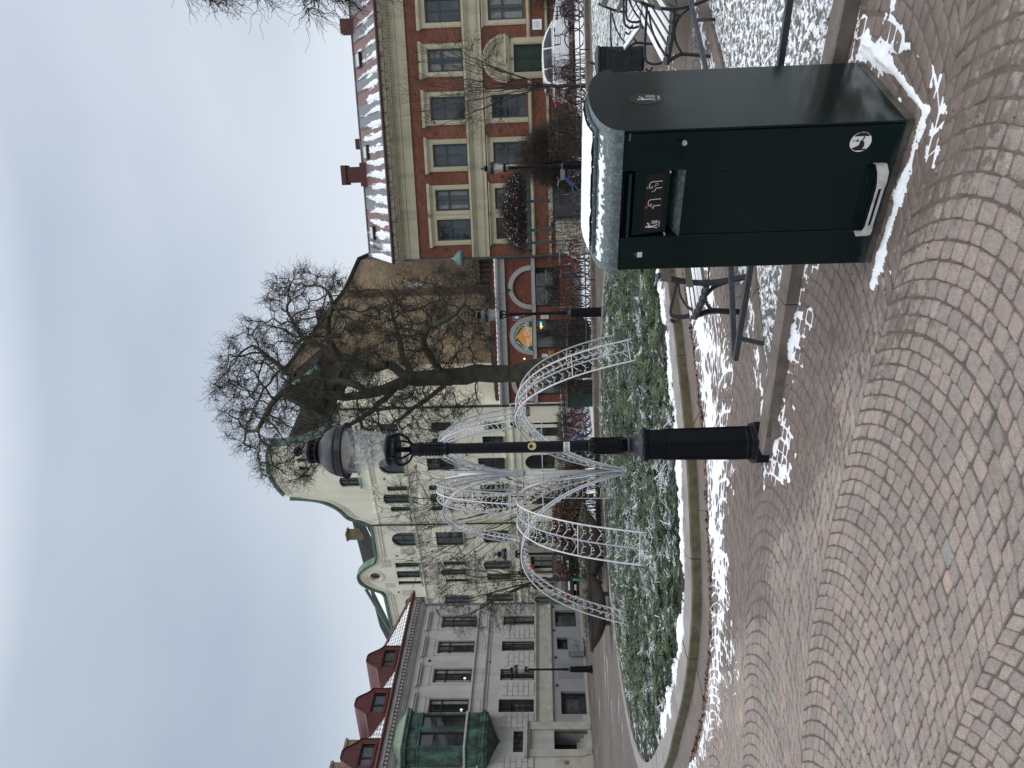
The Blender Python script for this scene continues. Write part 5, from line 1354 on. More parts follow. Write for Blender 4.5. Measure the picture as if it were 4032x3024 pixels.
def window(par, x0, x1, z0, z1, y, m_, mull=(), trans=(), fr=0.05, bar=0.035, head=None, curtain=False, nm='window'):
    """frame with its pane; head = arched outline"""
    mb = MB(); d = 0.06
    if head:
        n = len(head); cx = (x0+x1)/2; cz = (z0+z1)/2
        inner = [(cx + (x-cx)*(1-2*fr/(x1-x0)), cz + (z-cz)*(1-2*fr/(z1-z0))) for x, z in head]
        vs = [(x, y-d, z) for x, z in head] + [(x, y-d, z) for x, z in inner] + [(x, y, z) for x, z in inner]
        mb.add(vs, [(i, (i+1) % n, n+(i+1) % n, n+i) for i in range(n)] + [(n+i, n+(i+1) % n, 2*n+(i+1) % n, 2*n+i) for i in range(n)])
    else:
        mb.box(x0, x0+fr, y-d, y, z0, z1); mb.box(x1-fr, x1, y-d, y, z0, z1); mb.box(x0+fr, x1-fr, y-d, y, z0, z0+fr*1.2); mb.box(x0+fr, x1-fr, y-d, y, z1-fr, z1)
    for t in mull:
        xm = x0 + (x1-x0)*t; mb.box(xm-bar/2, xm+bar/2, y-d+0.008, y, z0+fr*1.2, z1-fr)
    for t in trans:
        zm = z0 + (z1-z0)*t; mb.box(x0+fr, x1-fr, y-d-0.01, y, zm-bar*0.7, zm+bar*0.7)
    w_ = mb.build(nm, m_, par)
    mb = MB(); pl = head if head else rect(x0, x1, z0, z1); mb.add([(x, y-0.012, z) for x, z in pl], [list(range(len(pl)))])
    mb.build('pane', M_GL, w_)
    if curtain:
        mb = MB(); cw = (x1-x0)*random.uniform(0.16, 0.3)
        for a, c_ in ((x0+fr, x0+fr+cw), (x1-fr-cw, x1-fr)):
            k = 7
            for i in range(k):
                xa = a + (c_-a)*i/k; xb = a + (c_-a)*(i+1)/k; mb.add([(xa, y-0.014-(0.004 if i % 2 else 0), z0+0.06), (xb, y-0.014-(0 if i % 2 else 0.004), z0+0.06), (xb, y-0.014-(0 if i % 2 else 0.004), z1-0.06), (xa, y-0.014-(0.004 if i % 2 else 0), z1-0.06)], [(0, 1, 2, 3)])
        mb.build('curtain', M_CURT, w_)
    return w_
def cornice(mb, x0, x1, steps, back=0.3):
    """horizontal moulding, steps = (z0, z1, projection)"""
    for i, (a, c_, p) in enumerate(steps): mb.box(x0-p*0.0, x1+p*0.0, -p, back if p > 0.02 else 0.02, a, c_)
# ---------------- grey corner house (left)
LA = Vector((-16.19, 32.07, 0)); ldir = math.atan2(41.26-32.07, -11.81+16.19)
M_LW = mat('grey_render', (0.40, 0.395, 0.38), 0.85, 0.07, 1.5, 0.12, 60, dirt=(0.24, 0.235, 0.225, 0.5), dscale=1.2, streak=True)
M_LG = mat('dark_grey_ground_floor', (0.235, 0.24, 0.25), 0.8, 0.08, 2, 0.12, 60, dirt=(0.16, 0.16, 0.16, 0.6), dscale=1, streak=True)
M_LS = mat('pale_sandstone_band', (0.37, 0.355, 0.315), 0.8, 0.1, 3, 0.2, 60, dirt=(0.24, 0.225, 0.20, 0.6), dscale=2)
M_LF = mat('dark_brown_frame', (0.022, 0.016, 0.015), 0.5, 0.2, 10)
M_RROOF = mat('red_painted_metal', (0.085, 0.017, 0.016), 0.5, 0.18, 3, 0.1, 30, dirt=(0.07, 0.018, 0.016, 0.5), dscale=1.5)
b = NB('green_copper'); v = b.obj()
nn = b.math('ADD', b.math('MULTIPLY', b.noise(b.map(v, (1, 1, 0.35)), 3.2, 7, 0.7), 0.7), b.math('MULTIPLY', b.noise(v, 11, 5, 0.7), 0.3))
b.set(color=b.ramp(nn, [(0.38, (0.010, 0.014, 0.013)), (0.47, (0.024, 0.050, 0.040)), (0.55, (0.048, 0.110, 0.086)), (0.66, (0.095, 0.175, 0.14))]), rough=0.65); M_COP = b.m
M_COPL = mat('light_green_copper', (0.20, 0.27, 0.20), 0.6, 0.25, 3, 0.15, 40, dirt=(0.10, 0.13, 0.09, 0.7), dscale=3.0)
b = NB('snowy_pantiles'); v = b.obj(); s_ = b.sep(v)
wx = b.math('SINE', b.math('MULTIPLY', s_[0], 2*PI/0.26)); wz = b.math('FRACT', b.math('MULTIPLY', s_[2], 1/0.20))
nn = b.noise(b.map(v, (3, 1, 6)), 1.2, 5)
f = b.ramp(b.math('ADD', b.math('ADD', b.math('MULTIPLY', wz, 0.8), b.math('MULTIPLY', wx, -0.25)), b.math('MULTIPLY', nn, 0.5)), [(0.42, 0.0), (0.62, 1.0)])
c = b.mix(f, (0.045, 0.022, 0.018), (0.75, 0.78, 0.82)); b.set(color=c, rough=0.7); b.bump(b.math('ADD', wx, wz), 0.7, 0.04)
M_PAN = b.m
lh = thing('corner_house', 'grey three storey corner house with red dormers, snowy tiled roof and green copper bay', 'house', LA, ldir)
cols = [(8.27, 9.14), (6.48, 7.33), (4.62, 5.49), (2.76, 3.66)]
holes = []
for x0, x1 in cols: holes += [rect(x0, x1, 5.52, 7.35), rect(x0+0.13, x1-0.02, 2.50, 4.13)]
gw = [(8.27, 9.48, 0.33, 1.42), (6.68, 7.52, 0.30, 1.36), (2.76, 4.06, 0.10, 1.25)]
holes += [rect(*g_) for g_ in gw]; holes += [rect(0.84, 1.88, 0.55, 2.66), rect(0.78, 1.88, 2.97, 3.40)]
X0, X1 = -7.0, 10.05
wall('wall', [(X0, 1.62), (X1, 1.62), (X1, 8.6), (X0, 8.6)], [h for h in holes if h[0][1] > 1.7] , M_LW, lh, 0.0, 0.14)
wall('ground_floor_wall', [(X0, -0.2), (X1, -0.2), (X1, 1.62), (0.84, 1.62), (0.84, 1.62), (X0, 1.62)][:4] + [(X0, 1.62)], [rect(*g_) for g_ in gw] + [rect(0.84, 1.88, 0.0, 1.60)], M_LG, lh, -0.004, 0.22)
# side walls and back
mb = MB(); mb.add([(X1, 0, -0.2), (X1, 9, -0.2), (X1, 9, 8.6), (X1, 0, 8.6), (X0, 0, -0.2), (X0, 9, -0.2), (X0, 9, 8.6), (X0, 0, 8.6)], [(0, 1, 2, 3), (5, 4, 7, 6), (1, 5, 6, 2)]); mb.build('side_wall', M_LW, lh)
for i, (x0, x1) in enumerate(cols):
    w_ = window(lh, x0, x1, 5.52, 7.35, 0.13, M_LF, (0.5,) if False else (0.33, 0.72), (0.70,), 0.045, 0.03, curtain=True)
    if i in (2, 3):
        mb = MB(); mb.sphere((x0+0.34, 0.105, 5.85), 0.085, 12, 8, (1, 0.15, 0.8)); mb.build('lampshade', M_LAMPW, w_, True)
    window(lh, x0+0.13, x1-0.02, 2.50, 4.13, 0.13, M_LF, (0.45, 0.8), (0.68,), 0.045, 0.03, curtain=(i != 3))
M_SHOP = mat('shop_interior', (0.10, 0.09, 0.07), 0.15, 0.6, 3)
for g_ in gw: window(lh, g_[0], g_[1], g_[2], g_[3], 0.20, M_LF, (), (), 0.04)
st = decal('sticker', [rect(3.0, 3.75, 0.42, 1.02)], 0.184, mat('dark_shop_print', (0.045, 0.045, 0.04), 0.4), lh, I4)
M_GREYT = mat('grey_shop_letters', (0.17, 0.17, 0.16), 0.5, 0.02)
for i_, tx in enumerate(('BEAUTY', 'AND', 'SKINCARE')): text_mesh(tx, 0.13, 'lettering', M_GREYT, st, Matrix.Translation((3.37, 0.181, 0.86-0.17*i_)) @ XZ, condense=0.8)
# mouldings
mb = MB()
cornice(mb, X0, X1, [(4.80, 4.86, 0.05), (4.86, 4.93, 0.10), (4.70, 4.745, 0.04), (5.43, 5.50, 0.09), (5.40, 5.43, 0.05)]); mb.build('string_course', M_LW, lh)
mb = MB(); cornice(mb, 2.3, X1, [(2.40, 2.47, 0.12), (2.33, 2.40, 0.07), (1.64, 1.74, 0.09), (1.60, 1.64, 0.05)]); mb.box(2.3, X1, -0.02, 0.02, 1.74, 2.33)
for k in range(18): mb.box(2.5+k*0.42, 2.508+k*0.42, -0.023, 0, 1.74, 2.33)
mb.build('stone_band', M_LS, lh)
mb = MB(); cornice(mb, X0, X1, [(8.42, 8.50, 0.10), (8.50, 8.60, 0.16), (8.60, 8.70, 0.20), (8.84, 9.0, 0.42), (8.0, 8.06, 0.03)], 0.6)
x = X0
while x < X1: mb.box(x, x+0.11, -0.36, -0.16, 8.70, 8.84); x += 0.21
mb.box(X0, X1, -0.21, 0.6, 8.70, 8.84); mb.build('cornice', M_LW, lh)
mb = MB(); mb.tube([(X0, -0.50, 9.08), (X1+0.45, -0.50, 9.08)], 0.075, 8); mb.box(X0, X1+0.4, -0.46, 0.5, 9.0, 9.06); mb.build('gutter', M_RROOF, lh)
mb = MB(); mb.tube([(X1-0.05, -0.45, 9.0), (X1-0.02, -0.30, 8.75), (X1-0.08, -0.08, 8.4), (X1-0.08, -0.08, 0.0)], 0.05, 8); mb.build('downpipe', M_LG, lh, True)
mb = MB()
for x0, x1 in cols:
    mb.mark(); mb.box(x0-0.30, x1+0.30, -0.16, 0, 8.08, 8.18); mb.box(x0-0.24, x1+0.24, -0.10, 0, 7.98, 8.08)
    mb.box(x0-0.16, x1+0.16, -0.03, 0, 7.55, 7.58); mb.box(x0-0.16, x1+0.16, -0.03, 0, 7.90, 7.93); mb.box(x0-0.16, x0-0.13, -0.03, 0, 7.58, 7.90); mb.box(x1+0.13, x1+0.16, -0.03, 0, 7.58, 7.90)
    mb.box(x0-0.12, x0-0.02, -0.03, 0, 5.5, 7.48); mb.box(x1+0.02, x1+0.12, -0.03, 0, 5.5, 7.48); mb.box(x0-0.12, x1+0.12, -0.035, 0, 7.40, 7.50)
    mb.box(x0, x1, -0.025, 0, 4.98, 5.01); mb.box(x0, x1, -0.025, 0, 5.32, 5.35); mb.box(x0, x0+0.03, -0.025, 0, 5.01, 5.32); mb.box(x1-0.03, x1, -0.025, 0, 5.01, 5.32)
mb.build_each('window_surround', M_LW, lh)
# banded masonry between the first floor windows
for a, c_ in [(X0, 0.5), (2.0, 2.80), (3.78, 4.66), (5.60, 6.52), (7.44, 8.31), (9.25, X1)]:
    mb = MB(); mb.box(a, c_, -0.006, 0, 2.5, 4.0)
    for r_ in range(6):
        z = 2.5 + 0.25*r_; x = a + (0.0 if r_ % 2 else -0.28)
        while x < c_:
            xa = max(a, x) + 0.014; xb = min(c_, x+0.56) - 0.014
            if xb - xa > 0.05: mb.box(xa, xb, -0.045, -0.003, z+0.014, z+0.25-0.014)
            x += 0.56
    mb.build('banded_masonry', M_LW, lh)
# blind panel, vents, step plinth
mb = MB(); mb.box(4.82, 5.74, -0.018, -0.004, 0.2, 1.36); mb.build('blind_panel', mat('grey_panel', (0.19, 0.19, 0.19), 0.8, 0.1), lh)
mb = MB(); mb.box(X0, 0.60, -0.10, 0, -0.1, 0.30); mb.box(2.05, 2.6, -0.12, 0, -0.1, 0.30); mb.box(2.6, X1, -0.06, 0, -0.1, 0.08); mb.build('plinth', M_LS, lh)
for (x, z) in ((8.0, 1.50), (6.15, 1.45), (4.4, 1.42), (9.75, 1.52), (6.0, 7.68), (5.9, 4.7)):
    mb = MB(); mb.box(x-0.06, x+0.06, -0.03, 0, z-0.06, z+0.06); mb.build('vent_grille', M_LF, lh)
# entrance: surround, steps, door, transom window
mb = MB(); mb.box(0.50, 0.84, -0.10, 0.05, 0.0, 2.66); mb.box(1.88, 2.26, -0.10, 0.05, 0.0, 2.66); mb.box(0.50, 2.26, -0.10, 0.02, 2.66, 2.78); mb.box(0.42, 2.32, -0.22, 0.02, 2.78, 2.90); mb.build('door_surround', M_LS, lh)
mb = MB()
for k in range(4): mb.box(0.86, 1.86, -0.05+k*0.26, 1.3, -0.05+k*0.16 if k else -0.05, 0.13+k*0.16)
mb.build('steps', M_LS, lh)
mb = MB(); mb.box(0.84, 1.88, 0.9, 0.96, 0.5, 2.66); mb.box(0.95, 1.34, 0.88, 0.9, 0.7, 1.3); mb.box(1.38, 1.77, 0.88, 0.9, 0.7, 1.3); mb.box(0.95, 1.34, 0.88, 0.9, 1.4, 2.3); mb.box(1.38, 1.77, 0.88, 0.9, 1.4, 2.3); mb.build('door', M_LF, lh)
mb = MB(); mb.box(0.80, 0.84, 0, 0.96, 0.0, 2.70); mb.box(1.88, 1.92, 0, 0.96, 0.0, 2.70); mb.box(0.8, 1.92, 0.0, 0.96, 2.67, 2.72); mb.build('porch_lining', M_LG, lh)
window(lh, 0.78, 1.88, 2.97, 3.40, 0.13, M_LF, (0.25, 0.5, 0.75), (), 0.03, 0.02)
mb = MB(); mb.box(X0, 0.48, -0.06, 0.0, 0.30, 1.62); mb.build('pale_base', M_LS, lh)
mb = MB(); mb.box(0.12, 0.30, -0.075, -0.06, 1.02, 1.20); mb.build('brass_plate', mat('brass', (0.22, 0.12, 0.05), 0.4, 0.2), lh)
# copper oriel: half octagon
OZ0, OZ1 = 4.72, 7.95
oc = [(0.02, 0.0), (0.42, -0.72), (2.22, -0.72), (2.62, 0.0)]
mb = MB()
def ring_(mb, pts, z0, z1, grow=0.0):
    cx = 1.32; q = [(cx + (x-cx)*(1+grow), y*(1+grow) - (0.02 if grow else 0)*(y < -0.1)) for x, y in pts]; mb.prism(q, z0, z1, 'z')
ring_(mb, oc, OZ0, 5.46); ring_(mb, oc, 7.40, OZ1)
for i in range(3):
    a = Vector(oc[i]); c_ = Vector(oc[i+1]); d_ = (c_-a); L_ = d_.length; ang = math.atan2(d_.y, d_.x); Mx = Matrix.Translation((a.x, a.y, 0)) @ Matrix.Rotation(ang, 4, 'Z')
    for xa, xb in (((0, 0.10), (0.80, 1.08), (1.72, L_)) if i == 1 else ((0, L_),)):
        mb.box(xa, xb, -0.01, 0.13, 5.46, 7.40, Mx)
    if i != 1: mb.box(0.12, L_-0.12, -0.03, -0.01, 5.6, 7.25, Mx)
    mb.box(0, L_, -0.05, 0.0, 5.34, 5.40, Mx); mb.box(0, L_, -0.05, 0, 4.76, 4.84, Mx); mb.box(0, L_, -0.04, 0, 7.40, 7.46, Mx)
    for q in range(2 if i == 1 else 1):
        x0_ = 0.08 + q*L_/2; x1_ = x0_ + L_/(2 if i == 1 else 1) - 0.18
        for z0_, z1_ in ((4.90, 5.28), (7.52, 7.88)): mb.box(x0_, x1_, -0.03, 0, z0_, z1_, Mx); mb.box(x0_+0.07, x1_-0.07, -0.05, 0, z0_+0.07, z1_-0.07, Mx)
ob = mb.build('oriel', M_COP, lh, fix=True)
for i in range(3):
    a = Vector(oc[i]); c_ = Vector(oc[i+1]); d_ = (c_-a); L_ = d_.length; ang = math.atan2(d_.y, d_.x); Mx = Matrix.Translation((a.x, a.y, 0)) @ Matrix.Rotation(ang, 4, 'Z')
    parts_ = [] if i != 1 else [(0.10, 0.80), (1.08, 1.72)]
    for xa, xb in parts_:
        w_ = window(lh, xa, xb, 5.47, 7.39, 0.09, M_LF, (), (0.70,), 0.05, 0.04, curtain=False); w_.data.transform(Mx)
        for q in KIDS(w_): q.data.transform(Mx)
mb = MB(); ring_(mb, oc, 5.40, 5.48, 0.06); mb.build('oriel_sill', M_LW, lh, fix=True)
mb = MB(); ring_(mb, oc, 4.60, 4.74, 0.10); ring_(mb, oc, 4.50, 4.62, 0.04)
apex = (1.32, -0.05, 3.98)
n = 6
def lerp_ring(f, z, e_=0.0): return [(1.32+(x-1.32)*f, y*f, z) for x, y in oc]
pr = [(1.0, 4.50), (0.86, 4.42), (0.62, 4.32), (0.36, 4.20), (0.14, 4.08), (0.02, 3.97)]
b0 = len(mb.v)
for f_, z_ in pr: mb.v += lerp_ring(f_, z_)
for i in range(len(pr)-1):
    for j in range(3): mb.f.append([b0+i*4+j, b0+i*4+j+1, b0+(i+1)*4+j+1, b0+(i+1)*4+j]); mb.mi.append(0)
mb.build('oriel_corbel', M_COP, lh)
mb = MB(); ring_(mb, oc, 7.93, 8.05, 0.16); ring_(mb, oc, 8.05, 8.12, 0.20)
mb.build('oriel_cornice', M_COP, lh, fix=True)
mb = MB(); pr = [(1.20, 8.12), (0.98, 8.22), (0.80, 8.36), (0.62, 8.52), (0.40, 8.62), (0.30, 8.66)]
b0 = len(mb.v)
for f_, z_ in pr: mb.v += lerp_ring(f_, z_)
for i in range(len(pr)-1):
    for j in range(3): mb.f.append([b0+i*4+j, b0+i*4+j+1, b0+(i+1)*4+j+1, b0+(i+1)*4+j]); mb.mi.append(0)
mb.add(lerp_ring(0.3, 8.66), [(0, 1, 2, 3)]); mb.build('oriel_roof', M_COPL, lh)
# roof: lower pitch with pantiles, dormers
mb = MB(); mb.add([(X0, -0.4, 9.08), (X1+0.4, -0.4, 9.08), (X1-1.2, 2.6, 11.0), (X0, 2.6, 11.0), (X1+0.4, 9.2, 9.08), (X1-1.2, 6.2, 11.0), (X0, 9.2, 9.08), (X0, 6.2, 11.0)], [(0, 1, 2, 3), (1, 4, 5, 2), (4, 6, 7, 5), (3, 2, 5, 7)]); mb.build('roof', M_PAN, lh)
mb = MB(); mb.tube([(X1+0.4, -0.42, 9.12), (X1-1.2, 2.6, 11.04)], 0.09, 6); mb.build('hip_tiles', M_RROOF, lh)
for ci, cx in enumerate((6.05, 3.35, 0.55, -2.3)):
    mb = MB(); hw_ = 0.82; z0 = 9.15; zt = 10.12
    # curved gable outline
    og = [(cx-hw_, z0), (cx-hw_, zt)] + [(cx - hw_*0.98 + hw_*1.96*i/16, zt + 0.70*(0.5-0.5*math.cos(PI*min(1, (1-abs(1-2*i/16))*1.25)))) for i in range(17)] + [(cx+hw_, zt), (cx+hw_, z0)]
    hole = rect(cx-0.52, cx+0.56, 9.42, 9.98)
    vs, fs = tri2d(og, [hole]); mb.add([(x, -0.12, z) for x, z in vs], fs)
    n = len(og); mb.add([(x, -0.18, z) for x, z in og] + [(x, 3.2, z) for x, z in og], [(i, n+i, n+(i+1) % n, (i+1) % n) for i in range(n-1)])
    mb.box(cx-0.6, cx+0.64, -0.17, -0.12, 9.34, 9.42); mb.box(cx-0.62, cx+0.66, -0.155, -0.12, 10.02, 10.06)
    for xx in (-0.3, 0.3): mb.box(cx+xx-0.008, cx+xx+0.008, -0.135, -0.12, 10.06, 10.6)
    dm = mb.build('dormer', M_RROOF, lh, fix=False)
    window(dm, cx-0.52, cx+0.56, 9.42, 9.98, 0.0, M_LF, (0.42,), (), 0.05, 0.09)
    mb = MB(); k_ = 8
    for i in range(4, 12):
        pass
    mb.add([(cx+hw_*0.35, -0.1, zt+0.60), (cx+hw_*1.02, -0.1, zt+0.04), (cx+hw_*1.02, 2.6, zt+0.04), (cx+hw_*0.35, 2.6, zt+0.60)], [(0, 1, 2, 3)]); mb.build('snow_cover', M_SNOW, dm)
M_YB = brickmat('yellow_brick', (0.25, 0.20, 0.115), (0.20, 0.155, 0.09), (0.10, 0.085, 0.065), 0.24, 0.085, 0.012)
for x0, x1, z1 in ((1.95, 2.75, 11.35), (0.35, 1.55, 11.75)):
    mb = MB(); mb.box(x0, x1, 1.6, 2.9, 9.6, z1-0.12); mb.box(x0-0.05, x1+0.05, 1.55, 2.95, z1-0.12, z1); mb.build('chimney', M_YB, lh)
# electric cabinet with scrawl
cb = thing('electric_cabinet', 'pale grey street cabinet covered with black graffiti at the foot of the grey house', 'cabinet', (LA.x + math.cos(ldir)*6.1 + 0.5*math.sin(ldir), LA.y + math.sin(ldir)*6.1 - 0.5*math.cos(ldir), 0), ldir)
mb = MB(); mb.box(0, 0.90, 0, 0.35, 0.05, 0.78); mb.box(-0.02, 0.92, -0.02, 0.37, 0.78, 0.82); mb.box(0.445, 0.455, -0.004, 0, 0.08, 0.76); mb.build('body', M_CAB, cb)
mb = MB(); mb.box(0.02, 0.88, 0.02, 0.33, 0, 0.05); mb.build('plinth', M_CONC, cb)
sc_ = []
r2 = random.Random(4)
for k in range(11):
    x = 0.06 + 0.075*k; pts = [(x + r2.uniform(-0.03, 0.06), r2.uniform(0.2, 0.72)) for _ in range(4)]
    P = catmull([(a, c_, 0) for a, c_ in pts], 4); sc_ += stroke([(p.x, p.y) for p in P], 0.014)
decal('graffiti', sc_, -0.006, M_BSTK, cb, I4)
# ---------------- red brick house (right)
BO = Vector((6.596, 39.334, 0)); bdir = math.atan2(-0.259, 0.966)
M_RB = brickmat('red_brick', (0.205, 0.062, 0.027), (0.14, 0.040, 0.020), (0.11, 0.065, 0.05), 0.24, 0.078, 0.010, blotch=0.3)
M_CRM = mat('cream_paint', (0.42, 0.385, 0.27), 0.75, 0.06, 2, 0.12, 50, dirt=(0.25, 0.23, 0.17, 0.6), dscale=1.4, streak=True)
M_CRP = mat('peeling_cream', (0.36, 0.33, 0.235), 0.8, 0.08, 3, 0.2, 50, dirt=(0.085, 0.07, 0.05, 0.9), dscale=5.5)
M_TEAL = mat('teal_frame', (0.028, 0.050, 0.055), 0.5, 0.12, 8)
M_DGR = mat('dark_green_door', (0.014, 0.032, 0.018), 0.4, 0.15, 5)
b = NB('snowy_sheet_roof'); v = b.obj(); s_ = b.sep(v)
sx = b.math('FRACT', b.math('MULTIPLY', s_[0], 1/0.62)); seam = b.math('MINIMUM', sx, b.math('SUBTRACT', 1.0, sx))
cell = b.n('ShaderNodeTexWhiteNoise', noise_dimensions='1D'); b.l(b.math('FLOOR', b.math('MULTIPLY', s_[0], 1/0.62)), cell.inputs['W'])
nn = b.math('ADD', b.math('MULTIPLY', b.noise(b.map(v, (3.0, 0.35, 0.35)), 1.6, 3, 0.5), 0.72), b.math('MULTIPLY', b.noise(v, 5.0, 5, 0.7), 0.28))
hh = b.math('MULTIPLY', b.math('SUBTRACT', s_[2], 9.3), 0.13)
t_ = b.math('ADD', b.math('ADD', nn, b.math('MULTIPLY', seam, 0.62)), b.math('MULTIPLY', b.math('SUBTRACT', s_[0], 6.0), 0.012))
t_ = b.math('ADD', t_, b.math('MULTIPLY', b.math('POWER', b.math('MAXIMUM', 0.0, b.math('ADD', b.math('MULTIPLY', s_[2], 0.5), -5.1)), 1.0), 0.35)); f = b.ramp(t_, [(0.62, 0.0), (0.68, 1.0)])
dark = b.mix(b.ramp(b.math('ADD', cell.outputs['Value'], b.math('MULTIPLY', b.noise(v, 1.1, 5), 0.6)), [(0.85, 0.0), (1.02, 1.0)]), (0.12, 0.13, 0.14), (0.12, 0.06, 0.055))
c = b.mix(f, (0.72, 0.75, 0.80), dark); b.set(color=c, rough=0.6); b.bump(b.ramp(seam, [(0.0, 1.0), (0.05, 0.0)]), 0.6, 0.05)
M_SRF = b.m
bh = thing('brick_house', 'two storey red brick house with cream window surrounds and a snow streaked roof', 'house', BO, bdir)
BX1 = 18.0
uw = [(0.92, 1.95), (2.42, 3.42), (4.58, 5.63), (6.80, 7.85), (9.03, 10.04), (11.24, 12.28), (13.45, 14.5), (15.7, 16.7)]
lw = [w for w in uw if abs(w[0]-9.03) > 0.1]
holes = [rect(a, c_, 5.27, 6.95) for a, c_ in uw] + [rect(a, c_, 2.24, 3.92) for a, c_ in lw] + [rect(8.84, 10.10, 0.1, 2.79)]
wall('wall', [(0, -0.2), (BX1, -0.2), (BX1, 8.1), (0, 8.1)], holes, M_RB, bh, 0.0, 0.16, M_CRM)
mb = MB(); mb.add([(0, 0, -0.2), (0, 9, -0.2), (0, 9, 9.3), (0, 4.0, 11.4), (0, 0, 9.3)], [(0, 4, 3, 2, 1)]); mb.build('side_wall', M_RB, bh); mb = MB(); mb.add([(BX1, 0, -0.2), (BX1, 9, -0.2), (BX1, 9, 9.3), (BX1, 4.0, 11.4), (BX1, 0, 9.3)], [(0, 1, 2, 3, 4)]); mb.build('side_wall', M_RB, bh)
for a, c_ in uw + lw:
    pass
k_ = 0
for a, c_ in uw: window(bh, a, c_, 5.27, 6.95, 0.15, M_TEAL, (0.5,), (0.62,), 0.07, 0.06, curtain=(k_ % 3 == 1)); k_ += 1
for a, c_ in lw: window(bh, a, c_, 2.24, 3.92, 0.15, M_TEAL, (0.5,), (0.62,), 0.07, 0.06, curtain=(k_ % 3 == 0)); k_ += 1
mb = MB()
def surround(mb, a, c_, z0, z1, dz):
    w = 0.19; mb.mark()
    mb.box(a-w-0.06, a-0.02, -0.05, 0, z0-0.08, z1+0.14); mb.box(c_+0.02, c_+w+0.06, -0.05, 0, z0-0.08, z1+0.14); mb.box(a-w-0.06, c_+w+0.06, -0.055, 0, z1+0.04, z1+0.24)
    mb.box(a-w, a-0.08, -0.07, 0, z0-0.08, z1+0.1); mb.box(c_+0.08, c_+w, -0.07, 0, z0-0.08, z1+0.1)
    mb.box(a-w-0.10, c_+w+0.10, -0.10, 0, z1+0.24, z1+0.32); mb.box(a-w-0.16, c_+w+0.16, -0.17, 0, z1+0.32, z1+dz)
for a, c_ in uw: surround(mb, a, c_, 5.35, 6.95, 0.46)
for a, c_ in lw: surround(mb, a, c_, 2.24, 3.92, 0.36)
mb.mark(); mb.box(1.95+0.2, 2.42-0.2, -0.04, 0, 5.27, 7.1); mb.mark(); mb.box(1.95+0.2, 2.42-0.2, -0.04, 0, 2.2, 4.1)
mb.build_each('window_surround', M_CRM, bh)
mb = MB(); cornice(mb, -0.05, BX1, [(4.34, 4.42, 0.08), (4.42, 4.50, 0.05), (4.50, 4.98, 0.03), (4.98, 5.06, 0.09), (5.06, 5.14, 0.14), (5.14, 5.24, 0.20)]); 
x = 0
while x < BX1: mb.box(x, x+0.05, -0.085, -0.03, 4.52, 4.58); x += 0.1
mb.build('belt_course', M_CRM, bh)
mb = MB(); cornice(mb, -0.05, 8.55, [(2.02, 2.14, 0.10), (1.96, 2.02, 0.05)]); cornice(mb, 10.4, BX1, [(2.02, 2.14, 0.10), (1.96, 2.02, 0.05)]); cornice(mb, -0.02, 8.55, [(1.14, 1.26, 0.08)]); cornice(mb, 10.4, BX1, [(1.14, 1.26, 0.08)])
mb.build('sill_course', M_CRM, bh)
mb = MB(); cornice(mb, -0.08, BX1, [(8.0, 8.08, 0.07), (8.08, 8.50, 0.04), (8.50, 8.58, 0.09), (8.58, 8.72, 0.06), (8.84, 8.92, 0.22)], 0.5)
x = 0
while x < BX1: mb.box(x, x+0.07, -0.16, -0.06, 8.72, 8.84); x += 0.14
mb.box(-0.08, BX1, -0.07, 0.5, 8.72, 8.84); mb.build('frieze', M_CRM, bh)
mb = MB(); cornice(mb, -0.12, BX1, [(8.92, 9.06, 0.34), (9.06, 9.22, 0.46)], 0.5); mb.build('cornice', M_CRP, bh)
mb = MB(); mb.tube([(-0.15, -0.52, 9.30), (BX1, -0.52, 9.30)], 0.075, 8)
for i in range(28): mb.box(i*0.65, i*0.65+0.03, -0.50, -0.44, 9.08, 9.24)
mb.build('gutter', mat('dark_red_gutter', (0.045, 0.016, 0.014), 0.5, 0.2, 8), bh)
mb = MB(); mb.add([(-0.12, -0.5, 9.33), (BX1, -0.5, 9.33), (BX1, 4.0, 11.48), (-0.12, 4.0, 11.48), (-0.12, 9.3, 9.2), (BX1, 9.3, 9.2)], [(0, 1, 2, 3), (3, 2, 5, 4)]); mb.build('roof', M_SRF, bh)
mb = MB()
for i in range(30): x = -0.1 + i*0.62; mb.box(x-0.012, x+0.012, 0, 4.98, 0, 0.035, Matrix.Translation((0, -0.5, 9.34)) @ Matrix.Rotation(math.atan2(2.15, 4.5), 4, 'X'))
mb.tube([(-0.15, 4.0, 11.5), (BX1, 4.0, 11.5)], 0.06, 6); mb.build('roof_seams', M_SRF, bh)
M_CHB = brickmat('chimney_brick', (0.10, 0.030, 0.022), (0.07, 0.024, 0.019), (0.10, 0.06, 0.05), 0.24, 0.08, 0.012)
mb = MB(); mb.box(3.95, 4.80, 3.5, 4.4, 10.8, 12.35); mb.box(3.85, 4.90, 3.4, 4.5, 12.35, 12.60); mb.build('chimney', M_CHB, bh)
mb = MB(); mb.box(3.75, 5.0, 3.3, 4.6, 10.9, 11.52); mb.build('chimney_flashing', M_RROOF, bh)
mb = MB(); mb.box(5.75, 6.3, 4.2, 4.9, 11.0, 11.85); mb.build('chimney', M_RROOF, bh)
mb = MB(); mb.box(11.6, 12.3, 3.6, 4.3, 11.2, 12.0); mb.build('chimney', M_CHB, bh)
RM = Matrix.Translation((0, -0.5, 9.34)) @ Matrix.Rotation(math.atan2(2.15, 4.5), 4, 'X')
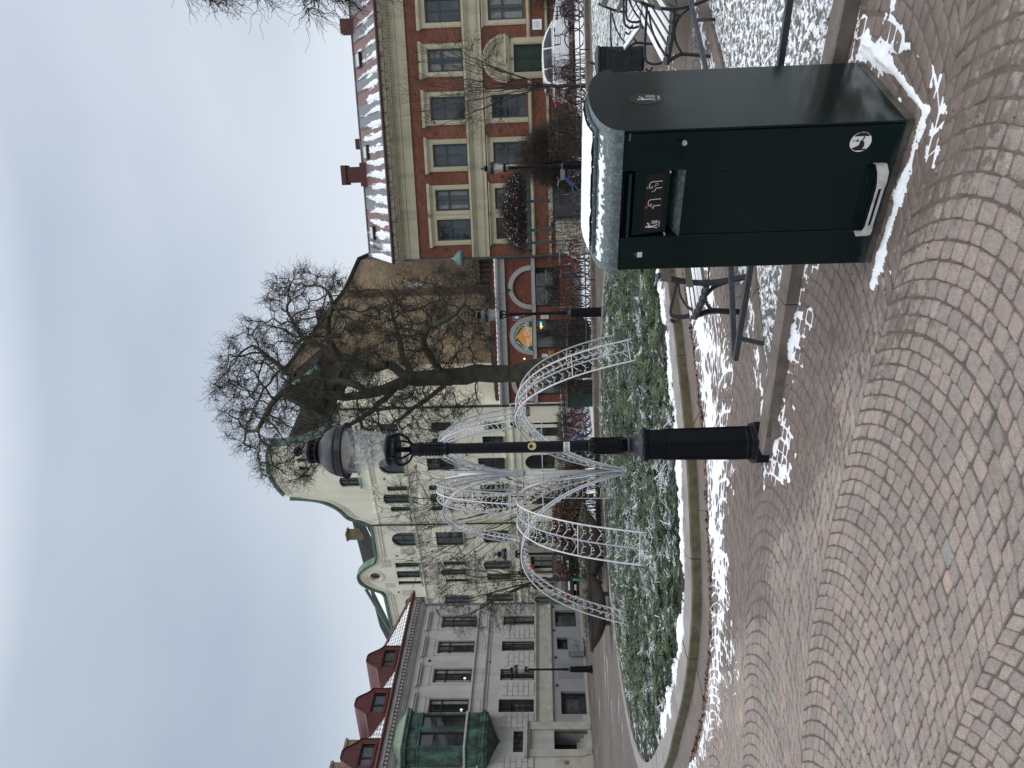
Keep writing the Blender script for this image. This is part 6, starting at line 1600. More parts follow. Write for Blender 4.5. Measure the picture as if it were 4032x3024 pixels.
for x in (9.75, 5.15, 0.9):
    mb = MB(); mb.box(x, x+0.72, 3.2, 4.0, 0.0, 0.14, RM); sk = mb.build('skylight', M_LF, bh)
    mb = MB(); mb.box(x+0.06, x+0.66, 3.28, 3.9, 0.142, 0.15, RM); mb.build('skylight_glass', mat('snowy_glass', (0.35, 0.4, 0.42), 0.2, 0.2, 3), sk)
mb = MB()
for i in range(10): mb.tube([RM @ Vector((0.45, 1.6+i*0.22, 0.08)), RM @ Vector((0.8, 1.6+i*0.22, 0.08))], 0.015, 4)
for x in (0.45, 0.8): mb.tube([RM @ Vector((x, 1.5, 0.08)), RM @ Vector((x, 4.4, 0.08))], 0.018, 4)
mb.build('roof_ladder', M_LF, bh)
for x, z in ((1.0, 5.3), ):
    pass
for x, z in ((0.45, 6.6), (6.15, 6.8), (4.0, 3.55), (6.2, 3.6)):
    mb = MB(); mb.box(x-0.07, x+0.07, -0.012, 0.01, z-0.07, z+0.07); mb.build('vent_grille', M_LF, bh)
# doorway
mb = MB()
for a, c_ in ((8.55, 8.84), (10.10, 10.40)): mb.box(a, c_, -0.12, 0, -0.1, 3.02); mb.box(a+0.06, c_-0.06, -0.145, -0.12, 0.1, 2.9)
mb.box(8.55, 10.40, -0.12, 0, 2.79, 3.02); mb.box(8.45, 10.50, -0.22, 0, 3.02, 3.14); mb.box(8.38, 10.57, -0.30, 0, 3.14, 3.24)
n = 20; cx = 9.475
for r0, r1, d in ((0.80, 0.97, 0.16), (0.95, 1.07, 0.24)):
    pts = [(cx + r1*math.cos(PI*i/n), 3.24 + (r1)*math.sin(PI*i/n)) for i in range(n+1)]; pin = [(cx + r0*math.cos(PI*i/n), 3.24 + r0*math.sin(PI*i/n)) for i in range(n+1)]
    for i in range(n): mb.prism([pts[i], pts[i+1], pin[i+1], pin[i]], -d, 0, 'y')
mb.prism([(cx + 0.82*math.cos(PI*i/n), 3.24 + 0.82*math.sin(PI*i/n)) for i in range(n+1)], -0.07, 0, 'y')
mb.build('door_surround', M_CRM, bh, fix=True)
mb = MB()
for sx_, sz_ in ((8.50, 3.30), (10.45, 3.30)):
    mb.tube([(sx_ + 0.10*math.cos(q)*(1-q/14), -0.26, sz_+0.09 + 0.10*math.sin(q)*(1-q/14)) for q in [i*0.5 for i in range(22)]], 0.028, 5)
for k in range(7):
    a = PI/2 + (k-3)*0.33; mb.tube([(cx, -0.24, 4.22), (cx + 0.13*math.cos(a), -0.26, 4.26 + 0.20*math.sin(a)), (cx + 0.17*math.cos(a), -0.28, 4.26+0.24*math.sin(a))], [0.02, 0.035, 0.02], 5)
for k in range(6):
    for s in (-1, 1):
        P = [(cx + s*(0.1+0.1*k), -0.08, 3.34 + 0.02*k), (cx + s*(0.16+0.1*k), -0.10, 3.46 + 0.02*(6-k)), (cx + s*(0.08+0.1*k), -0.08, 3.54+0.03*(5-k))]; mb.tube(P, 0.018, 4)
mb.build('door_ornament', M_CRM, bh)
mb = MB(); mb.box(8.84, 10.10, 0.13, 0.16, 0.1, 2.79)
for a, c_ in ((8.90, 9.44), (9.50, 10.04)):
    for z0, z1 in ((0.3, 0.9), (1.0, 1.75), (1.85, 2.65)): mb.box(a+0.04, c_-0.04, 0.115, 0.13, z0, z1); mb.box(a+0.10, c_-0.10, 0.10, 0.13, z0+0.07, z1-0.07)
mb.box(9.455, 9.485, 0.10, 0.13, 0.1, 2.79); dr = mb.build('door', M_DGR, bh)
mb = MB(); mb.tube([(9.53, 0.09, 1.35), (9.60, 0.07, 1.35)], 0.015, 6); mb.build('handle', M_STEEL, dr)
np_ = MB(); np_.box(9.40, 9.52, -0.135, -0.12, 2.84, 2.96); np_ = np_.build('number_plate', M_BLK, bh)
text_mesh('5', 0.10, 'lettering', M_WHITE, np_, Matrix.Translation((9.46, -0.138, 2.865)) @ XZ)
ws = MB(); ws.box(10.85, 11.35, -0.03, 0, 1.42, 1.98) if False else ws.box(10.72, 11.18, -0.03, 0, 1.40, 1.85); ws = ws.build('wall_sign', M_WHITE, bh)
decal('print', [circ(10.95, 1.64, 0.13, 24)], -0.033, mat('pale_blue_print', (0.35, 0.42, 0.48), 0.5), ws, I4); decal('print', [circ(10.95, 1.64, 0.10, 24)], -0.036, M_WHITE, ws, I4)
decal('print', stroke([(10.90, 1.60), (11.0, 1.66)], 0.02) + stroke([(10.90, 1.67), (10.98, 1.61)], 0.02), -0.039, mat('pale_blue_print', (0.35, 0.42, 0.48)), ws, I4)
mb = MB(); mb.tube([(-0.05, -0.12, 8.8), (-0.05, -0.12, 0)], 0.055, 8); mb.build('downpipe', M_TEAL, bh, True)

# ---------------- restaurant: low arcaded brick front
rh = thing('restaurant', 'low red brick restaurant front with grey arches, between the cream and brick houses', 'restaurant', BO, bdir)
M_GST = mat('grey_arch_stone', (0.33, 0.33, 0.32), 0.8, 0.1, 3, 0.15, 50, dirt=(0.2, 0.2, 0.19, 0.6), dscale=3)
M_RB2 = brickmat('dark_red_brick', (0.20, 0.050, 0.028), (0.135, 0.034, 0.022), (0.09, 0.05, 0.04), 0.24, 0.078, 0.010, blotch=0.3)
RX0 = -7.95
arcs = [(-1.64, 1.15), (-4.21, 1.04), (-6.72, 1.12)]
opens = [(-2.68, -0.62, 0.75, 2.05), (-4.95, -3.38, 0.0, 2.05), (-7.5, -5.85, 0.75, 2.05)]
wall('wall', [(RX0, -0.2), (-0.01, -0.2), (-0.01, 3.64), (RX0, 3.64)], [rect(a, c_, max(z0, 0.02), z1) for a, c_, z0, z1 in opens], M_RB2, rh, 0.05, 0.2)
mb = MB()
for cx, ro in arcs:
    mb.mark(); n = 24; Hh = 1.22; ri = ro - 0.24
    for r0, r1, d in ((ri, ro, 0.03), (ri, ri+0.12, 0.0)):
        for i in range(n):
            a0_, a1_ = PI*i/n, PI*(i+1)/n
            P = lambda r, a: (cx + r*math.cos(a), 2.25 + (r + (Hh-ro))*math.sin(a))
            mb.prism([P(r1, a0_), P(r1, a1_), P(r0, a1_), P(r0, a0_)], d-0.05, 0.05, 'y')
mb.build_each('arch_moulding', M_GST, rh)
mb = MB(); mb.box(RX0, -0.02, -0.03, 0.05, 2.05, 2.13); mb.box(RX0, -0.02, -0.01, 0.05, 2.13, 2.24); mb.build('lintel_course', M_GST, rh)
mb = MB(); cornice(mb, RX0, -0.02, [(3.62, 3.70, 0.05), (3.70, 3.92, 0.02), (3.92, 4.00, 0.10), (4.00, 4.10, 0.17)], 0.3); mb.build('cornice', M_GST, rh)
mb = MB(); mb.box(RX0, -0.02, -0.16, 0.3, 4.10, 4.14)
for k in range(30): mb.sphere((RX0+0.13+k*0.265, -0.1, 4.12), 0.13, 8, 4, (1, 0.5, 0.3 + 0.2*random.random()))
s_o = mb.build('snow_cover', M_SNOW, rh, True)
mb = MB(); mb.box(RX0, -0.02, 0.3, 0.5, 4.05, 4.36); mb.build('parapet', M_RB2, rh)
b = NB('ribbed_tiles'); v = b.obj(); s_ = b.sep(v)
w_ = b.math('SINE', b.math('MULTIPLY', s_[0], 2*PI/0.25)); b.set(color=b.mix(b.ramp(w_, [(0.2, 0.0), (0.6, 1.0)]), (0.10, 0.075, 0.06), (0.045, 0.032, 0.027)), rough=0.8); b.bump(w_, 0.8, 0.05); M_TIL = b.m
mb = MB(); n = 128
for i in range(n+1):
    x = RX0 + 7.93*i/n; w = 0.035*math.sin(2*PI*x/0.25); mb.v.append((x, 0.25, 4.36+w)); mb.v.append((x, 4.1, 4.80+w))
for i in range(n): mb.f.append([2*i, 2*i+2, 2*i+3, 2*i+1]); mb.mi.append(0)
mb.build('roof', M_TIL, rh)
for (a, c_, z0, z1), nm in zip(opens, ('window', 'door_opening', 'window')):
    window(rh, a, c_, max(z0, 0.02), z1, 0.24, M_SAD, (0.5,), (), 0.05, 0.04, nm='window')
M_SGREEN = mat('sign_green', (0.0, 0.11, 0.055), 0.5, 0.03); M_SOR = mat('sign_orange', (0.72, 0.30, 0.05), 0.5, 0.03); M_CRMW = mat('cream_letters', (0.72, 0.66, 0.55), 0.5, 0.03)
# half round sign
cx, r = -4.21, 0.80
sg = MB(); sg.prism([(cx + r*math.cos(PI*i/30), 2.27 + (r+0.18)*math.sin(PI*i/30)) for i in range(31)], -0.02, 0.06, 'y'); sg = sg.build('half_round_sign', M_SGREEN, rh, fix=True)
decal('print', [[(cx-0.52, 2.275), (cx+0.48, 2.275), (cx+0.50, 2.66), (cx+0.40, 2.80), (cx-0.02, 3.09), (cx-0.44, 2.80), (cx-0.54, 2.66)]], -0.024, M_SOR, sg, I4)
text_mesh('New Delhi', 0.36, 'lettering', M_CRMW, sg, Matrix.Translation((cx, -0.028, 2.44)) @ XZ, condense=0.96, bold=0.006)
text_mesh('TANDOOR', 0.15, 'lettering', M_CRMW, sg, Matrix.Translation((cx+0.05, -0.028, 2.30)) @ XZ, condense=1.0, bold=0.004)
tx = 'INDIAN RESTAURANT'
for i, ch in enumerate(tx):
    if ch == ' ': continue
    a = math.radians(160 - i*140/(len(tx)-1)); rr = 0.66
    Mx = Matrix.Translation((cx + rr*math.cos(a), -0.028, 2.27 + (rr+0.17)*math.sin(a))) @ Matrix.Rotation(-(a - PI/2), 4, 'Y') @ XZ
    text_mesh(ch, 0.125, 'lettering', M_WHITE, sg, Mx, bold=0.003)
# window lettering
for x in (-2.18, -1.08):
    wv = text_mesh('New Delhi', 0.17, 'lettering', mat('soft_gold_letters', (0.30, 0.32, 0.25), 0.5), rh, Matrix.Translation((x, 0.17, 1.42)) @ XZ, condense=0.92)
    text_mesh('TANDOOR', 0.08, 'lettering', mat('soft_gold_letters', (0.30, 0.32, 0.25), 0.5), rh, Matrix.Translation((x, 0.17, 1.30)) @ XZ)
    mb = MB(); mb.tube([(x+0.36*math.cos(PI*i/16), 0.17, 1.42+0.46*math.sin(PI*i/16)) for i in range(17)], 0.012, 4); mb.build('arc_print', mat('window_green', (0.02, 0.14, 0.09), 0.4), rh)
# neon open sign, letter by letter
for i, (ch, cc) in enumerate((('o', (1, 0.25, 0.05)), ('p', (0.9, 0.9, 0.1)), ('e', (0.1, 1, 0.3)), ('n', (0.1, 0.35, 1)))):
    text_mesh(ch, 0.20, 'neon_letter', mat('neon_' + ch, cc, 0.5, 0.0, emis=cc, es=2.5), rh, Matrix.Translation((-3.83+i*0.095, 0.16, 1.75)) @ XZ, bold=0.006)
# square sign on an arm, papers and boards
sq = MB(); sq.box(-3.29, -2.95, -0.40, -0.36, 2.86, 3.26); sq = sq.build('hanging_sign', M_BLK, rh)
decal('print', stroke([(-3.27, 2.88), (-2.97, 2.88), (-2.97, 3.24), (-3.27, 3.24), (-3.27, 2.88)], 0.012), -0.404, M_WHITE, sq, I4)
decal('print', [rect(-3.18, -3.06, 2.96, 3.02), rect(-3.20, -3.17, 3.04, 3.14), rect(-3.15, -3.12, 3.04, 3.16), rect(-3.10, -3.07, 3.04, 3.14)] + stroke([(-3.21, 3.03), (-3.03, 3.03)], 0.01), -0.404, M_WHITE, sq, I4)
text_mesh('20', 0.06, 'lettering', M_WHITE, sq, Matrix.Translation((-3.12, -0.405, 3.17)) @ XZ)
mb = MB(); mb.tube([(-3.12, -0.38, 3.27), (-3.12, 0.05, 3.27)], 0.012, 5); mb.build('sign_arm', M_CAST, rh)
M_PAP = mat('paper', (0.55, 0.55, 0.53), 0.7, 0.05)
for x0, x1, z0, z1 in ((-3.32, -2.95, 1.38, 1.80), (-5.62, -5.22, 1.45, 1.78)):
    mb = MB(); mb.box(x0, x1, 0.02, 0.05, z0, z1); pp_ = mb.build('notice', M_PAP, rh)
    decal('print', sum([stroke([(x0+0.05, z1-0.08-0.06*k), (x1-0.07*(1+k % 2), z1-0.08-0.06*k)], 0.012) for k in range(5)], []), 0.018, M_GREYT, pp_, I4)
mb = MB(); mb.box(-5.62, -5.05, 0.015, 0.05, 1.12, 1.42); mb.build('menu_board', M_REFLO, rh)
for x in (-5.42, -3.06):
    mb = MB(); mb.sphere((x, -0.12, 2.72), 0.035, 8, 6); q = mb.build('wall_lamp', mat('lit_wall_lamp', (1, 0.9, 0.7), 0.5, 0.0, emis=(1, 0.82, 0.55), es=5), rh, True)
mb = MB(); mb.box(-1.80, -1.68, -0.10, 0.04, 3.38, 3.50); mb.box(-1.78, -1.70, -0.18, -0.10, 3.36, 3.44); mb.build('floodlight', M_CAST, rh)

# ---------------- pale brick gable wall behind the restaurant
M_YW = brickmat('pale_yellow_brick', (0.36, 0.275, 0.175), (0.27, 0.195, 0.12), (0.25, 0.195, 0.135), 0.25, 0.08, 0.012, patch=None, blotch=0.32, bump=0.25)
gx0 = -7.95
gh = thing('gable_house', 'tall house with a bare pale brick gable wall behind the twisted willow', 'house', BO, bdir)
G0 = -7.93
outl = [(G0-0.15, 3.6), (G0+7.62, 3.6), (G0+7.62, 12.05), (G0+5.95, 13.0), (G0+1.28, 17.05), (G0-0.9, 13.2), (G0-0.9, 12.0), (G0-0.15, 12.0)]
wall('gable_wall', outl, [rect(G0+5.98, G0+6.22, 8.6, 9.5)], M_YW, gh, 4.0, 0.1, thick=0.4)
mb = MB(); mb.box(G0+5.46, G0+5.88, 3.93, 4.0, 4.4, 12.95); mb.build('brick_pier', brickmat('pier_brick', (0.14, 0.065, 0.045), (0.10, 0.05, 0.035), (0.12, 0.09, 0.07), 0.25, 0.08, 0.012), gh)
mb = MB(); mb.box(G0+5.98, G0+6.22, 4.05, 4.1, 8.6, 9.5); mb.build('window', mat('pale_frame', (0.45, 0.5, 0.5), 0.3, 0.1), gh)
M_SLATE = mat('dark_slate', (0.028, 0.029, 0.027), 0.93, 0.3, 6, 0.4, 25, spec=0.08, dirt=(0.045, 0.047, 0.043, 0.5), dscale=3)
mb = MB()
def slab(mb, a, c_, th=0.16, y0=3.85, y1=12.0):
    a = Vector((a[0], 0, a[1])); c_ = Vector((c_[0], 0, c_[1])); d = (c_-a).normalized(); n_ = Vector((-d.z, 0, d.x))*th
    if n_.z < 0: n_ = -n_
    P = [a, c_, c_+n_, a+n_]; mb.add([(p.x, y0, p.z) for p in P] + [(p.x, y1, p.z) for p in P], [(0, 1, 2, 3), (7, 6, 5, 4), (0, 4, 5, 1), (1, 5, 6, 2), (2, 6, 7, 3), (3, 7, 4, 0)])
slab(mb, (G0-0.95, 13.2), (G0+1.28, 17.07)); slab(mb, (G0+1.28, 17.07), (G0+5.95, 13.02)); slab(mb, (G0+5.95, 13.02), (G0+7.7, 12.05)); mb.build('roof', M_SLATE, gh, fix=True)
mb = MB(); mb.box(G0+3.75, G0+4.5, 5, 5.8, 13.8, 15.2); mb.box(G0+3.65, G0+4.6, 4.9, 5.9, 15.0, 15.25); mb.build('chimney', M_CHB, gh)
mb = MB(); mb.add([(G0+7.62, 4.0, 3.6), (G0+7.62, 12, 3.6), (G0+7.62, 12, 12.05), (G0+7.62, 4.0, 12.05)], [(0, 1, 2, 3)]); mb.build('side_wall', M_CHB, gh)
# small lean-to roof with dark red boards right above the restaurant
mb = MB(); mb.box(-1.55, -0.02, 1.2, 3.98, 4.3, 5.0); mb.add([(-1.6, 1.0, 5.0), (0.0, 1.0, 5.0), (0.0, 3.95, 5.6), (-1.6, 3.95, 5.6)], [(0, 1, 2, 3)]); mb.build('lean_to', M_TIL, rh)
mb = MB(); mb.box(-1.62, -1.55, 1.0, 3.98, 4.3, 5.3); mb.build('red_board', M_RROOF, rh)

# ---------------- cream house
CO = Vector((-1.06, 41.4, 0)); cdir = math.atan2(-0.555, 0.832)
M_CW = mat('cream_render', (0.80, 0.765, 0.62), 0.85, 0.05, 1.2, 0.1, 60, dirt=(0.62, 0.59, 0.47, 0.5), dscale=0.9, streak=True)
M_CGR = mat('grey_roughcast', (0.55, 0.53, 0.45), 0.9, 0.18, 12, 0.6, 40)
M_CST = mat('carved_grey_stone', (0.38, 0.36, 0.30), 0.85, 0.12, 3, 0.3, 40, dirt=(0.18, 0.17, 0.15, 0.6), dscale=2)
M_GF = mat('dark_green_frame', (0.012, 0.048, 0.036), 0.45, 0.15, 8)
M_SILL = mat('verdigris_sill', (0.22, 0.36, 0.29), 0.6, 0.2, 5)
M_CEDGE = mat('verdigris_edge', (0.10, 0.19, 0.145), 0.6, 0.25, 4, 0.1, 40, dirt=(0.07, 0.11, 0.09, 0.6), dscale=3)
ch = thing('cream_house', 'tall cream art nouveau house with a curved copper edged gable and green windows', 'house', CO, cdir)
S = lambda x0, x1: (-x1, -x0)          # distances are measured leftwards from the corner
def hole(x0, x1, z0, z1, kind='r'):
    a, c_ = S(x0, x1)
    return rect(a, c_, z0, z1) if kind == 'r' else arched(a, c_, z0, z1) if kind == 'a' else arched(a, c_, z0, z1, (c_-a)*0.22)
WN = []      # x0,x1,z0,z1,kind,mullions,transoms
for x0, x1, zt in ((5.78, 6.22, 11.15), (6.42, 7.22, 11.48), (7.42, 7.86, 11.15)): WN.append((x0, x1, 9.95, zt, 's', (0.5,) if x1-x0 > 0.6 else (), (0.6,)))
WN += [(9.58, 10.82, 9.95, 11.42, 'a', (0.33, 0.67), (0.55,))]
for x0, x1 in ((12.23, 12.72), (12.98, 13.70), (13.92, 14.30)): WN.append((x0, x1, 9.98, 11.5, 'r', (0.5,), (0.6,)))
WN += [(15.45, 16.7, 9.95, 11.3, 'a', (0.5,), (0.6,)), (18, 19.2, 9.95, 11.4, 'a', (0.5,), (0.6,))]
for x0, x1 in ((5.76, 6.22), (6.42, 7.2), (7.4, 7.86)): WN.append((x0, x1, 7.5, 8.66, 's', (), (0.6,)))
WN += [(9.58, 10.82, 6.95, 8.64, 'r', (0.5,), (0.55,))]
for x0, x1, zt in ((12.15, 12.58, 8.40), (12.86, 13.50, 8.62), (13.78, 14.14, 8.40)): WN.append((x0, x1, 6.98, zt, 's', (0.5,) if x1-x0 > 0.5 else (), (0.6,)))
WN += [(15.31, 16.3, 6.96, 8.6, 'r', (0.5,), (0.6,)), (9.5, 10.65, 4.15, 5.72, 's', (0.5,), (0.6,)), (12.12, 13.03, 4.15, 5.83, 's', (0.5,), (0.6,)), (13.30, 14.03, 4.12, 5.70, 's', (0.5,), (0.6,)), (15.2, 16.1, 4.1, 5.85, 'r', (0.5,), (0.6,)),
       (5.78, 6.6, 4.15, 5.65, 's', (0.5,), (0.6,)), (6.85, 7.75, 4.15, 5.65, 's', (0.5,), (0.6,)), (1.17, 1.81, 4.1, 5.08, 'r', (0.5,), (0.55,)), (2.22, 2.86, 4.05, 5.25, 'r', (0.5,), (0.55,)), (3.78, 4.73, 4.05, 5.6, 'r', (0.5,), (0.55,)),
       (1.17, 1.83, 6.93, 8.02, 'r', (0.5,), (0.55,)), (2.3, 2.9, 7.0, 8.1, 'r', (0.5,), (0.55,)), (3.72, 4.68, 7.02, 8.57, 'r', (0.5,), (0.55,)), (1.2, 1.8, 9.9, 10.9, 'r', (0.5,), (0.55,)), (2.4, 3.0, 9.95, 11.0, 'r', (0.5,), (0.5,)), (3.6, 4.9, 9.95, 11.4, 'a', (0.5,), (0.6,)),
       (3.1, 3.75, 12.7, 13.9, 's', (0.5,), (0.6,)), (4.0, 4.8, 12.7, 14.1, 's', (0.5,), (0.6,)), (5.05, 5.8, 12.7, 13.9, 's', (0.5,), (0.6,)), (3.55, 3.85, 15.5, 16.1, 'r', (), ()), (4.15, 4.45, 15.5, 16.1, 'r', (), ()), (4.75, 5.05, 15.5, 16.1, 'r', (), ()),
       (3.62, 4.74, 1.2, 2.90, 'a', (0.5,), (0.45,)), (6.42, 7.48, 1.2, 2.74, 'a', (0.5,), (0.45,)), (9.60, 10.76, 0.05, 3.10, 'a', (0.5,), (0.62,)), (11.8, 13.0, 0.05, 2.85, 'r', (0.5,), (0.75,)), (14.1, 15.0, 0.3, 2.80, 'a', (0.5,), (0.6,)), (15.4, 16.4, 0.3, 2.7, 'a', (0.5,), (0.6,)),
       (1.68, 2.36, 0.05, 2.62, 'r', (), (0.75,))]
def bez(pts, n=6): return [(p.x, p.y) for p in catmull([(a, c_, 0) for a, c_ in pts], n)]
top_r = [(0.0, 13.05), (0.9, 13.5), (1.6, 14.2), (2.1, 15.2), (2.42, 16.5), (2.44, 17.35)]
topg = [(2.44, 17.35), (3.2, 17.72), (4.35, 17.86), (5.4, 17.76), (6.25, 17.4)]
top_l = [(6.55, 17.05), (6.62, 16.2), (6.85, 15.2), (7.45, 14.35), (8.2, 13.85), (8.45, 13.3), (8.72, 12.85), (8.8, 12.5)]
flat_ = [(10.2, 12.48), (11.3, 12.52)]
sg2 = [(11.75, 12.62), (12.15, 12.80), (12.6, 13.45), (13.15, 13.95), (13.55, 14.03), (14.05, 13.90), (14.55, 13.35), (14.85, 12.75), (15.2, 12.55)]
prof = bez(top_r) + bez(topg) + bez(top_l) + flat_ + bez(sg2) + [(17.5, 12.45), (24, 12.45)]
prof2 = [prof[0]]
for p in prof[1:]:
    if abs(p[0]-prof2[-1][0]) + abs(p[1]-prof2[-1][1]) > 0.02: prof2.append(p)
prof = [( -x, z) for x, z in prof2]
outl = [(-24, -0.2), (0, -0.2)] + prof
outl = outl[:-1] + [prof[-1]]
HO = [hole(*w[:5]) for w in WN] + [[(-13.45 + 0.33*math.cos(2*PI*i/20), 12.92 + 0.33*math.sin(2*PI*i/20)) for i in range(20)]]
wall('wall', outl, HO, M_CW, ch, 0.0, 0.22)
for w in WN:
    a, c_ = S(w[0], w[1]); hd = None if w[4] == 'r' else hole(*w[:5])
    window(ch, a, c_, w[2], w[3], 0.18, M_GF, w[5], w[6], 0.045, 0.04, head=hd)
mb = MB(); mb.add([(-13.45 + 0.33*math.cos(2*PI*i/20), 0.15, 12.92 + 0.33*math.sin(2*PI*i/20)) for i in range(20)], [list(range(20))]); mb.build('round_pane', M_GL, ch)
mb = MB()
for r, t_ in ((0.40, 0.04), (0.52, 0.03)): mb.tube([(-13.45 + r*math.cos(2*PI*i/24), -0.02, 12.92 + r*1.05*math.sin(2*PI*i/24)) for i in range(24)], t_, 5, closed=True)
for dz, t_ in ((0.30, 0.05), (0.48, 0.035)):
    for seg in (bez(top_l), bez(sg2), [(8.8, 12.5), (11.75, 12.55)], [(15.2, 12.5), (20, 12.45)], bez(topg), bez(top_r)):
        mb.tube([(-x, -0.03, z-dz) for x, z in seg], t_, 5)
mb.box(-8.75, -2.4, -0.06, 0, 12.0, 12.07); mb.build('cornice_moulding', M_CW, ch)
# verdigris coping along the whole silhouette
mb = MB()
for seg in (bez(top_r), bez(topg), bez(top_l) + [(8.8, 12.5)], [(8.8, 12.52), (11.75, 12.62)], bez(sg2), [(15.2, 12.55), (24, 12.45)]):
    for (x0, z0), (x1, z1) in zip(seg[:-1], seg[1:]):
        a = Vector((-x0, 0, z0)); c_ = Vector((-x1, 0, z1)); d = c_-a
        if d.length < 0.01: continue
        d.normalize(); n_ = Vector((d.z, 0, -d.x))
        if n_.z < 0: n_ = -n_
        a = a - d*0.03; c_ = c_ + d*0.03
        P = [a - n_*0.06, c_ - n_*0.06, c_ + n_*0.08, a + n_*0.08]
        mb.add([(p.x, -0.16, p.z) for p in P] + [(p.x, 0.45, p.z) for p in P], [(0, 1, 2, 3), (7, 6, 5, 4), (0, 4, 5, 1), (1, 5, 6, 2), (2, 6, 7, 3), (3, 7, 4, 0)])
mb.build('copper_coping', M_CEDGE, ch, fix=True)
# bands, sills, checkers, panels
mb = MB()
mb.box(-24, -8.9, -0.09, 0, 9.78, 9.86); mb.box(-8.6, 0, -0.09, 0, 9.78, 9.86); mb.box(-24, 0, -0.08, 0, 3.95, 4.05); mb.box(-24, 0, -0.14, 0, 3.52, 3.62); mb.box(-24, 0, -0.05, 0, 3.10, 3.52)
mb.build('belt_course', M_CW, ch)
mb = MB()
for w in WN:
    if w[2] > 3.5 and w[2] < 15: a, c_ = S(w[0]-0.04, w[1]+0.04); mb.mark(); mb.box(a, c_, -0.12, 0.02, w[2]-0.09, w[2]-0.01)
mb.mark(); mb.box(-24, -9.0, -0.10, -0.0, 4.05, 4.09); mb.build_each('copper_sill', M_SILL, ch)
mb = MB(); M_CHK = mat('dark_checker', (0.05, 0.06, 0.055), 0.8, 0.1)
for x0, x1 in ((5.9, 6.3), (6.6, 7.1), (7.4, 7.8), (9.7, 10.7), (12.25, 12.7), (13.0, 13.65), (13.95, 14.25), (15.6, 16.6)):
    k = 0; x = x0; mb.mark()
    while x < x1:
        for j in range(3):
            if (k + j) % 2: mb.box(-x-0.085, -x, -0.004, 0, 9.44+j*0.1, 9.54+j*0.1)
        x += 0.09; k += 1
mb.build_each('checker_tiles', M_CHK, ch)
mb = MB()
for x0, x1, z0, z1 in ((8.95, 9.45, 10.4, 11.55), (10.95, 11.45, 10.1, 11.0), (12.2, 14.3, 8.75, 9.4), (14.75, 15.3, 10.5, 11.4), (11.95, 12.6, 11.75, 12.4), (14.1, 14.5, 11.75, 12.4), (9.6, 10.8, 8.9, 9.4), (12.3, 14.0, 6.0, 6.8), (3.9, 5.6, 11.7, 11.95)):
    a, c_ = S(x0, x1); mb.mark(); mb.box(a, c_, -0.012, 0, z0, z1)
mb.build_each('roughcast_panel', M_CGR, ch)
mb = MB(); r3 = random.Random(5); mb.mark()
for k in range(46):      # carved relief over the triple window and below the sills
    x = 5.8 + 2.1*r3.random(); z = 11.72 + 0.42*r3.random(); mb.sphere((-x, -0.01, z), 0.05+0.06*r3.random(), 6, 4, (1, 0.6, 1))
mb.mark()
for k in range(26): x = 6.3 + 1.0*r3.random(); z = 8.85+0.4*r3.random(); mb.sphere((-x, -0.01, z), 0.05+0.05*r3.random(), 6, 4, (1, 0.6, 1))
mb.mark()
for k in range(26): x = 12.7 + 0.9*r3.random(); z = 6.2+0.4*r3.random(); mb.sphere((-x, -0.02, z), 0.04+0.05*r3.random(), 6, 4, (1, 0.6, 1))
mb.build_each('carved_relief', M_CW, ch, True)
mb = MB(); mb.box(-11.4, -9.0, -0.10, -0.0, 3.12, 3.95); mb.box(-9.52, -9.0, -0.10, 0, -0.1, 3.12); mb.box(-11.4, -10.85, -0.10, 0, -0.1, 3.12)
n = 16
for i in range(n):
    a0_, a1_ = PI*i/n, PI*(i+1)/n; cx = -10.18
    mb.prism([(cx+0.78*math.cos(a0_), 2.50+0.78*math.sin(a0_)), (cx+0.78*math.cos(a1_), 2.50+0.78*math.sin(a1_)), (cx+0.60*math.cos(a1_), 2.50+0.60*math.sin(a1_)), (cx+0.60*math.cos(a0_), 2.50+0.60*math.sin(a0_))], -0.16, 0, 'y')
for k in range(60): x = 9.2 + 2.0*r3.random(); mb.sphere((-x, -0.10, 3.2+0.7*r3.random()), 0.05+0.05*r3.random(), 6, 4, (1, 0.6, 1))
for x0, x1 in ((11.45, 11.75), (13.05, 13.4), (15.05, 15.35), (16.5, 24)): a, c_ = S(x0, x1); mb.box(a, c_, -0.06, 0, -0.1, 3.1)
mb.box(-9.0, 0, -0.06, 0, -0.1, 0.95); mb.build('stone_portal', M_CST, ch, fix=True)
mb = MB(); mb.tube([(-8.82, -0.1, 12.4), (-8.80, -0.1, 0)], 0.05, 6); mb.build('downpipe', M_CAST, ch)
mb = MB(); mb.tube([(-0.08, -0.1, 13.0), (-0.08, -0.1, 0)], 0.06, 6); mb.build('downpipe', M_CAST, ch)
mb = MB(); mb.box(-0.85, -0.25, -0.03, 0, 2.55, 2.72); sn = mb.build('street_sign', mat('dark_blue_sign', (0.012, 0.02, 0.06), 0.4), ch)
text_mesh('Stortorget', 0.13, 'lettering', M_WHITE, sn, Matrix.Translation((-0.55, -0.034, 2.59)) @ XZ, condense=0.75)
for x, z in ((8.9, 11.9), (11.6, 11.3), (11.2, 9.0), (11.3, 6.3), (14.9, 6.2), (14.6, 8.9), (9.1, 9.0), (14.95, 11.6), (5.2, 11.2)):
    mb = MB(); mb.box(-x-0.06, -x+0.06, -0.02, 0.0, z-0.06, z+0.06); mb.build('vent_grille', M_CAST, ch)
mb = MB(); mb.box(-12.9, -12.55, -0.5, 0, 2.62, 2.95); mb.build('shop_sign', mat('red_shop_sign', (0.45, 0.03, 0.03), 0.5), ch)
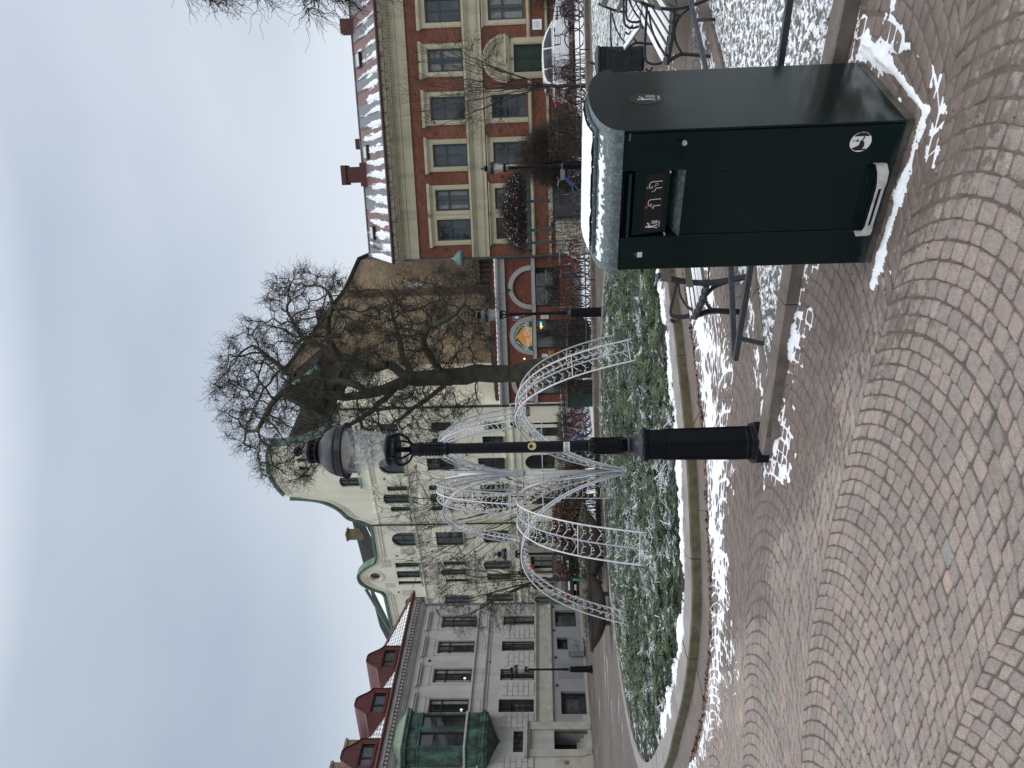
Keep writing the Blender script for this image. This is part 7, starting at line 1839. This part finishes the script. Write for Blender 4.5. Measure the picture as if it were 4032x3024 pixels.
# roofs and sides
mb = MB()
mb.add([(-24, 0.3, 12.4), (-8.7, 0.3, 12.4), (-8.2, 4.5, 15.4), (-24, 4.5, 14.9), (-24, 11, 12.4), (-8.2, 11, 12.4)], [(0, 1, 2, 3), (3, 2, 5, 4)])
mb.add([(-7.2, 0.4, 14.6), (-4.4, 0.4, 17.6), (-4.4, 9, 17.6), (-9.6, 5, 12.6), (-9.6, 9, 12.6)], [(0, 3, 4, 2, 1)])
mb.add([(-4.4, 0.4, 17.6), (-1.6, 0.4, 14.0), (1.2, 3, 12.6), (1.2, 9, 12.6), (-4.4, 9, 17.6)], [(0, 4, 3, 2, 1)])
mb.add([(-2.5, 2.2, 14.6), (1.3, 2.2, 14.6), (-0.4, 2.2, 16.9), (-2.5, 9, 14.6), (1.3, 9, 14.6), (-0.4, 9, 16.9)], [(0, 1, 2), (1, 4, 5, 2), (0, 2, 5, 3)])
mb.build('roof', M_SLATE, ch)
mb = MB(); mb.tube([(1.3, 2.1, 14.4), (-0.4, 2.1, 16.95), (-2.5, 2.1, 14.4)], 0.16, 6); mb.build('copper_ridge', M_CEDGE, ch)
mb = MB(); mb.add([(-11.0, 0.62, 12.68), (-11.3, 0.62, 12.68), (-10.5, 1.6, 13.35), (-10.35, 1.6, 13.35)], [(0, 1, 2, 3)])
mb.add([(-15.6, 0.5, 12.72), (-18.6, 0.5, 12.72), (-17.2, 2.0, 13.85)], [(0, 1, 2)])
for i, v_ in enumerate(mb.v): mb.v[i] = (v_[0], v_[1], v_[2]+0.05)
mb.build('snow_cover', M_SNOW, ch)
mb = MB(); mb.tube([(-14.9, 0.2, 13.8), (-20.5, 0.4, 12.5)], 0.10, 6); mb.build('copper_flashing', M_CEDGE, ch)
mb = MB(); mb.box(-12.75, -12.2, 2.6, 3.1, 13.8, 15.1); mb.box(-12.82, -12.13, 2.53, 3.17, 15.1, 15.22); mb.build('chimney', M_YB, ch)
mb = MB(); mb.add([(0, 0, -0.2), (0, 10, -0.2), (0, 10, 13), (0, 0, 13)], [(0, 1, 2, 3)]); mb.build('side_wall', M_CW, ch); mb = MB(); mb.add([(-24, 0, -0.2), (-24, 10, -0.2), (-24, 10, 12.4), (-24, 0, 12.4)], [(0, 3, 2, 1)]); mb.build('side_wall', M_CW, ch)
# white back side of the left-hand street: plain house closing the gap
# ================================================================== trees, hedges, pergola
M_BARK = mat('willow_bark', (0.052, 0.047, 0.034), 0.9, 0.35, 5, 0.9, 22, dirt=(0.075, 0.085, 0.05, 0.6), dscale=3)
M_TWIG = mat('willow_twigs', (0.040, 0.036, 0.024), 0.8, 0.3, 3)
M_TWB = mat('bare_brown_twigs', (0.035, 0.028, 0.022), 0.8, 0.3, 4)
def fast_tubes(segs, n=4):
    """segs: list of (points Nx3 array, radii) -> numpy tubes"""
    V = []; F = []; b0 = 0
    for P, r in segs:
        P = np.asarray(P, float); k = len(P)
        T = np.gradient(P, axis=0); T /= np.linalg.norm(T, axis=1)[:, None] + 1e-9
        A = np.cross(T, np.array([0.31, 0.17, 0.93])); A /= np.linalg.norm(A, axis=1)[:, None] + 1e-9; B = np.cross(T, A)
        th = np.arange(n)*2*PI/n; r = np.broadcast_to(np.asarray(r, float), (k,))
        R_ = P[:, None] + (A[:, None]*np.cos(th)[None, :, None] + B[:, None]*np.sin(th)[None, :, None])*r[:, None, None]
        V.append(R_.reshape(-1, 3)); i = np.arange(k-1)[:, None]*n; j = np.arange(n)[None]; q = (j+1) % n
        F.append((np.stack([i+j, i+q, i+n+q, i+n+j], -1).reshape(-1, 4) + b0)); b0 += k*n
    return np.concatenate(V), np.concatenate(F)
def np_mesh(name, V, F, m_, par, smooth=True):
    me = bpy.data.meshes.new(name); me.vertices.add(len(V)); me.vertices.foreach_set('co', V.reshape(-1)); k = F.shape[1]
    me.loops.add(F.size); me.loops.foreach_set('vertex_index', F.reshape(-1)); me.polygons.add(len(F))
    me.polygons.foreach_set('loop_start', np.arange(len(F))*k); me.polygons.foreach_set('loop_total', np.full(len(F), k)); me.update(calc_edges=True)
    if smooth: me.polygons.foreach_set('use_smooth', [True]*len(F))
    me.materials.append(m_); o = bpy.data.objects.new(name, me); COL.objects.link(o); o.parent = par; return o
def colonize(limbs, attr, step=0.28, infl=2.2, kill=0.45, iters=90, wob=0.35, seed=1):
    """grow branches from drawn limbs towards points spread through the crown"""
    r = np.random.default_rng(seed); pos = []; par = []
    idx_of = {}
    for L in limbs:
        start, pts = L
        prev = start
        if prev is None: pos.append(np.array(pts[0])); par.append(-1); prev = 0
        else:
            d = [np.linalg.norm(p - np.array(pts[0])) for p in pos]; prev = int(np.argmin(d))
        P = catmull(pts, 6)
        cur = pos[prev]
        for p in P[1:]:
            p = np.array(p)
            if np.linalg.norm(p-cur) >= step*0.8: pos.append(p + r.normal(0, 0.02, 3)); par.append(prev); prev = len(pos)-1; cur = pos[-1]
    n0 = len(pos); A = [a for a in attr]; A = np.array(A)
    alive = np.ones(len(A), bool)
    near = np.full(len(A), 1e9); nid = np.zeros(len(A), int)
    def upd(i0):
        for i in range(i0, len(pos)):
            d = np.linalg.norm(A - pos[i], axis=1); k = d < near; near[k] = d[k]; nid[k] = i
    upd(0)
    for it in range(iters):
        alive &= near > kill
        act = alive & (near < infl)
        if not act.any(): break
        ids = nid[act]; dirs = A[act] - np.array([pos[i] for i in ids]); dirs /= np.linalg.norm(dirs, axis=1)[:, None]
        acc = {}
        for i, d in zip(ids, dirs): acc[i] = acc.get(i, 0) + d
        i0 = len(pos)
        for i, d in acc.items():
            nrm = np.linalg.norm(d)
            if nrm < 1e-3: continue
            d = d/nrm
            pd = pos[i]-pos[par[i]] if par[i] >= 0 else np.array([0, 0, 1.]); pd = pd/(np.linalg.norm(pd)+1e-9)
            d = d + pd*0.35 + r.normal(0, wob, 3); d /= np.linalg.norm(d)
            pos.append(pos[i] + d*step); par.append(i)
        upd(i0)
        if len(pos) > 12000: break
    return np.array(pos), np.array(par), n0
def make_tree(name, label, cat, limbs, attr, r_tip, r_max, twigs, mbark, mtwig, group=None, seed=1, expo=2.3, **kw):
    pos, par, n0 = colonize(limbs, attr, seed=seed, **kw)
    n = len(pos); R_ = np.zeros(n); kids = [[] for _ in range(n)]
    for i in range(n):
        if par[i] >= 0: kids[par[i]].append(i)
    order = range(n-1, -1, -1)
    for i in order:
        s = sum(R_[k]**expo for k in kids[i]); R_[i] = max(r_tip, s**(1/expo)) if kids[i] else r_tip
    R_ = R_ * 1.0; scale = r_max / R_[0]
    R_ = r_tip + (R_ - r_tip) * (r_max - r_tip)/(R_[0]-r_tip+1e-9)
    base = Vector(pos[0]); t = thing(name, label, cat, base, 0, group); pos_l = pos - pos[0]
    # chains
    thick = []; thin = []; seen = np.zeros(n, bool)
    def chain(i):
        out = [par[i], i] if par[i] >= 0 else [i]
        while kids[out[-1]]:
            k = max(kids[out[-1]], key=lambda q: R_[q]); out.append(k); 
        return out
    heads = [0] + [k for i in range(n) if kids[i] for k in kids[i] if k != max(kids[i], key=lambda q: R_[q])]
    for h in heads:
        c = chain(h)
        if len(c) < 2: continue
        P = pos_l[c]; rr = R_[c].copy()
        if par[h] >= 0: rr[0] = rr[1]
        # smooth by subdividing
        if len(P) > 2:
            Q = catmull([Vector(p) for p in P], 3); rq = np.interp(np.linspace(0, len(P)-1, len(Q)), np.arange(len(P)), rr); P = np.array([tuple(q) for q in Q]); rr = rq
        (thick if rr.max() > r_max*0.28 else thin).append((P, rr))
    V, F = fast_tubes(thick, 10)
    if mbark is M_BARK:      # lumpy trunk
        nz_ = vn.fbm(V[:, 0]*5+V[:, 1]*3, V[:, 2]*2.2, 3) - 0.5
    np_mesh('trunk', V, F, mbark, t)
    V, F = fast_tubes(thin, 5); np_mesh('branches', V, F, mbark, t)
    r = np.random.default_rng(seed+5); T = []
    cnt, lmin, lmax, curl, rt, up = twigs
    tips = [i for i in range(n) if not kids[i]]; cand = tips*2 + [i for i in range(n0, n) if R_[i] < r_max*0.12]
    for q in range(cnt):
        i = cand[int(r.integers(0, len(cand)))] if q >= len(tips) else tips[q]
        p = pos_l[i].copy(); d = pos[i]-pos[par[i]] if par[i] >= 0 else np.array([0, 0, 1.]); d = d/(np.linalg.norm(d)+1e-9) + r.normal(0, 0.7, 3); d /= np.linalg.norm(d)
        L = r.uniform(lmin, lmax); k = 9; P = [p]; ax = r.normal(0, 1, 3); ax /= np.linalg.norm(ax); ph = r.uniform(0, 6.28)
        for s in range(k):
            ph += r.uniform(0.8, 1.7); side = np.cross(d, ax); side /= np.linalg.norm(side)+1e-9; o2 = np.cross(d, side)
            v_ = d + (side*math.cos(ph) + o2*math.sin(ph))*curl + np.array([0, 0, up]); v_ /= np.linalg.norm(v_); p = p + v_*L/k; P.append(p)
        T.append((np.array(P), np.linspace(rt, rt*0.45, k+1)))
        if r.random() < 0.5:      # a side twig
            s0 = int(r.integers(2, 6)); p = P[s0]; d2 = d + r.normal(0, 0.9, 3); d2 /= np.linalg.norm(d2); P2 = [p]
            for s in range(5): v_ = d2 + r.normal(0, curl*0.7, 3) + np.array([0, 0, up]); v_ /= np.linalg.norm(v_); p = p + v_*L*0.1; P2.append(p)
            T.append((np.array(P2), np.linspace(rt*0.7, rt*0.4, 6)))
    if T: V, F = fast_tubes(T, 3); np_mesh('twigs', V, F, mtwig, t)
    return t
def px3(pts, k=0.7685, x0=800, y0=900): return [(x0+k*a, y0+k*c_) for a, c_ in pts]
def spread(poly, n, Y, dY, rs, thin=0.0):
    """points through a crown volume whose silhouette is known at depth Y"""
    r = np.random.default_rng(rs); xs = [p[0] for p in poly]; ys = [p[1] for p in poly]; out = []
    cx, cy = sum(xs)/len(xs), sum(ys)/len(ys)
    while len(out) < n:
        x = r.uniform(min(xs), max(xs)); y = r.uniform(min(ys), max(ys))
        if not inpoly([x], [y], poly)[0]: continue
        e = float(dpoly([x], [y], poly)[0])/ (0.35*min(max(xs)-min(xs), max(ys)-min(ys)))
        if thin and r.random() < thin*min(1, e): continue
        h = dY*min(1, 0.25 + e)
        out.append(np.array(DP(x, y, Y + r.uniform(-h, h))))
    return out
def limb(pts, Y0, dys=None):
    n = len(pts); dys = dys or [0]*n
    return [tuple(DP(x, y, Y0 + d)) for (x, y), d in zip(pts, dys)]
YW = 26.0
crown = px3([(50,720),(140,580),(200,500),(290,440),(320,290),(400,240),(500,200),(620,205),(720,225),(770,300),(900,340),(1050,280),(1200,200),(1400,190),(1480,300),(1520,520),(1440,640),(1280,690),(1300,860),(1420,900),(1280,980),(1100,1080),(960,1130),(860,1200),(740,1080),(640,1180),(560,1320),(400,1290),(260,1290),(200,1160),(100,1060),(60,930)])
gr = G(2352, 1440)
base = DP(2345, 1438, YW); base.z = -0.1
W_ = []
W_.append((None, [tuple(base)] + limb(px3([(1900,698),(1750,705),(1600,740),(1400,742),(1220,762),(1060,768)]), YW)))
W_.append((0, limb(px3([(1060,768),(960,700),(860,715),(760,670),(680,655),(600,600),(520,565),(460,480),(420,420)]), YW, [0,.1,.3,.4,.5,.6,.8,.9,1])))
W_.append((0, limb(px3([(1060,768),(960,815),(850,845),(740,862),(640,850),(540,838),(450,820),(380,870),(320,960),(270,1040)]), YW, [0,-.2,-.4,-.5,-.6,-.7,-.9,-1,-1.1,-1.2])))
W_.append((0, limb(px3([(850,845),(760,790),(650,780),(540,770),(440,735),(340,660),(260,600)]), YW, [-.4,-.1,.2,.4,.6,.8,1.0])))
W_.append((0, limb(px3([(1230,755),(1180,680),(1130,600),(1150,520),(1210,490),(1290,440),(1340,380)]), YW, [0,-.4,-.8,-1.1,-1.3,-1.5,-1.6])))
W_.append((0, limb(px3([(1080,755),(1030,680),(1010,600),(985,500),(960,400),(940,340)]), YW, [0,.4,.8,1.2,1.5,1.7])))
W_.append((0, limb(px3([(1260,790),(1180,850),(1100,900),(1030,960),(960,1010),(900,1070)]), YW, [0,-.5,-.9,-1.2,-1.5,-1.8])))
W_.append((0, limb(px3([(1000,800),(900,900),(830,960),(760,1000),(680,1040)]), YW, [0,.5,1,1.3,1.6])))
W_.append((0, limb(px3([(700,660),(640,560),(640,480),(660,400),(640,320)]), YW, [.5,0,-.5,-.9,-1.2])))
W_.append((0, limb(px3([(1400,770),(1390,820),(1410,880),(1440,930)]), YW, [0,-.3,-.5,-.7])))
at_ = spread(crown, 3000, YW, 3.3, 21, 0.55)
make_tree('willow_tree', 'large bare corkscrew willow with twisted branches in front of the pale brick gable', 'tree', W_, at_, 0.012, 0.31,
          (11000, 0.4, 0.95, 0.95, 0.0072, 0.10), M_BARK, M_TWIG, seed=3, step=0.27, infl=2.6, kill=0.42, iters=80, wob=0.42, expo=2.35)
# root flare
# tree whose hanging branches enter at the top right
YR = 13.0
cr = [(560,-160),(620,-70),(720,-50),(900,10),(1050,10),(1130,50),(1250,60),(1340,20),(1400,0),(1450,-60),(1500,-110),(1560,-200),(1500,-700),(1000,-900),(600,-500)]
tb = [(10.6, 13.4, -0.1), (10.5, 13.4, 2.5), (10.3, 13.3, 4.6), (10.0, 13.2, 6.2)]
LR = [(None, tb), (0, [tb[-1]] + [tuple(DP(x, y, YR)) for x, y in ((1150,-500),(1080,-250),(1050,-60))]), (0, [tb[-1]] + [tuple(DP(x, y, YR+0.4)) for x, y in ((900,-450),(780,-200),(720,-40))]),
      (0, [tb[-2]] + [tuple(DP(x, y, YR-0.3)) for x, y in ((1350,-450),(1330,-200),(1300,-30))]), (0, [tb[-1], (10.2, 13.6, 8.0), (10.6, 14, 10)])]
at_ = spread(cr, 800, YR, 1.3, 33)
make_tree('overhanging_tree', 'bare drooping branches of a tree reaching in at the top right corner', 'tree', LR, at_, 0.007, 0.22, (4200, 0.35, 0.9, 0.4, 0.0058, -0.35), M_BARK, M_TWB, seed=8, step=0.2, infl=1.8, kill=0.3, iters=60, wob=0.3)
# slim tree in front of the brick house
def vase(label, base_px, fork_px, poly, Y, ntar, seed, tw, rmax, wob=0.1, dY=1.2, natt=150):
    b0 = DP(base_px[0], base_px[1], Y); b0.z = -0.05; f0 = DP(fork_px[0], fork_px[1], Y); mid = b0.lerp(f0, 0.5)
    at_ = spread(poly, natt, Y, dY, seed); r = np.random.default_rng(seed)
    L_ = [(None, [tuple(b0), tuple(mid), tuple(f0)])]
    tg = spread(poly, ntar*6, Y, dY, seed+1); tg = sorted(tg, key=lambda p: -np.linalg.norm(p-np.array(f0)))[:ntar*2]; r.shuffle(tg)
    for p in tg[:ntar]:
        f_ = np.array(f0) + np.array([0, 0, -r.uniform(0, 0.5)]); c1 = f_ + (p-f_)*0.35 + np.array([0, 0, 0.25]); c2 = f_ + (p-f_)*0.7 + np.array([0, 0, 0.22]) + r.normal(0, 0.08, 3)
        L_.append((0, [tuple(f_), tuple(c1), tuple(c2), tuple(p)]))
    return make_tree('small_tree', label, 'tree', L_, at_, 0.0055, rmax, tw, M_TWB, M_TWB, seed=seed, step=0.2, infl=1.2, kill=0.3, iters=14, wob=wob, expo=2.5)
vase('slim bare tree in front of the white car and the brick house', (2322, 336), (2120, 341), [(1640,200),(1630,400),(1750,520),(1900,560),(2000,470),(2060,360),(2040,290),(1980,140),(1800,120)], 25.4, 22, 41, (700, 0.4, 0.9, 0.10, 0.0055, 0.3), 0.065)
vase('small bare tree with crooked twigs left of the fountain, before the grey house corner', (2311, 2283), (2130, 2277), [(1690,2290),(1700,2420),(1830,2490),(2020,2470),(2150,2380),(2130,2270),(2080,2150),(1900,2170),(1730,2210)], 33.5, 12, 43, (900, 0.5, 1.1, 0.7, 0.0075, 0.0), 0.085, 0.3, 1.4, 260)
vase('bare vase shaped shrub tree rising behind the middle of the fountain', (2335, 1950), (2210, 1955), [(1540,1800),(1560,2000),(1640,2260),(1780,2330),(1980,2130),(2120,2010),(2130,1900),(1980,1820),(1800,1770)], 27.0, 30, 47, (900, 0.6, 1.2, 0.08, 0.0065, 0.3), 0.075)

# ---- hedges: stems, twigs and dry brown leaves
b = NB('dry_beech_leaves'); v = b.obj()
b.set(color=b.ramp(b.noise(v, 6, 4), [(0.3, (0.035, 0.018, 0.010)), (0.5, (0.085, 0.042, 0.024)), (0.7, (0.14, 0.080, 0.045))]), rough=0.8); M_DRY = b.m
def hedge(label, p0, p1, depth, z0, z1, nst, nleaf, seed, leaf=(0.025, 0.055), grp=None, mound=False, mtw=None, leafz=(0.0, 1.0), ntw=3.0):
    p0 = Vector((p0[0], p0[1], 0)); p1 = Vector((p1[0], p1[1], 0)); d = p1-p0; L = d.length; rz = math.atan2(d.y, d.x)
    t = thing('hedge', label, 'hedge', p0, rz, grp); r = np.random.default_rng(seed); T = []; mtw = mtw or M_TWB
    for i in range(nst):
        x = r.uniform(0, L); y = r.uniform(0, depth); hgt = z0 + (z1-z0)*r.uniform(0.75, 1.03)
        if mound: hgt = z0 + (z1-z0)*max(0.1, math.sqrt(max(0, 1-((x-L/2)/(L/2))**2)))*r.uniform(0.8, 1.03)
        zs = 0.0 if not mound else z0
        P = [(x + r.normal(0, .02), y, zs)]
        for k in range(6): P.append((P[-1][0]+r.normal(0, 0.035), P[-1][1]+r.normal(0, 0.03), zs + (hgt-zs)*(k+1)/6))
        T.append((np.array(P), np.linspace(0.011, 0.004, 7)))
        for q in range(int(ntw*2)):
            k = r.integers(2, 7); p = np.array(P[k]); Q = [p]
            dd = np.array([r.normal(0, 1), r.normal(0, 0.7), r.uniform(-0.1, 0.9)]); dd /= np.linalg.norm(dd)
            for s in range(4): dd = dd + r.normal(0, 0.35, 3); dd /= np.linalg.norm(dd); p = p + dd*0.085; Q.append(p)
            T.append((np.array(Q), np.linspace(0.0045, 0.0025, 5)))
    V, F = fast_tubes(T, 3); np_mesh('stems', V, F, mtw, t)
    if nleaf:
        x = r.uniform(0, L, nleaf); y = r.uniform(0, depth, nleaf); u = r.random(nleaf)
        zt = z1 if not mound else z0 + (z1-z0)*np.sqrt(np.clip(1-((x-L/2)/(L/2))**2, 0.01, 1))
        z = z0 + (zt-z0)*(leafz[0] + (leafz[1]-leafz[0])*u)
        keep = vn2.fbm(x*2.2+seed, z*2.2, 3) > 0.40; x, y, z = x[keep], y[keep], z[keep]; n = len(x)
        c = np.stack([x, y, z], 1); a = r.normal(0, 1, (n, 3)); a /= np.linalg.norm(a, axis=1)[:, None]; w = np.cross(a, r.normal(0, 1, (n, 3))); w /= np.linalg.norm(w, axis=1)[:, None]
        s = r.uniform(*leaf, n)[:, None]; V = np.stack([c - a*s, c + w*s*0.55, c + a*s, c - w*s*0.5], 1).reshape(-1, 3); F = np.arange(n*4).reshape(n, 4); np_mesh('leaves', V, F, M_DRY, t, False)
    return t
hedge('brown clipped beech hedge behind the left half of the fountain', (-6.0, 23.3), (-1.9, 23.0), 0.7, 0.35, 1.50, 260, 9000, 51, leafz=(0.1, 1.0))
hedge('short brown hedge before the green door of the cream house', (-2.6, 30.9), (-1.3, 30.6), 0.6, 0.2, 1.2, 60, 1500, 52)
hedge('thin brown leaved hedge on pale stems in front of the restaurant', (-0.4, 25.0), (6.3, 24.9), 0.45, 0.35, 1.45, 210, 3800, 53, leaf=(0.02, 0.045))
hedge('thin twiggy hedge among the bicycles below the slim tree', (7.6, 25.4), (11.0, 25.2), 0.4, 0.2, 1.30, 120, 1900, 54, leaf=(0.02, 0.045))
hedge('dense dark twiggy bush left of the white car, behind the lamp', (7.0, 27.6), (9.5, 27.2), 1.3, 0.0, 2.45, 560, 5200, 55, (0.02, 0.04), mound=True, ntw=6)
hedge('thin brown twigs in front of the white car bumper, by the right hand racks', (12.0, 25.0), (13.2, 24.95), 0.3, 0.1, 1.2, 26, 420, 56, (0.03, 0.05))
hedge('twiggy brown hedge at the right picture edge in front of the brick house plinth', (17.6, 35.6), (19.8, 35.0), 0.5, 0.2, 1.9, 90, 2600, 57, (0.02, 0.045))
# pergola with a heap of dry climber
pg = thing('pergola', 'dark green timber pergola carrying a heap of dry snowy climber', 'pergola', (5.4, 30.6, 0), math.radians(-3))
for x in (0.25, 0.75, 1.9, 3.1):
    mb = MB(); mb.box(x-0.05, x+0.05, 0.0, 0.1, 0, 2.1); mb.build('post', M_TEAL, pg)
mb = MB(); mb.box(0, 3.3, -0.04, 0.0, 2.05, 2.2); mb.box(0, 3.3, 1.3, 1.34, 2.05, 2.2)
for k in range(8): mb.box(0.2+k*0.42, 0.26+k*0.42, -0.15, 1.5, 2.2, 2.28)
mb.build('beams', M_TEAL, pg)
hedge('heap of dry climber with snow in it on top of the green pergola', (5.4, 30.6), (8.6, 30.4), 1.3, 2.25, 3.25, 520, 5200, 58, (0.03, 0.06), mound=True, ntw=5)
_o = [o for o in bpy.data.objects if o.get('label', '').startswith('heap of dry')][0]; _o.name = 'climber'; _o['category'] = 'climber'
r = np.random.default_rng(77); n = 900; x = r.uniform(0.1, 3.1, n); u = np.sqrt(np.clip(1-((x-1.6)/1.6)**2, 0.02, 1)); z = 2.3 + 0.9*u*r.uniform(0.3, 1.05, n); y = r.uniform(-0.05, 1.2, n)
c = np.stack([x, y, z], 1); s = r.uniform(0.015, 0.04, n)[:, None]; a = r.normal(0, 1, (n, 3)); a /= np.linalg.norm(a, axis=1)[:, None]; w = np.cross(a, r.normal(0, 1, (n, 3))); w /= np.linalg.norm(w, axis=1)[:, None]
np_mesh('snow_specks', np.stack([c-a*s, c+w*s*0.6, c+a*s, c-w*s*0.6], 1).reshape(-1, 3), np.arange(n*4).reshape(n, 4), M_SNOW, _o, False)
# teal shed, stone blocks, green steel boxes
t = thing('storage_shed', 'low dark teal shed with flat roof under the pergola', 'shed', (6.15, 28.1, 0), math.radians(-2))
mb = MB(); mb.box(0, 1.45, 0, 0.9, 0.0, 1.2); mb.build('body', M_TEAL, t); mb = MB(); mb.box(-0.05, 1.5, -0.06, 0.95, 1.2, 1.27); mb.build('roof', M_CST, t)
mb = MB()
for x in (0.02, 0.74): mb.box(x, x+0.68, -0.012, 0, 0.06, 1.14)
mb.build('door', M_TEAL, t)
t = thing('stone_wall', 'short grey stone block wall beside the teal shed', 'wall', (4.9, 28.3, 0), 0)
mb = MB()
for k in range(5):
    for j in range(3): mb.box(j*0.38+0.005, j*0.38+0.375, 0, 0.4, k*0.22+0.004, k*0.22+0.216)
mb.build('blocks', M_CST, t)
M_DG = mat('bottle_green_steel', (0.006, 0.022, 0.019), 0.45, 0.15, 4)
t = thing('steel_box', 'long dark green steel storage box with rounded end in front of the thin hedge', 'storage box', (0.15, 25.35, 0), math.radians(-2))
mb = MB(); mb.prism([(0, 0.08), (1.62, 0.08), (1.85, 0.16), (2.0, 0.32), (2.03, 0.5), (1.95, 0.68), (1.8, 0.80), (1.6, 0.84), (0, 0.84)], 0, 0.75, 'y'); mb.build('body', M_DG, t, fix=True)
mb = MB()
for x in (0.4, 0.8, 1.2, 1.6): mb.box(x-0.01, x+0.01, -0.012, 0, 0.1, 0.82)
mb.build('ribs', M_DG, t)
mb = MB()
for x in (0.1, 1.5): mb.box(x, x+0.12, 0.1, 0.6, 0, 0.08)
mb.build('foot', M_CAST, t)
t = thing('steel_box', 'plain dark green steel box left of the long rounded one, behind the fountain jet', 'storage box', (-0.82, 25.5, 0), math.radians(-2))
mb = MB(); mb.box(0, 0.88, 0, 0.7, 0.06, 0.86); mb.build('body', M_DG, t); mb = MB(); mb.box(-0.02, 0.90, -0.02, 0.72, 0.86, 0.90); mb.build('lid', M_DG, t)
# tall lamp with a bell shade at the corner of the brick house
t = thing('street_lamp', 'tall thin lamp with a verdigris bell shade at the brick house corner', 'street lamp', (6.25, 37.4, 0))
mb = MB(); mb.tube([(0, 0, 0), (0, 0, 5.6)], [0.055, 0.04], 10); mb.build('pole', M_TEAL, t)
mb = MB(); mb.lathe([(0.03, 5.55), (0.30, 5.52), (0.42, 5.56), (0.40, 5.66), (0.30, 5.84), (0.14, 5.95), (0.05, 6.05), (0.03, 6.15)], 20); mb.build('bell_shade', mat('verdigris_paint', (0.075, 0.14, 0.135), 0.5, 0.2, 5), t, True)
# board on a stand by the shed
t = thing('notice_board', 'small black reading board on a thin post before the teal shed', 'notice board', (6.95, 25.4, 0))
mb = MB(); mb.tube([(0, 0, 0), (0, 0, 0.85)], 0.018, 6); mb.build('post', M_CAST, t)
mb = MB(); mb.box(-0.18, 0.18, -0.12, 0.12, -0.01, 0.01, Matrix.Translation((0, 0, 0.88)) @ Matrix.Rotation(math.radians(35), 4, 'X')); mb.build('board', M_CAST, t)
# low rail along the far path
t = thing('knee_rail', 'low black knee rail along the far edge of the path behind the round bed', 'low rail', (0, 23.9, 0))
mb = MB(); mb.tube([(0.8, 0, 0.30), (14.0, -0.1, 0.30)], 0.02, 5); mb.build('rail', M_CAST, t)
for x in (0.8, 3.2, 5.6, 8.0, 10.4, 12.8):
    mb = MB(); mb.tube([(x, 0, 0), (x, 0, 0.30)], 0.02, 5); mb.build('post', M_CAST, t)
# houses beyond, closing the street between the grey and the cream house
t = thing('far_house', 'plain far house at the end of the side street beyond the cream house', 'house', (-34, 62, 0), 0)
mb = MB(); mb.box(0, 14, 0, 10, 0, 9.0); mb.build('wall', M_LW, t); mb = MB(); mb.prism([(-0.3, 9.0), (14.3, 9.0), (7, 12)], -0.3, 10.3, 'y'); mb.build('roof', M_SLATE, t)
